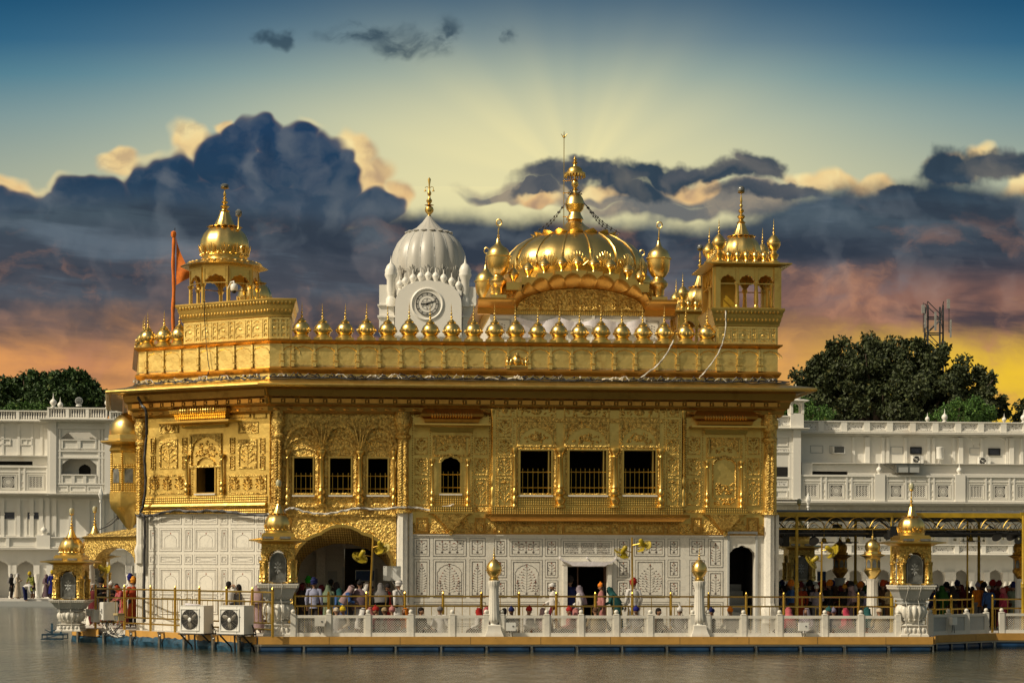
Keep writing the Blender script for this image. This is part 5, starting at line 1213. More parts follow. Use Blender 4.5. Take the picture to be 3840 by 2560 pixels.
def bandC(parent, F, x0, x1, z0, z1, y, posts, step, star0=0):
    """tall balcony front: big framed pierced panels between paired mullions"""
    mb = MB(F.M); n = max(1, round((x1-x0)/step)); w_ = (x1-x0)/n; H = z1-z0
    grid = [(x0+w_*(i+.5)-w_*.25, x0+w_*(i+.5)+w_*.25, z0+H*.17, z0+H*.63) for i in range(n)]
    grid_wall(mb, x0, x1, z0, z1, grid, y, y+.15)
    mb.box(x0, x1, y-.10, y+.25, z1-H*.06, z1+.02); mb.box(x0, x1, y-.05, y, z1-H*.24, z1-H*.19); mb.box(x0, x1, y-.06, y, z0, z0+H*.08)
    for i in range(n+1):
        for sg in (-.17, .17): 
            xx = x0+w_*i+sg
            if x0 < xx < x1: mb.box(xx-.06, xx+.06, y-.07, y, z0+H*.08, z1-H*.06)
        for q in (.2, .4, .72): 
            if x0+.1 < x0+w_*i < x1-.1: mb.box(x0+w_*i-.1, x0+w_*i+.1, y-.05, y, z0+H*q, z0+H*(q+.03))
    for i, g_ in enumerate(grid): jpanel(mb, *g_, y, (i+star0) % 2 == 0)
    return mb.build('balcony_front', [WALLS, DARK], parent)
def arcade(parent, F, cen, x0, x1, z0, z1, zs, wd, y, room=2.6):
    """row of cusped arches on carved columns, rooms with doors behind"""
    mb = MB(F.M); cen = sorted(cen); e = []
    prev = x0
    for c in cen:
        pts = cusp(c, wd, zs, wd*.50, 7, 4, .05, .12); lo = [(c-wd/2-.001, zs)]+pts+[(c+wd/2+.001, zs)]
        mb.strip(lo, [(p[0], z1) for p in lo], y, y+.5, 0)
        if c-wd/2 > prev: mb.box(prev, c-wd/2, y, y+.5, z0, z1, 0)
        prev = c+wd/2
    if x1 > prev: mb.box(prev, x1, y, y+.5, z0, z1, 0)
    mb.box(x0, x1, y+room, y+room+.2, z0, z1, 0); mb.box(x0, x1, y+.5, y+room, z1-.1, z1, 0)
    o = mb.build('arcade', WALLW, parent)
    for c in cen:
        for sg in (-1, 1):
            mb = MB(F.M); x = c+sg*(wd/2+.16); mb.lathe([(.19, 0), (.19, .12), (.12, .2), (.11, .5), (.10, zs-z0-.75), (.14, zs-z0-.6), (.20, zs-z0-.25), (.21, zs-z0-.2)], (x, y-.05, z0), 10, 0); mb.box(x-.20, x+.20, y-.2, y+.1, zs-.2, zs+.40, 0); mb.build('carved_column', WALLS, o)
    for c in cen:
        mb = MB(F.M); a = c+wd*.02; mb.box(a, a+wd*.62, y+room-.06, y+room, z0, z0+2.1); mb.build('door', WOOD, o)
    return o
# ---- left building
LBX = lambda px, y=0: FW.hit(px, 1800, y)[0]; LBZ = lambda py, y=0: FW.hit(200, py, y)[1]
LBg = empty('white_building', 'white arcaded building with a projecting three storey bay on the far left bank', 'building', tuple(FW.M @ Vector((LBX(250), 2, 0))), 0)
xw0, xw1 = LBX(-420), LBX(2030); xb0, xb1 = LBX(188), LBX(410); yb_ = -1.3
ybx = lambda px: LBX(px, yb_); ybz = lambda py: LBZ(py, yb_)
mb = MB(FW.M)
wl = [(LBX(-70), LBX(122), LBZ(1744), LBZ(1729))]
grid_wall(mb, xw0, xw1, LBZ(2012), LBZ(1578), wl, 0, .4, 0); mb.box(xw0, xw1, .9, 9, 0, LBZ(1578), 0)
mb.box(xw0, xw1, -.45, 0, LBZ(2058), LBZ(2012), 0)
chhajja(mb, xw0, xb0, LBZ(1578), .55); chhajja(mb, xb1, xw1, LBZ(1578), .55); chhajja(mb, xw0, xb0, LBZ(1708), .35); chhajja(mb, xb1, xw1, LBZ(1708), .35); chhajja(mb, xw0, xw1, LBZ(1849), .8); chhajja(mb, xw0, xw1, LBZ(2056), .8)
for px in (-260, -170, -120, -30, 10, 70, 120, 155, 180, 205, 265, 330, 385, 420, 455, 510, 560, 620):
    x = LBX(px); mb.box(x-.13, x+.13, -.10, 0, LBZ(2012), LBZ(1868), 1); mb.box(x-.17, x+.17, -.12, 0, LBZ(1930), LBZ(1925), 1)
    if px < 170 or px > 415: mb.box(x-.08, x+.08, -.06, 0, LBZ(1706), LBZ(1590), 1)
mb.box(xw0, xw1, -.07, 0, LBZ(1876), LBZ(1870), 1)
mb.build('wall', [WALLW, WALLS], LBg)
mb = MB(FW.M); mb.box(xw0, LBX(150), .42, .88, LBZ(1760), LBZ(1715)); mb.build('dark_opening', DARK, LBg)
# projecting bay
mb = MB(FW.M)
oh = [(ybx(233), ybx(362), ybz(1645), ybz(1618)), (ybx(232), ybx(360), ybz(1777), ybz(1719))]
Ra, Rb = ybx(230), ybx(362)
grid_wall(mb, xb0, xb1, ybz(1849), ybz(1572), [(Ra, Rb, ybz(1645), ybz(1618)), (Ra, Rb, ybz(1777), ybz(1719))], yb_, yb_+.5, 0)
mb.box(xb0, xb0+.4, yb_+.5, 0, ybz(1849), ybz(1572), 0); mb.box(xb1-.4, xb1, yb_+.5, 0, ybz(1849), ybz(1572), 0)
for (p, q, sh) in ((1618, 1645, .55), (1719, 1777, .4)):
    for sg, xx in ((1, Ra), (-1, Rb)): mb.add([(xx, yb_, ybz(p)), (xx+sg*.5, yb_, ybz(p)), (xx, yb_, ybz(p)-.4), (xx, yb_+.4, ybz(p)), (xx+sg*.5, yb_+.4, ybz(p)), (xx, yb_+.4, ybz(p)-.4)], [(0, 1, 2), (3, 5, 4), (1, 4, 5, 2), (0, 3, 4, 1), (0, 2, 5, 3)], 0)
chhajja(mb, xb0-.5, xb1+.9, ybz(1570), .7, yb_, .2); mb.box(xb0-.5, xb0-.003, yb_, -.1, ybz(1574), ybz(1570), 0); mb.box(xb1+.003, xb1+.9, yb_, -.1, ybz(1574), ybz(1570), 0)
chhajja(mb, xb0, xb1, ybz(1849), .35, yb_); mb.box(xb0, xb1, yb_, -.9, 0+ybz(1852), ybz(1849), 0)
for px in (188, 393):
    mb.box(ybx(px), ybx(px)+.42, yb_-.14, yb_, ybz(1849), ybz(1573), 1)
for px in (214, 224, 372, 383): mb.box(ybx(px)-.06, ybx(px)+.06, yb_-.07, yb_, ybz(1812), ybz(1608), 1)
for py in (1604, 1690, 1715, 1813): mb.box(ybx(210), ybx(392), yb_-.08, yb_, ybz(py)-.05, ybz(py)+.05, 1)
for a, b in ((216, 256), (262, 322), (328, 386)): mb.frame(ybx(a), ybx(b), ybz(1842), ybz(1820), .08, yb_-.05, yb_, 1)
for py in (1630, 1660, 1700, 1740, 1770, 1800): 
    for px in (219, 377): mb.box(ybx(px)-.1, ybx(px)+.1, yb_-.05, yb_, ybz(py)-.04, ybz(py)+.04, 1)
mb.box(Ra-.3, Rb+.3, 0.2, .25, ybz(1700), ybz(1610), 2); mb.box(Ra-.1, Rb+.1, -.06, -.02, ybz(1777), ybz(1715), 0); mb.box(Ra, Rb, yb_+.5, 0, ybz(1700), ybz(1690), 0)
pts = cusp(ybx(309), .78, ybz(1760), .38, 7, 4, .06, .1); mb.prism([(ybx(309)-.39, ybz(1780)), (ybx(309)+.39, ybz(1780))]+pts[::-1], -.10, -.065, 2)
BAY = mb.build('projecting_bay', [WALLW, WALLS, DARK], LBg)
balu(BAY, FW, Ra, Rb, ybz(1682), ybz(1646), yb_+.05, 1.0, 1); balu(BAY, FW, Ra, Rb, ybz(1812), ybz(1778), yb_+.05, .85, 2)
balu(LBg, FW, xw0, xb0, LBZ(1577), LBZ(1540), -.1, 2.0, 1); balu(LBg, FW, xb1, xw1, LBZ(1577), LBZ(1540), -.1, 2.0, 1); balu(LBg, FW, xb0, xb1, ybz(1568), ybz(1527), yb_, 1.35, 1)
wfin(LBg, FW, ybx(199), yb_, ybz(1527), 1.05); wfin(LBg, FW, ybx(404), yb_, ybz(1527), 1.05); wfin(LBg, FW, LBX(219), .8, LBZ(1530), .9); wfin(LBg, FW, LBX(421), -.1, LBZ(1535), 1.0); wfin(LBg, FW, LBX(436), .9, LBZ(1545), .9)
bandC(LBg, FW, LBX(-430), xb0, LBZ(1848), LBZ(1748), -.35, 0, 1.78, 0); bandC(LBg, FW, xb1+.02, LBX(900), LBZ(1848), LBZ(1752), -.35, 0, 1.78, 1)
balu(LBg, FW, xw0, xw1, LBZ(2054), LBZ(2012), -.45, 2.0, 2); 
for px in (168, -210, 560): mb = MB(FW.M); mb.box(LBX(px)-.45, LBX(px)+.45, -.62, -.1, LBZ(2056), LBZ(2006)); mb.build('pier', WALLS, LBg); wfin(LBg, FW, LBX(px), -.4, LBZ(2006), 1.0)
arcade(LBg, FW, [LBX(p) for p in (-270, -190, 3, 98, 232, 327, 442, 530, 700, 780, 960, 1050, 1230, 1320, 1500, 1590, 1770, 1860)], xw0, xw1, 0, LBZ(2060), LBZ(2140), 1.22, -.2)
for a, b in ((2, 54), (105, 145), (440, 478), (-140, -90)): mb = MB(FW.M); mb.frame(LBX(a)-.12, LBX(b)+.12, LBZ(2010), LBZ(1915), .08, -.05, 0, 0); mb.box(LBX(a), LBX(b), -.04, 0, LBZ(1945), LBZ(1921), 1); mb.build('window', [WALLS, GRILL], LBg)
for a, b in ((-20, 40), (77, 124), (-150, -90)): mb = MB(FW.M); mb.frame(LBX(a), LBX(b), LBZ(1669), LBZ(1645), .06, -.06, 0, 0); mb.box((LBX(a)+LBX(b))/2-.03, (LBX(a)+LBX(b))/2+.03, -.04, 0, LBZ(1669), LBZ(1645), 0); mb.build('window', [WALLS, GRILL], LBg)
# ---- right building
RX = lambda px, y=0: FW.hit(px, 1800, y)[0]; RZ = lambda py, y=0: FW.hit(3400, py, y)[1]
RBg = empty('white_building', 'long white building with pierced balcony fronts behind the causeway on the right', 'building', tuple(FW.M @ Vector((RX(3400), 2, 0))), 0)
r0, rb, r1, rt = RX(2050), RX(2700), RX(4350), RX(2990); yl = -1.6; YL = lambda py: RZ(py, yl)
mb = MB(FW.M)
mb.box(r0, r1, 0, 9, YL(1880), RZ(1621), 0); mb.box(r0, r1, .6, 9, 0, YL(1880)-.01, 0)
zl2 = RZ(1741); mb.box(rt, r1, yl+.5, -.003, zl2-.1, zl2, 0)
op = (RX(3050, yl), RX(3186, yl), YL(1781), YL(1767)); grid_wall(mb, rt, r1, YL(1800), zl2-.1, [op], yl+.5, yl+.8, 0); chhajja(mb, rt, r1, zl2+.02, .3, yl+.5, .1)
mb.box(rt, RX(3048, yl), yl+.2, yl+.5, YL(1782), zl2, 0)
chhajja(mb, rt, r1, RZ(1624), .65, 0, .2); chhajja(mb, r0, r1, YL(1882), .5, yl, .2); mb.box(r0, r1, yl, 0, YL(1890), YL(1882), 0); mb.box(r0, r1, -.5, .6, YL(2100), YL(1890), 0); mb.box(r0, r1, -.55, -.5, YL(1905), YL(1899), 1)
for px in (3200, 3250, 3310, 3328, 3395, 3480, 3500, 3575, 3600, 3605, 3680, 3775, 3790, 3830): mb.box(RX(px)-.10, RX(px)+.10, -.10, 0, zl2, RZ(1640), 1)
for px in (3250, 3600, 3790): mb.box(RX(px)-.16, RX(px)+.16, -.22, 0, zl2, RZ(1640), 1)
for px in range(2940, 4300, 47): mb.box(RX(px)-.10, RX(px)+.10, -.62, -.5, YL(2040), YL(1900), 1)
for a, b in ((3562, 3660), (3660, 3790)):
    pts = cusp((RX(a)+RX(b))/2, (RX(b)-RX(a))*.8, RZ(1672), .7, 7, 4); mb.tube([(p[0], -.01, p[1]) for p in pts], .035, 4, 1)
mb.build('wall', [WALLW, WALLS], RBg)
mb = MB(FW.M); mb.box(op[0]-.1, op[1]+.1, yl+.85, yl+.9, op[2]-.3, op[3]+.1); mb.build('dark_opening', DARK, RBg)
mb = MB(FW.M); tx0, tx1 = RX(2972, yl), RX(3001, yl)
mb.box(rb, RX(2972, yl), yl, -.01, YL(1875), RZ(1612), 0); mb.box(tx0, tx1, yl-.2, -.01, YL(1875), RZ(1560), 1); mb.box(rb, tx0, yl-.08, yl, YL(1700), YL(1694), 1); mb.box(rb, tx0, yl-.08, yl, YL(1790), YL(1798), 1)
mb.box(RX(2900, yl), RX(2953, yl), yl-.02, yl, YL(1800), YL(1753), 2)
for px in (2962, 2968): mb.box(RX(px, yl)-.06, RX(px, yl)+.06, yl-.07, yl, YL(1870), YL(1640), 1)
chhajja(mb, rb, RX(3030, yl), YL(1608), .5, yl)
for q, (a, b) in enumerate(((1640, 1676), (1684, 1704), (1804, 1826), (1840, 1868))): mb.frame(RX(2908, yl), RX(2954, yl), YL(b), YL(a), .07, yl-.05, yl, 1)
mb.box(RX(2912, yl), RX(2952, yl), yl-.03, yl, YL(1702), YL(1686), 3); mb.box(RX(2912, yl), RX(2952, yl), yl-.03, yl, YL(1826), YL(1806), 3)
TB = mb.build('projecting_bay', [WALLW, WALLS, DARK, JALI], RBg)
tz = RZ(1560, yl); mb = MB(FW.M @ Matrix.Translation(((tx0+tx1)/2, yl+.25, tz))); k = .46
mb.box(-k, k, -k, k, -1, .10)
for sx in (-1, 1):
    for sy in (-1, 1): mb.box(sx*k*.85-.09, sx*k*.85+.09, sy*k*.85-.09, sy*k*.85+.09, .1, .95)
for a in range(4):
    m_ = mb.M; mb.M = m_ @ Matrix.Rotation(a*pi/2, 4, 'Z'); pts = cusp(0, .62, .62, .22, 5, 3); mb.strip(pts, [(p[0], .98) for p in pts], -k*.85-.05, -k*.85+.05); mb.M = m_
mb.sq([(k, .95), (k+.32, .98), (k+.32, 1.02), (k, 1.10)]); mb.lathe([(.34, 1.08), (.30, 1.16), (.40, 1.35), (.42, 1.5), (.34, 1.75), (.15, 1.92), (.05, 2.0), (0, 2.2)], (0, 0, 0), 16, fl=.04, fn=10); mb.build('turret', WALLS, TB)
balu(RBg, FW, rt, r1, RZ(1621), RZ(1580), -.1, 1.62, 2, .42); balu(RBg, FW, rb, tx0, YL(1607), YL(1562), yl, 1.3, 2, .3); balu(RBg, FW, r0, rb, RZ(1621), RZ(1580), -.1, 1.62, 2, .42)
for px in (3486, 3540, 3775, 3836): wfin(RBg, FW, RX(px), -.1 if px in (3540, 3836) else .6, RZ(1580), 1.0 if px in (3540, 3836) else .75)
xs_ = [RX(p, yl) for p in (2992, 3298, 3599, 3900, 4200)]
for i in range(4): bandC(RBg, FW, xs_[i]+.35*(i > 0), xs_[i+1]-.35, YL(1880), YL(1782), yl, 0, 1.75, i % 2+1)
for x in xs_[1:]: mb = MB(FW.M); mb.box(x-.36, x+.36, yl-.16, yl+.4, YL(1880), YL(1778)); mb.build('pier', WALLS, RBg); wfin(RBg, FW, x, yl+.1, YL(1778), .95)
balu(RBg, FW, r0, r1, YL(2076), YL(2040), yl, 1.9, 2, .3); mb = MB(FW.M); chhajja(mb, r0, r1, YL(2076), .5, yl); mb.box(r0, r1, yl, -.5, YL(2090), YL(2076)); mb.build('ledge', WALLS, RBg)
arcade(RBg, FW, [RX(p) for p in (2120, 2220, 2340, 2440, 2560, 2680, 2830, 2920, 3018, 3106, 3196, 3300, 3418, 3503, 3592, 3718, 3806, 3920, 4010, 4130, 4220)], r0, r1, 0, YL(2088), YL(2165), 1.02, -1.0)
for (a, b, p, q, mi) in ((3412, 3455, 1675, 1702, 1), (3705, 3750, 1678, 1704, 1)): mb = MB(FW.M); mb.frame(RX(a), RX(b), RZ(q), RZ(p), .07, -.08, 0, 1); mb.box(RX(a)+.05, RX(b)-.05, -.03, 0, RZ(q)+.05, RZ(p)-.05, 0); mb.build('window', [GRILL, BLACK], RBg)
for (a, b, p, q) in ((3038, 3086, 1672, 1701), (3110, 3157, 1672, 1701), (3339, 3386, 1674, 1702), (3635, 3682, 1677, 1703)): mb = MB(FW.M); mb.frame(RX(a), RX(b), RZ(q), RZ(p), .04, -.03, 0); mb.build('window', MARB_G, RBg)
for (a, b, p, q) in ((3050, 3075, 1905, 1925), (3150, 3185, 1905, 1925)): pass
# air conditioners and small fittings on the right building
def ac_unit(M, label, group, w_=.80, h=.55, dp=.30, big=False, cat='air conditioner'):
    o = empty('air_conditioner', label, cat, tuple(M.to_translation()), M.to_euler().z, group)
    mb = MB(); mb.box(-w_/2, w_/2, -dp/2, dp/2, 0, h); R_ = min(h*.42, w_*.36); cx = -w_/2+R_+.05*w_/.8
    mb.frame(cx-R_-.03, cx+R_+.03, h/2-R_-.03, h/2+R_+.03, .03, -dp/2-.025, -dp/2); mb.box(w_*.21, w_*.22, -dp/2-.004, -dp/2, .01, h-.01, 1); mb.box(w_*.30, w_*.36, -dp/2-.012, -dp/2, h*.60, h*.62, 1)
    mb.box(-w_/2-.004, w_/2+.004, -dp/2-.01, dp/2+.004, h, h+.012, 0)
    mb.build('casing', [WPAINT, BLACK], o, world=False)
    mb = MB(); vs = [(cx+R_*math.cos(2*pi*k/28), -dp/2-.006, h/2+R_*math.sin(2*pi*k/28)) for k in range(28)]; mb.add(vs, [tuple(range(28))], 0)
    for r in ([R_*k/7 for k in range(2, 8)] if big else [R_*.5, R_]): mb.tube([(cx+r*math.cos(2*pi*k/28), -dp/2-.022, h/2+r*math.sin(2*pi*k/28)) for k in range(29)], .004 if big else .008, 4, 1)
    for k in range(8 if not big else 12): a = 2*pi*k/(8 if not big else 12); mb.obox((cx+R_*.55*math.cos(a), -dp/2-.022, h/2+R_*.55*math.sin(a)), (math.cos(a), 0, math.sin(a)), R_*.9, .006, .006, 1)
    mb.lathe([(R_*.2, 0), (R_*.2, .02), (R_*.12, .03)], (0, 0, 0), 14, 2) if False else mb.boss(cx, h/2, -dp/2-.02, R_*.2, R_*.22, .02, 0, 2, 12)
    for k in range(3):
        a = 2*pi*k/3+.5; mb.boss(cx+R_*.5*math.cos(a), h/2+R_*.5*math.sin(a), -dp/2-.007, R_*.42, R_*.2, .006, a+.3, 1, 8)
    mb.build('fan_grille', [BLACK, STEEL, WPAINT, MARB_G], o, world=False); return o
wp = lambda px, py, y=0: FW.M @ Vector((FW.hit(px, py, y)[0], y, FW.hit(px, py, y)[1]))
RZ4 = Matrix.Rotation(math.radians(4.5), 4, 'Z')
ac_unit(Matrix.Translation(wp(3440, 1737, -.3)) @ RZ4, 'white air conditioner with a black fan under the barred window on the far wall', 'air conditioners on the white building')
ac_unit(Matrix.Translation(wp(3690, 1743, -.3)) @ RZ4, 'pale air conditioner low on the far wall under the dark vent', 'air conditioners on the white building', .85, .55)
o = empty('window_cooler', 'slatted box air cooler sticking out of the white upper wall', 'air cooler', tuple(wp(3143, 1700, -.3)), math.radians(4.5)); mb = MB()
mb.box(-.42, .42, -.3, .3, 0, .5); mb.build('casing', WPAINT, o, world=False); mb = MB()
for k in range(5): mb.box(-.34, .34, -.32, -.30, .06+.085*k, .12+.085*k)
mb.build('slat', BLACK, o, world=False)
o = empty('water_tank', 'small white cylinder tank fixed to the upper far wall', 'tank', tuple(wp(3525, 1722, -.35)), 0); mb = MB(); mb.lathe([(.20, 0), (.26, .06), (.26, .75), (.28, .78), (.28, .86), (.1, .9)], (0, 0, 0), 16); mb.build('body', WPAINT, o, world=False); mb = MB(); mb.box(-.05, .05, 0, .34, .2, .26); mb.tube([(0, 0, .02), (0, .1, -.2), (0, .33, -.25)], .03, 5); mb.build('pipe', STEEL, o, world=False)
o = empty('glass_shelter', 'small glazed roof shelter behind the far pierced balcony', 'shelter', tuple(wp(3400, 1790, -1.5)), math.radians(4.5)); mb = MB(); mb.box(-.8, .8, -.4, .9, .35, .9); mb.build('glazing', GLASSD if False else MARB_G, o, world=False); mb = MB(); mb.box(-1.6, 1.1, -.5, 1.0, .92, .98); 
for x in (-.8, 0, .8): mb.box(x-.03, x+.03, -.44, -.40, .3, .92)
mb.obox((-1.4, -.4, .7), (1, 0, -.5), .8, .06, .04); mb.build('frame', STEEL, o, world=False)
# lamp posts on the far walk
def lamp_post(px, py, label, y=-4.5):
    b = FW.M @ Vector((FW.hit(px, py, y)[0], y, 0)); zt_ = FW.hit(px, py, y)[1]; o = empty('lamp_post', label, 'lamp post', (b.x, b.y, 0), 0, 'white lamp posts on the far walk')
    mb = MB(); mb.lathe([(.18, 0), (.18, .3), (.07, .5), (.05, zt_-1.0), (.10, zt_-.95), (.10, zt_-.80)], (0, 0, 0), 10); mb.build('post', WPAINT, o, world=False); mb = MB(); mb.lathe([(.08, zt_-.75), (.15, zt_-.5), (.17, zt_-.45), (.13, zt_-.3), (.03, zt_), (0, zt_+.12)], (0, 0, 0), 6); mb.build('lantern', WPAINT, o, world=False)
lamp_post(378, 1828, 'slim white lamp post before the projecting bay of the left building', -5); lamp_post(3031, 1850, 'slim white lamp post rising behind the yellow canopy by the temple', -5)
o = empty('floodlight', 'round floodlight on the roof edge of the left white building', 'floodlight', tuple(FW.M @ Vector((ybx(295), yb_, ybz(1522)))), 0); mb = MB(); mb.lathe([(.2, 0), (.2, .1), (.05, .14)], (0, 0, 0), 10); mb.build('base', WPAINT, o, world=False); mb = MB(Matrix.Translation((0, 0, .36)) @ Matrix.Rotation(pi/2, 4, 'X')); mb.lathe([(.23, .05), (.26, 0), (.26, -.06), (.16, -.16)], (0, 0, 0), 20); mb.build('rim', MARB_G, o, world=False); mb = MB(Matrix.Translation((0, -.07, .36)) @ Matrix.Rotation(pi/2, 4, 'X')); mb.lathe([(.22, 0), (.2, .02), (0, .03)], (0, 0, 0), 20); mb.build('lens', GLASSD, o, world=False)

# ================================================================== clock building
DC = 147.0
cz = lambda py: PW(1604, py, DC).z; cx_ = lambda px: PW(px, 1100, DC).x
cb = PW(1604, 1100, DC); CK = empty('clock_tower', 'white domed clock building behind the temple roof', 'clock tower', (cb.x, cb.y+3, 0), 0)
mb = MB(Matrix.Translation((0, cb.y, 0)))
mb.box(cx_(1430), cx_(1775), .3, 8, 0, cz(1180), 0); mb.box(cx_(1422), cx_(1478), 0, 6, cz(1250), cz(1068), 0); mb.box(cx_(1735), cx_(1785), 0, 6, cz(1250), cz(1075), 0)
mb.box(cx_(1416), cx_(1484), -.15, 6, cz(1190), cz(1183), 0); mb.box(cx_(1416), cx_(1484), -.15, 6, cz(1147), cz(1142), 0); mb.box(cx_(1728), cx_(1792), -.15, 6, cz(1190), cz(1183), 0); mb.box(cx_(1728), cx_(1792), -.15, 6, cz(1147), cz(1142), 0)
mb.build('tower_wall', WALLW, CK)
pts = []
for k in range(41):
    t = k/40; a = pi*(1-t); x = 1608+124*math.cos(a); y = 1160-100*math.sin(a)**.75-4*abs(math.sin(t*pi*9)); pts.append((cx_(x), cz(y)))
mb = MB(Matrix.Translation((0, cb.y, 0))); mb.strip([(p[0], cz(1262)) for p in pts], pts, -.9, .3, 0); n_ = len(pts)
mb.add([(p[0], -.9, p[1]) for p in pts]+[(cx_(1604)+(p[0]-cx_(1604))*.75, -.45, cz(1160)+(p[1]-cz(1160))*.70) for p in pts], [(i, i+1, n_+i+1, n_+i) for i in range(n_-1)], 0)
mb.box(cx_(1500), cx_(1726), -1.0, .2, cz(1266), cz(1258), 0)
mb.build('arched_gable', WALLW, CK)
CM = Matrix.Translation((cx_(1604), cb.y-.95, cz(1146))) @ Matrix.Rotation(pi/2, 4, 'X')
mb = MB(CM); mb.lathe([(1.18, -.3), (1.18, .02), (1.10, .06), (1.05, .0), (.92, -.10), (.84, -.06), (.82, .02), (.80, .02)], (0, 0, 0), 48, 0)
o = mb.build('clock', WALLS, CK)
mb = MB(CM); mb.lathe([(.82, -.1), (.82, .0), (0, .0)], (0, 0, 0), 48, 0); mb.build('clock_face', plain('clock_white', (.17, .17, .155), .5), o)
mb = MB(CM)
for r in (.80, .62, .40): mb.tube([(r*math.cos(2*pi*k/40), r*math.sin(2*pi*k/40), .02) for k in range(41)], .03 if r > .7 else .016, 5)
for k in range(60): a = 2*pi*k/60; mb.obox((.71*math.cos(a), .71*math.sin(a), .02), (math.cos(a), math.sin(a), 0), .10 if k % 5 else .17, .02 if k % 5 else .06, .02)
for k in range(6):
    a = 2*pi*k/6+pi/6
    for q in (-.9, .9): mb.tube([(0, 0, .02), (.2*math.cos(a+q*.35), .2*math.sin(a+q*.35), .02), (.40*math.cos(a), .40*math.sin(a), .02)], .014, 4)
mb.build('clock_dial', BLACK, o)
mb = MB(CM)
for ang_, L, w_ in ((math.radians(21), .70, .07), (math.radians(180), .50, .08)): mb.obox((L*.42*math.cos(ang_), L*.42*math.sin(ang_), .05), (math.cos(ang_), math.sin(ang_), 0), L, w_, .02)
mb.build('clock_hand', BLACK, o)
mb = MB(Matrix.Translation((cx_(1600), cb.y+3.6, 0))); Rw = 2.84; z0 = cz(1072); H = cz(844)-cz(1072)
mb.lathe([(2.3, z0-1.5), (2.3, z0-.3), (2.42, z0-.2), (2.42, z0), (2.36, z0+.05)], (0, 0, 0), 40, 0)
pr = [(.88, 0), (.89, .06), (.93, .10), (.97, .20), (1.0, .36), (.985, .52), (.93, .68), (.82, .83), (.66, .95), (.54, 1.0)]
mb.lathe([(Rw*a, z0+H*b) for a, b in pr], (0, 0, 0), 112, 0, fl=.055, fn=16)
mb.lathe([(1.5, z0+H*.99), (1.42, z0+H*1.02), (.95, z0+H*1.08), (.5, z0+H*1.18), (.2, z0+H*1.27), (.1, z0+H*1.3)], (0, 0, 0), 64, 0, fl=.04, fn=16)
for k in range(16):
    a = 2*pi*(k+.5)/16; mb.blob((1.56*math.cos(a), 1.56*math.sin(a), z0+H*1.0), .26, .26, .09, 6, 4, 0)
    a = 2*pi*k/16
    for q in range(-2, 3):
        b = a+q*.075; t = 1-abs(q)*.13; mb.tube([(Rw*.97*math.cos(a+q*.03), Rw*.97*math.sin(a+q*.03), z0+H*.17), (Rw*1.0*math.cos(a+q*.045), Rw*1.0*math.sin(a+q*.045), z0+H*.30), (Rw*1.02*math.cos(b), Rw*1.02*math.sin(b), z0+H*(.17+.22*t))], [.05, .07, .03], 5, 0)
    mb.boss
for k in range(32): a = 2*pi*k/32; mb.box(0, 0, 0, 0, 0, 0) if False else mb.blob((Rw*.93*math.cos(a), Rw*.93*math.sin(a), z0+H*.12), .12, .12, .06, 5, 4, 0)
for k in range(16):
    a = 2*pi*(k+.5)/16; mb.tube([(Rw*.955*r*math.cos(a), Rw*.955*r*math.sin(a), z0+H*b) for r, b in [(.97, .2), (1.0, .36), (.985, .52), (.93, .68), (.82, .83), (.66, .95)]], .035, 5, 1)
WD = mb.build('white_dome', [DOMEW, MARB_G], CK)
mb = MB(Matrix.Translation((cx_(1601), cb.y+3.6, 0))); zt_ = z0+H*1.28
mb.lathe([(.16, zt_), (.10, zt_+.12), (.30, zt_+.35), (.33, zt_+.5), (.28, zt_+.68), (.10, zt_+.8), (.36, zt_+.84), (.08, zt_+.9), (.20, zt_+1.08), (.22, zt_+1.18), (.10, zt_+1.36), (.07, zt_+1.5), (.14, zt_+1.62), (.15, zt_+1.75), (.06, zt_+1.95), (.06, zt_+2.3)], (0, 0, 0), 14, 0)
mb.lathe([(.05, zt_+2.3), (.12, zt_+2.75), (0, zt_+2.9)], (0, 0, 0), 4, 0)
for sg in (-1, 1): mb.tube([(0, 0, zt_+2.1), (sg*.18, 0, zt_+2.2), (sg*.30, 0, zt_+2.15), (sg*.30, 0, zt_+1.95)], .025, 5, 0); mb.lathe([(.11, -.12), (.03, 0)], (sg*.30, 0, zt_+1.98), 8, 0)
mb.build('finial', G_TRIM, WD)
for px in (1466, 1744): 
    mb = MB(Matrix.Translation((cx_(px), cb.y, 0))); mb.lathe([(.34, cz(1150)), (.34, cz(1120)), (.22, cz(1112)), (.26, cz(1095)), (.30, cz(1085)), (.30, cz(1050)), (.44, cz(1036)), (.46, cz(1030)), (.42, cz(1022)), (.44, cz(1014)), (.30, cz(996)), (.08, cz(985)), (.03, cz(970)), (0, cz(955))], (0, 0, 0), 16, 0, fl=.04, fn=10); mb.build('minaret', WALLS, CK)
mb = MB(Matrix.Translation((0, cb.y-.2, 0)))
for i, px in enumerate((1520, 1549, 1578, 1606, 1634, 1664, 1694, 1500, 1720)):
    t = abs(px-1607)/110; y = 1056+34*t*t; x = cx_(px); mb.box(x-.22, x+.22, -.3, .3, cz(1110), cz(y+1), 0)
    mb.lathe([(.20, 0), (.12, .1), (.26, .38), (.27, .48), (.16, .66), (.05, .75), (.03, 1.0), (0, 1.1)], (x, 0, cz(y+2)), 12, 0)
mb.build('domelet_row', WALLS, CK)

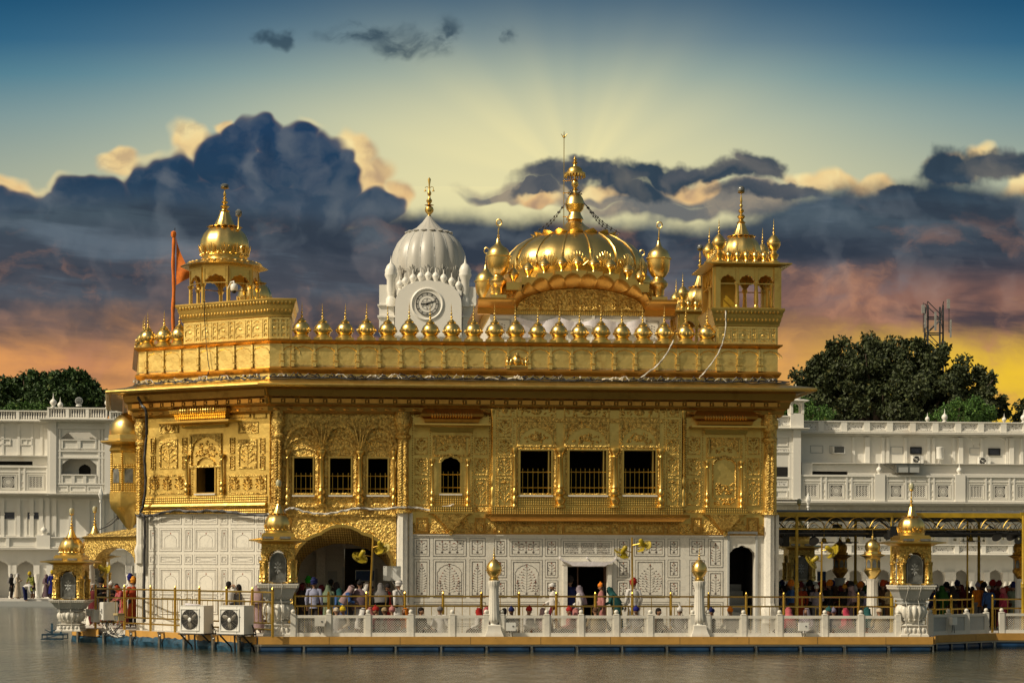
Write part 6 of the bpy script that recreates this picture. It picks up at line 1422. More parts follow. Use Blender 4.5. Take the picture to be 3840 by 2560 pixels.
# ================================================================== trees
LEAF = []
def leafmat(name, a, b):
    m_, n, p, co = material(name); oi = n.new('ShaderNodeNewGeometry'); r = oi.outputs['Random Per Island']
    n.put(p.inputs['Base Color'], n.ramp(r, [(0, a), (.55, b), (.95, tuple(c*1.4 for c in b)), (1, (b[0]*2.4, b[1]*1.6, b[2]))])); p.inputs['Roughness'].default_value = .6; p.inputs['Specular IOR Level'].default_value = .3; return m_
def tree(name, label, base, lobes, nleaf, size, mat_, trunk_r=.5, seed=1, group='trees behind the white buildings', gap=.45, bare=0):
    r = random.Random(seed); b = Vector(base); o = empty(name, label, 'tree', tuple(b), 0, group); vs = []; fs = []
    tot = sum(l[3]*l[4] for l in lobes)
    clumps = []
    for (cx, cy, cz_, rx, rz) in lobes:
        nc = max(6, int(90*rx*rz/tot*len(lobes)**.5*1.6))
        for k in range(nc):
            u = Vector((r.gauss(0, 1), r.gauss(0, 1), r.gauss(0, 1))).normalized(); rad = r.uniform(.55, 1.08); clumps.append((Vector((cx+u.x*rx*rad, cy+u.y*rx*.8*rad, cz_+u.z*rz*rad)), r.uniform(.20, .42)*min(rx, rz), u))
    per = max(4, nleaf//len(clumps))
    for (c, cr, u) in clumps:
        if r.random() < .06*gap: continue
        for k in range(per):
            q = Vector((r.gauss(0, 1), r.gauss(0, 1), r.gauss(0, 1)*.8)); q = q.normalized()*cr*r.random()**.4; p = c+q
            s_ = size*r.uniform(.6, 1.25); ax = (Vector((r.gauss(0, 1), r.gauss(0, 1), r.gauss(0, 1)-.8))+u*.5).normalized(); sd = ax.cross(Vector((r.gauss(0, 1), r.gauss(0, 1), r.gauss(0, 1)))).normalized(); i0 = len(vs); nn = ax.cross(sd)*s_*.15
            vs += [tuple(p), tuple(p+ax*s_*.5+sd*s_*.34+nn), tuple(p+ax*s_), tuple(p+ax*s_*.5-sd*s_*.34+nn)]; fs.append((i0, i0+1, i0+2, i0+3))
    me = bpy.data.meshes.new('crown'); me.from_pydata(vs, [], fs); me.materials.append(mat_); cr_ = bpy.data.objects.new('crown', me); COL.objects.link(cr_); cr_.parent = o
    mb = MB(); top = Vector((lobes[0][0], lobes[0][1], lobes[0][2])); mb.tube([(0, 0, -1), (0, 0, 1.0), (top.x*.3, 0, top.z*.5), (top.x, top.y, top.z)], [trunk_r*1.3, trunk_r, trunk_r*.7, trunk_r*.3], 10)
    for (cx, cy, cz_, rx, rz) in lobes:
        for k in range(3):
            e = Vector((cx+r.uniform(-.7, .7)*rx, cy+r.uniform(-.5, .5)*rx, cz_+r.uniform(-.2, .8)*rz)); s0 = Vector((top.x*.3, 0, top.z*r.uniform(.35, .7))); mb.tube([s0, s0.lerp(e, .5)+Vector((0, 0, .4)), e], [trunk_r*.4, trunk_r*.22, .04], 6)
    for k in range(bare):
        e = Vector((lobes[-1][0]+r.uniform(-1.5, 2.5), r.uniform(-1, 1), lobes[-1][2]+r.uniform(.2, 1.6)*lobes[-1][4])); s0 = Vector((lobes[-1][0], 0, lobes[-1][2]-1)); m_ = s0.lerp(e, .6)+Vector((r.uniform(-.3, .3), 0, r.uniform(-.2, .4))); mb.tube([s0, m_, e], [.06, .03, .01], 5)
        for q in range(3): mb.tube([m_, m_+Vector((r.uniform(-.7, .7), 0, r.uniform(.2, .8)))], [.02, .008], 4)
    mb.build('trunk', BARK, o, world=False); return o
BARK = plain('bark', (.09, .065, .045), .9, var=.3, bump=.02)
LM1 = leafmat('leaves_dark', (.018, .026, .010), (.045, .058, .020)); LM2 = leafmat('leaves_green', (.020, .050, .010), (.050, .110, .018)); LM3 = leafmat('leaves_mid', (.014, .034, .010), (.034, .068, .016))
DT = 162.0
def tl(lst, d, bx):
    out = []
    for (px, py, rx, rz) in lst: p = PW(px, py, d); out.append((p.x-bx.x, (hash((px, py)) % 7-3)*.5, p.z, rx*d/FOC, rz*d/FOC))
    return out
b = PW(3330, 2120, DT); b.z = 0
tree('leafy_tree', 'huge dark broad crowned tree behind the long white building on the right', b, tl([(3320, 1440, 220, 130), (3170, 1365, 120, 90), (3280, 1345, 140, 85), (3410, 1355, 130, 90), (3520, 1400, 110, 90), (3620, 1440, 95, 80), (3080, 1425, 100, 85), (2990, 1495, 80, 70), (3200, 1500, 220, 100), (3430, 1500, 250, 110), (3580, 1520, 170, 80), (3690, 1480, 60, 70), (3760, 1535, 45, 40), (3140, 1430, 110, 90)], DT, b), 80000, .33, LM1, .8, 3)
b = PW(3590, 2120, 154); b.z = 0
tree('bushy_tree', 'bright green small tree in front of the huge dark tree, above the right parapet', b, tl([(3600, 1550, 100, 50), (3540, 1570, 60, 30), (3660, 1565, 60, 40)], 154, b), 9000, .20, LM2, .3, 5)
b = PW(3060, 2120, 154); b.z = 0
tree('bushy_tree', 'bright green bush top beside the white turret on the right', b, tl([(3040, 1560, 70, 35), (2960, 1555, 50, 45), (3010, 1520, 40, 40)], 154, b), 5000, .20, LM2, .25, 6)
b = PW(3840, 2120, 165); b.z = 0
tree('leafy_tree', 'dark tree edge showing at the far right of the roof line', b, tl([(3850, 1575, 60, 40), (3900, 1540, 70, 60)], 165, b), 3500, .3, LM1, .4, 8)
b = PW(110, 2120, 165); b.z = 0
tree('leafy_tree', 'wide dark green tree at the left photo edge behind the white building', b, tl([(130, 1440, 100, 50), (40, 1470, 80, 50), (60, 1520, 140, 60), (-60, 1480, 90, 70)], 165, b), 16000, .36, LM3, .6, 9)
b = PW(300, 2120, 163); b.z = 0
tree('leafy_tree', 'rounded dark green tree with bare twigs between the building bay and the temple eave', b, tl([(280, 1440, 80, 50), (250, 1490, 110, 60), (340, 1480, 70, 45), (370, 1520, 70, 40)], 163, b), 14000, .36, LM3, .5, 10, bare=26)
b = PW(130, 2120, 156); b.z = 0
tree('bushy_tree', 'fresher green low tree peeping over the left roof rail', b, tl([(110, 1545, 110, 32), (40, 1560, 60, 30)], 156, b), 7000, .22, LM2, .3, 12)
b = PW(430, 2120, 160); b.z = 0
tree('bare_tree', 'nearly bare grey twiggy tree under the left eave tip', b, tl([(450, 1540, 50, 40)], 160, b), 500, .2, LM1, .25, 13, bare=40)

# ================================================================== telecom mast
mp = PW(3502, 1300, 175); mz = lambda py: PW(3502, py, 175).z
ANTG = plain('antenna_grey', (.24, .24, .23), .5)
MS = empty('telecom_mast', 'steel lattice telecom mast with white antennas rising behind the huge tree', 'mast', (mp.x, mp.y, 0), 0)
mb = MB(); hw = .80; zt_ = mz(1147); z0 = 2.0; hw = .68
for sx in (-1, 1):
    for sy in (-1, 1): mb.tube([(sx*hw, sy*hw, z0), (sx*hw*.95, sy*hw*.95, zt_)], .085, 5)
k = z0; i = 0
while k < zt_-.5:
    s_ = 1 if i % 2 else -1
    for sy in (-1, 1): mb.tube([(-hw*s_, sy*hw, k), (hw*s_, sy*hw, k+1.35)], .04, 4); mb.tube([(-hw, sy*hw, k), (hw, sy*hw, k)], .055, 4)
    for sx in (-1, 1): mb.tube([(sx*hw, -hw*s_, k), (sx*hw, hw*s_, k+1.35)], .04, 4)
    k += 1.35; i += 1
for sx in (-1.1, 1.1): mb.tube([(sx, -.9, mz(1250)), (sx, -.9, mz(1140))], .035, 5)
mb.build('lattice', plain('mast_steel', (.03, .034, .04), .5, var=.3), MS, world=False)
for (x, py, h, w_) in ((-1.15, 1180, .7, .26), (1.0, 1163, .8, .24), (-.1, 1245, 1.6, .15), (1.2, 1270, 1.5, .12), (-.95, 1235, 1.2, .12)):
    mb = MB(); mb.box(x-w_/2, x+w_/2, -1.2, -1.0, mz(py), mz(py)+h); mb.box(x-.05, x+.05, -1.0, -.7, mz(py)+h*.3, mz(py)+h*.4); mb.build('antenna', ANTG, MS, world=False)

# ================================================================== flagpole
fp = PW(650, 1200, 96); fz = lambda py: PW(650, py, 96).z
FG = empty('flagpole', 'tall cloth wrapped orange flagpole behind the left parapet', 'flagpole', (fp.x, fp.y, 0), 0)
mb = MB(); pts = [(0, 0, 0)]+[(-.02*math.sin(k*.8), 0, fz(1230)+(fz(885)-fz(1230))*k/14) for k in range(15)]; mb.tube(pts, [.12]+[.082+.01*math.sin(k*2.1)+(.015 if k == 3 else 0) for k in range(15)], 10); mb.lathe([(.09, 0), (.13, .1), (.12, .25), (.04, .3)], (0, 0, fz(890)), 8); mb.build('pole', ORANGE, FG, world=False)
mb = MB(); mb.tube([(.05, 0, fz(885)), (.06, 0, fz(855))], .02, 5); mb.build('spike', BLACK, FG, world=False)
mb = MB(); n_ = 14; vs = []; fs = []
for i in range(n_+1):
    t = i/n_
    top = (10+62*t**1.2, 885+145*t**.75); bot = (10+62*t, 1070-38*t) 
    for j in range(9):
        s_ = j/8; px = 650+top[0]*(1-s_)+bot[0]*s_; py = top[1]*(1-s_)+bot[1]*s_; vs.append(((px-650)*96/FOC, .10*math.sin(4*s_+5*t)*(.3+t), fz(py)))
for i in range(n_):
    for j in range(8): fs.append((i*9+j, i*9+j+1, i*9+10+j, i*9+9+j))
mb.add(vs, fs, 0, True); mb.build('flag', ORANGE, FG, world=False)
# ================================================================== furniture of the platform
RM3 = FR.M.to_3x3(); AF = FR.a
def LW(px, yl, z=0.0): v = FR.M @ Vector((FR.X(px, yl), yl, z)); return v
# ---- lamp kiosks
def make_kiosk():
    o = empty('lamp_kiosk', 'golden domed lamp kiosk on a carved marble pedestal', 'kiosk', group='golden kiosks round the platform')
    mb = MB(); mb.sq([(.47, 0), (.47, .06), (.43, .10), (.40, .30), (.44, .37), (.36, .40), (.30, .43), (.30, .48), (.34, .50)], n=4)
    mb.lathe([(.32, .46), (.40, .54), (.50, .68), (.53, .82), (.51, .96), (.44, 1.04), (.36, 1.07)], (0, 0, 0), 64, 0, fl=.12, fn=16)
    for k in range(16): a = 2*pi*k/16; mb.blob((.44*math.cos(a), .44*math.sin(a), .56), .035, .035, .04, 6, 4)
    mb.sq([(.36, 1.06), (.42, 1.09), (.42, 1.13), (.36, 1.15), (.40, 1.20), (.48, 1.30), (.54, 1.45), (.58, 1.54)], n=4, mi=1)
    for s_ in range(4):
        m_ = mb.M; mb.M = m_ @ Matrix.Rotation(s_*pi/2, 4, 'Z')
        for k in range(9): mb.boss(-.40+.1*k, .46*0+1.24, -.43, .03, .05, .03, n=5, mi=1)
        for k in range(17): mb.box(-.62+.075*k, -.585+.075*k, -.66, -.62, 1.575, 1.635, 0)
        for k in range(5): mb.boss(-.30+.15*k, .21, -.425, .06, .10, .03)
        mb.M = m_
    mb.sq([(.60, 1.54), (.64, 1.57), (.64, 1.64), (.67, 1.65), (.67, 1.70)], n=4, mi=0)
    mb.build('pedestal', [MARB_C, MARB_G], o, world=False)
    mb = MB(); h = .53; z0, z1 = 1.70, 3.0
    mb.box(-h, h, -h, h, z1-.16, z1, 0); mb.box(-h, h, -h, h, z0, z0+.06, 0)
    for s_ in range(4):
        mb.M = Matrix.Rotation(s_*pi/2, 4, 'Z')
        mb.box(-h, -h+.20, -h, -h+.20, z0, z1-.15, 0)
        pts = cusp(0, .62, z0+.72, .34, 5, 4, .07, .16); l0 = [(-h+.2, z0+.70)]+pts+[(h-.2, z0+.70)]
        mb.strip(l0, [(p[0], z1-.155) for p in l0], -h+.0, -h+.10, 0)
        mb.frame(-h+.1, h-.1, z0+.6, z1-.12, .03, -h-.03, -h, 0) if False else mb.box(-h+.06, h-.06, -h-.03, -h, z1-.22, z1-.18, 0)
        for k in range(14):
            sg = -1 if k % 2 else 1; mb.boss(sg*(.17+.03*(k//2)), z1-.28-.035*(k % 5), -h, .035, .025, .03, k, 0)
    mb.M = Matrix(); B = mb.build('kiosk_body', G_REL, o, world=False)
    for s_ in range(4):
        mb = MB(Matrix.Rotation(s_*pi/2, 4, 'Z'))
        for sg in (-1, 1): mb = MB(mb.M); mb.lathe([(.075, 0), (.075, .05), (.05, .09), (.07, .16), (.045, .20), (.042, .60), (.07, .64), (.05, .67), (.08, .72)], (sg*(h-.11), -h-.02, z0+.04), 10, 0); mb.build('colonette', G_TRIM, B, world=False)
        mb = MB(Matrix.Rotation(s_*pi/2, 4, 'Z')); g = [(-.27, z0+.06), (.27, z0+.06), (.27, z0+.70)]+[(.27*math.cos(pi*k/10)*(1 if k not in (5,) else 1), z0+.70+.30*math.sin(pi*k/10)) for k in range(1, 10)]+[(-.27, z0+.70)]
        mb.prism(g, -h+.10, -h+.12, 0)
        for k in range(8):
            a = 2*pi*k/8; mb.boss(.085*math.cos(a), z0+.52+.15*math.sin(a), -h+.10, .055, .028, .012, a, 1, 8)
        mb.boss(0, z0+.52, -h+.10, .04, .06, .012, 0, 1); mb.tube([(p[0]*.96, -h+.095, p[1]) for p in g]+[(g[0][0]*.96, -h+.095, g[0][1])], .014, 5, 1)
        mb.build('glass_panel', [GLASSD, MARB_G], B, world=False)
    mb = MB(); mb.sq([(h, z1-.02), (h+.10, z1+.02), (h+.20, z1+.06), (.92, z1+.08), (.92, z1+.11), (.60, z1+.17), (.5, z1+.18)], n=4); mb.sq([(.52, z1+.16), (.52, z1+.30), (.48, z1+.31), (.48, z1+.34)], n=4)
    mb.build('eave', G_TRIM, o, world=False)
    mb = MB(); mb.lathe([(.43, z1+.33), (.44, z1+.42), (.40, z1+.44)], (0, 0, 0), 32); tip = ribbed_dome(mb, (0, 0, 0), .455, .62, z1+.36, 0, 10, 40); D_ = mb.build('dome', G_DOME, o, world=False)
    mb = MB(); fin(mb, (0, 0, tip-.05), .62, .09); mb.lathe([(.02, 0), (.085, .05), (.08, .07)], (0, 0, tip+.50), 10); mb.build('finial', G_TRIM, D_, world=False)
    mb = MB(); mb.lathe([(.07, 0), (.09, .03), (.095, .14), (.07, .20), (0, .22)], (0, 0, tip+.57), 12); mb.build('lamp', LAMPG, D_, world=False)
    mb = MB()
    for (x, y, z) in ((-.3, -.78, z1+.15), (.25, -.78, z1+.15), (.0, -.58, 1.74)): mb = MB(); mb.box(x-.17, x+.17, y-.05, y+.05, z, z+.07); mb.tube([(x-.17, y, z+.03), (x-.26, y+.05, z-.06)], .012, 4); mb.build('floodlight', STEEL, o, world=False)
    mb = MB(); 
    for sx in (-.3, .12): mb = MB(); mb.tube([(sx, -.68, 1.72), (sx+.03, -.70, 1.66), (sx-.02, -.50, 1.2), (sx+.04, -.55, .9), (sx+.0, -.45, .5), (sx+.06, -.48, .02)], .013, 5); mb.build('wire', CABLE_W, o, world=False)
    return o
KI = make_kiosk()
def place_kiosk(p, label, sz=1.0, k=1.0, first=[1], rz=AF):
    o = KI if first[0] else copy_tree(KI); first[0] = 0
    o.location = p; o.rotation_euler = (0, 0, rz); o.scale = (k, k, k); o['label'] = label
    if sz != 1:
        for c in kids(o):
            n_ = c.name.split('.')[0]
            if n_.split('_')[0] == 'pedestal': c.scale = (1, 1, sz)
            elif n_ == 'wire': c.scale = (1, 1, sz)
            else: c.location.z = -1.7*(1-sz)
    return o
def KP(px, D, z=0): v = PW(px, 2120, D); return Vector((v.x, v.y, z))
place_kiosk(KP(1044, 66.5), 'golden domed kiosk on a pedestal at the front left platform corner, beside the air conditioners')
place_kiosk(KP(3417, 67.6), 'golden domed kiosk on the brightest carved pedestal at the right end of the long balustrade')
place_kiosk(KP(268, 73.0, -.08), 'golden domed kiosk on a short pedestal by the blue raft at the far left corner', .68, .97, rz=math.radians(-3))
place_kiosk(KP(355, 80.5), 'golden kiosk half hidden behind the leftmost kiosk', .72)
place_kiosk(KP(2996, 83.5), 'golden kiosk standing in shade behind the crowd beneath the yellow canopy')

# ---- low marble balustrade of the front
YB = YF+.28
def lattice(w_, h_, name='lattice', sp=.078):
    mb = MB(); n = int((w_+h_)/sp)
    for sg in (-1, 1):
        for k in range(n+1):
            c = k*sp; a = max(0, c-h_); b = min(c, w_)
            if b-a < .01: continue
            p = Vector((a, 0, c-a)); q = Vector((b, 0, c-b))
            if sg < 0: p.x, q.x = w_-p.x, w_-q.x
            m_ = (p+q)/2; mb.obox((m_.x, .012*sg, m_.z), tuple(q-p), (q-p).length, .013, .014)
    return mb
def balustrade(name, label, pts, group=None, mat_=None, solid=None, hp=.80, hr=.70, lastpost=True):
    """pts: world ground points of the posts in order"""
    mat_ = mat_ or MARB; o = empty(name, label, 'balustrade', tuple(pts[0]), 0, group)
    for i, p in enumerate(pts):
        if i == len(pts)-1 and not lastpost: break
        mb = MB(Matrix.Translation(p) @ Matrix.Rotation(AF, 4, 'Z')); mb.box(-.085, .085, -.085, .085, 0, hr); mb.sq([(.085, hr), (.095, hr+.02), (.05, hr+.045)], n=4); mb.blob((0, 0, hr+.105), .075, .075, .075, 12, 8); mb.build('post', mat_, o)
    for i in range(len(pts)-1):
        a, b = pts[i], pts[i+1]; d_ = b-a; L = d_.length; M = Matrix.Translation(a) @ Matrix.Rotation(math.atan2(d_.y, d_.x), 4, 'Z')
        mb = MB(M); x0, x1 = .086, L-.086
        mb.box(x0, x1, -.06, .06, .0, .13); mb.box(x0, x1, -.06, .06, hr-.10, hr-.01); mb.box(x0, x0+.06, -.05, .05, .13, hr-.10); mb.box(x1-.06, x1, -.05, .05, .13, hr-.10)
        pn = mb.build('panel', mat_, o)
        if solid and i in solid: mb = MB(M); mb.box(x0+.061, x1-.061, -.015, .015, .131, hr-.101); mb.build('perforated_sheet', MARB_G, pn)
        else:
            m2 = lattice(x1-x0-.12, hr-.23); m2.v = [tuple(M @ Vector((v[0]+x0+.06, v[1], v[2]+.13))) for v in m2.v]; m2.build('lattice', mat_, pn)
    return o
BP = [[1100, 1233, 1381, 1542, 1697, 1824], [1882, 2051, 2180, 2312, 2439, 2598], [2654, 2789, 2924, 3094, 3229, 3368]]
for i, (b, l) in enumerate(zip(BP, ('white marble lattice balustrade below the crowd in the arch, left of the first lamp column', 'white marble lattice balustrade between the two short lamp columns', 'white marble lattice balustrade from the second lamp column to the right kiosk'))):
    balustrade('balustrade', l, [LW(p, YB) for p in b], 'marble balustrades along the water')
inw = lambda a, b, t, o_: a.lerp(b, t)+Vector((-(b-a).normalized().y, (b-a).normalized().x, 0))*o_
balustrade('balustrade', 'grey shaded balustrade with fine mesh panels right of the right kiosk', [inw(R1, R2, t, .25) for t in (.02, .32, .63, .97)], 'marble balustrades along the water', MARB_C, {0, 1, 2})
balustrade('balustrade', 'lattice balustrade of the causeway at the right photo edge', [R2+rd @ Vector((.35+1.35*k, .25, 0)) for k in range(8)], 'marble balustrades along the water', MARB_C)

# ---- brass railings
def railing(label, pts, top, mid, low=(), nb=4, zp=None):
    o = empty('brass_railing', label, 'railing', tuple(pts[0]), 0, 'brass railings on the platform')
    for p in pts:
        mb = MB(Matrix.Translation(p)); mb.tube([(0, 0, 0), (0, 0, top+.03)], .046, 8); mb.lathe([(.045, top+.03), (.05, top+.06), (.03, top+.075), (.042, top+.10), (.03, top+.13), (.01, top+.16)], (0, 0, 0), 8); mb.build('post', G_RAIL, o)
    for i in range(len(pts)-1):
        a, b = pts[i], pts[i+1]; mb = MB(); up = Vector((0, 0, 1))
        for z in (top, mid)+tuple(low): mb.tube([a+up*z, b+up*z], .029, 7)
        mb.tube([a.lerp(b, .5)+up*mid, a.lerp(b, .5)+up*top], .013, 5)
        for k in range(nb): t = (k+.5)/nb; mb.tube([a.lerp(b, t)+up*(low[0] if low else .08), a.lerp(b, t)+up*mid], .012, 5)
        mb.build('rail_section', G_RAIL, o)
    return o
YR = YF+1.25
railing('brass railing before the arch crowd and the left marble panels', [LW(p, YR) for p in (1105, 1233, 1375, 1519, 1662, 1806)], 1.29, .97, (), 5)
railing('brass railing in front of the curtained doorway', [LW(p, YR) for p in (1806, 1947, 2087, 2233, 2372, 2516, 2658)], 1.29, .97, (), 5)
railing('brass railing from the stair door to the right kiosk', [LW(p, YR) for p in (2658, 2799, 2940, 3077, 3220, 3361)], 1.29, .97, (), 4)
LP_ = [onL(px)-nrm*.22 for px in (338, 447, 545, 635, 727, 828, 926, 1000)]
railing('brass railing along the left edge behind the air conditioners', [Vector((p.x, p.y, 0)) for p in LP_], 1.43, 1.12, (.44, .24), 5)
railing('short brass railing slanting back right of the right kiosk', [inw(R1, R2, t, .75) for t in (.0, .3, .58, .95)], 1.18, .86, (), 5)
railing('brass railing along the causeway at the right edge', [R2+rd @ Vector((.2+1.1*k, .8, 0)) for k in range(8)], 1.18, .86, (), 5)

# ---- short marble columns topped with gold lamps
def lamp_column(px, label):
    p = LW(px, YF+.30); o = empty('lamp_column', label, 'lamp column', tuple(p), AF, 'short lamp columns of the balustrade')
    mb = MB(); mb.sq([(.30, 0), (.29, .06), (.25, .14), (.21, .26), (.21, .36), (.18, .39)], n=4); mb.lathe([(.16, .38), (.13, .43), (.19, .50), (.21, .56), (.20, .66), (.185, .80), (.15, 1.50), (.16, 1.62), (.20, 1.70), (.20, 1.80), (.16, 1.82)], (0, 0, 0), 32, 0, fl=.07, fn=16); mb.build('shaft', MARB_C, o, world=False)
    mb = MB(); mb.lathe([(.15, 1.82), (.16, 1.88), (.12, 1.92), (.20, 2.02), (.24, 2.10), (.24, 2.12), (.29, 2.14), (.25, 2.17), (.25, 2.26), (.20, 2.38), (.12, 2.46), (.06, 2.52)], (0, 0, 0), 28, 0, fl=.03, fn=10); fin(mb, (0, 0, 2.48), .46, .06)
    mb.build('gold_lamp', G_DOME, o, world=False)
lamp_column(1853, 'short fluted marble column with a gold bulb lamp, left of the doorway'); lamp_column(2623, 'short fluted marble column with a gold bulb lamp, near the stair door')

# ---- tall lantern columns in the canopy's shade
def lantern(px, D, label, k=1.0, dull=False):
    p = KP(px, D); o = empty('lantern_column', label, 'lantern column', tuple(p), AF, 'lantern columns under the canopy'); gm = G_DULL if dull else G_DOME  # darker gold and greyer marble carry the canopy shade on the shaded lanterns
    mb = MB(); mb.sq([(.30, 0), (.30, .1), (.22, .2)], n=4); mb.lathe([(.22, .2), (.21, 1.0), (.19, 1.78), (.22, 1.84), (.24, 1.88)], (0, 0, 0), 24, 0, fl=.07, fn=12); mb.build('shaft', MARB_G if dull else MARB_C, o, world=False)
    mb = MB(); mb.sq([(.10, 1.86), (.16, 1.95), (.27, 2.12), (.28, 2.20), (.25, 2.22), (.25, 2.60), (.29, 2.64), (.41, 2.70), (.41, 2.72), (.28, 2.76), (.27, 2.84)], n=8)
    mb.lathe([(.24, 2.84), (.27, 2.93), (.28, 3.02), (.24, 3.14), (.14, 3.22), (.06, 3.28), (.05, 3.36)], (0, 0, 0), 24, 0, fl=.05, fn=10); fin(mb, (0, 0, 3.30), .42, .05); L_ = mb.build('lantern', gm, o, world=False)
    mb = MB()
    for s_ in range(8): mb.M = Matrix.Rotation(s_*pi/4, 4, 'Z'); mb.prism([(-.07, 2.27), (.07, 2.27), (.07, 2.46), (.04, 2.53), (0, 2.56), (-.04, 2.53), (-.07, 2.46)], -.262, -.252)
    mb.build('pane', GLASSD, L_, world=False)
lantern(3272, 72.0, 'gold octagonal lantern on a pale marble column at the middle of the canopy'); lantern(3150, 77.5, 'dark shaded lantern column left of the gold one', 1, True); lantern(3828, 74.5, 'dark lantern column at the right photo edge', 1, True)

# ---- yellow canopy over the causeway
YK = .9; zk1 = FR.hit(3400, 1921, YK)[1]; zk0 = FR.hit(3400, 1939, YK)[1]; kx0, kx1 = FR.X(2914, YK), FR.X(3845, YK)+9
CN = empty('canopy', 'yellow edged flat canopy on slim brass poles over the causeway', 'canopy', tuple(FR.M @ Vector((kx0+4, YK+2.5, 0))), AF)
mb = MB(FR.M); mb.box(kx0, kx1, YK+6.2, YK+6.25, zk0, zk1, 0); mb.build('fascia', YELP, CN); mb = MB(FR.M); mb.box(kx0, kx1, YK, YK+.05, zk0, zk1, 0); xj = FR.X(3834, YK); mb.box(xj-.07, xj+.07, YK-.02, YK+.06, zk0-.03, zk1+.03, 0); mb.build('fascia', YELP, CN)
mb = MB(FR.M); mb.add([(kx0, YK+.06, zk1-.03), (kx1, YK+.06, zk1-.03), (kx1, YK+3.1, zk1+.16), (kx0, YK+3.1, zk1+.16), (kx0, YK+6.2, zk1-.03), (kx1, YK+6.2, zk1-.03), (kx0, YK+.06, zk1-.08), (kx1, YK+.06, zk1-.08), (kx0, YK+6.2, zk1-.08), (kx1, YK+6.2, zk1-.08)], [(0, 1, 2, 3), (3, 2, 5, 4), (6, 8, 9, 7)], 0)
for k in range(18): mb.box(kx0+.3+k*1.05, kx0+.38+k*1.05, YK+.1, YK+6.1, zk1-.2, zk1-.09, 1)
mb.build('roof', [plain('roof_sheet', (.10, .10, .095), .7), BLACK], CN)
zb1 = FR.hit(3400, 1983, YK)[1]; zb2 = FR.hit(3400, 1998, YK)[1]
mb = MB(FR.M)
for (yy, mi) in ((YK+.03, 0), (YK+6.2, 1), (YK+3.2, 1)):
    mb.tube([(kx0, yy, zb1), (kx1, yy, zb1)], .03, 6, mi); mb.tube([(kx0, yy+.25, zb2), (kx1, yy+.25, zb2)], .045, 6, 1)
    x = kx0+.1
    while x < kx1-.8:
        q = .80; H = zk0-zb1
        for sg in (0, 1):
            pts = []
            for t in range(9):
                s_ = t/8; xx = x+q*(.5*(s_**1.6)) if sg == 0 else x+q*(1-.5*(s_**1.6)); pts.append((xx, yy, zb1+H*(math.sin(s_*pi/2)**1.2 if s_ < 1 else 1)*1.0))
            mb.tube(pts, .012, 5, mi)
        mb.tube([(x+q*(.18+.64*t/8), yy, zb1+H*.50*math.sin(pi*t/8)) for t in range(9)], .009, 5, mi)
        x += q
for k in range(9): x = kx0+.4+k*1.9; mb.tube([(x, YK+.03, zb1), (x, YK+6.2, zb1)], .03, 5, 1); mb.obox((x, YK+1.6, (zb1+zk1)/2-.05), (0, 1, .22), 3, .04, .04, 1)
mb.build('arched_truss', [G_RAIL, BLACK], CN)
for (px, yy, mm) in ((2988, YK+.03, YELP), (3345, YK+.03, YELP), (3838, YK-.6, YELP), (3208, YK+6.2, YELP), (3671, YK+6.2, YELP), (3628, YK+5.2, G_RAIL)):
    x = FR.X(px, yy); mb = MB(FR.M @ Matrix.Translation((x, yy, 0))); r = .065 if px != 3628 else .04
    mb.lathe([(r*1.5, 0), (r*1.5, .1), (r, .16), (r, 1.55), (r*1.5, 1.6), (r*1.2, 1.66), (r*1.5, 1.72), (r*.9, 1.8), (r*.85, zk1-.1)], (0, 0, 0), 12); mb.build('pole', mm, CN)
mb = MB(FR.M); rr = random.Random(2)
for k in range(20):
    mb = MB(FR.M); x = kx0+.3+rr.random()*(FR.X(3840, YK)-kx0); yy = YK+rr.choice((.3, .3, 3.4, 5.5)); z = zb2-.05; mb.tube([(x, yy, z), (x, yy, z-.08)], .008, 4, 0); mb.blob((x, yy, z-.13), .035, .035, .05, 6, 4, 1); mb.build('bulb', [BLACK, LAMPG], CN)
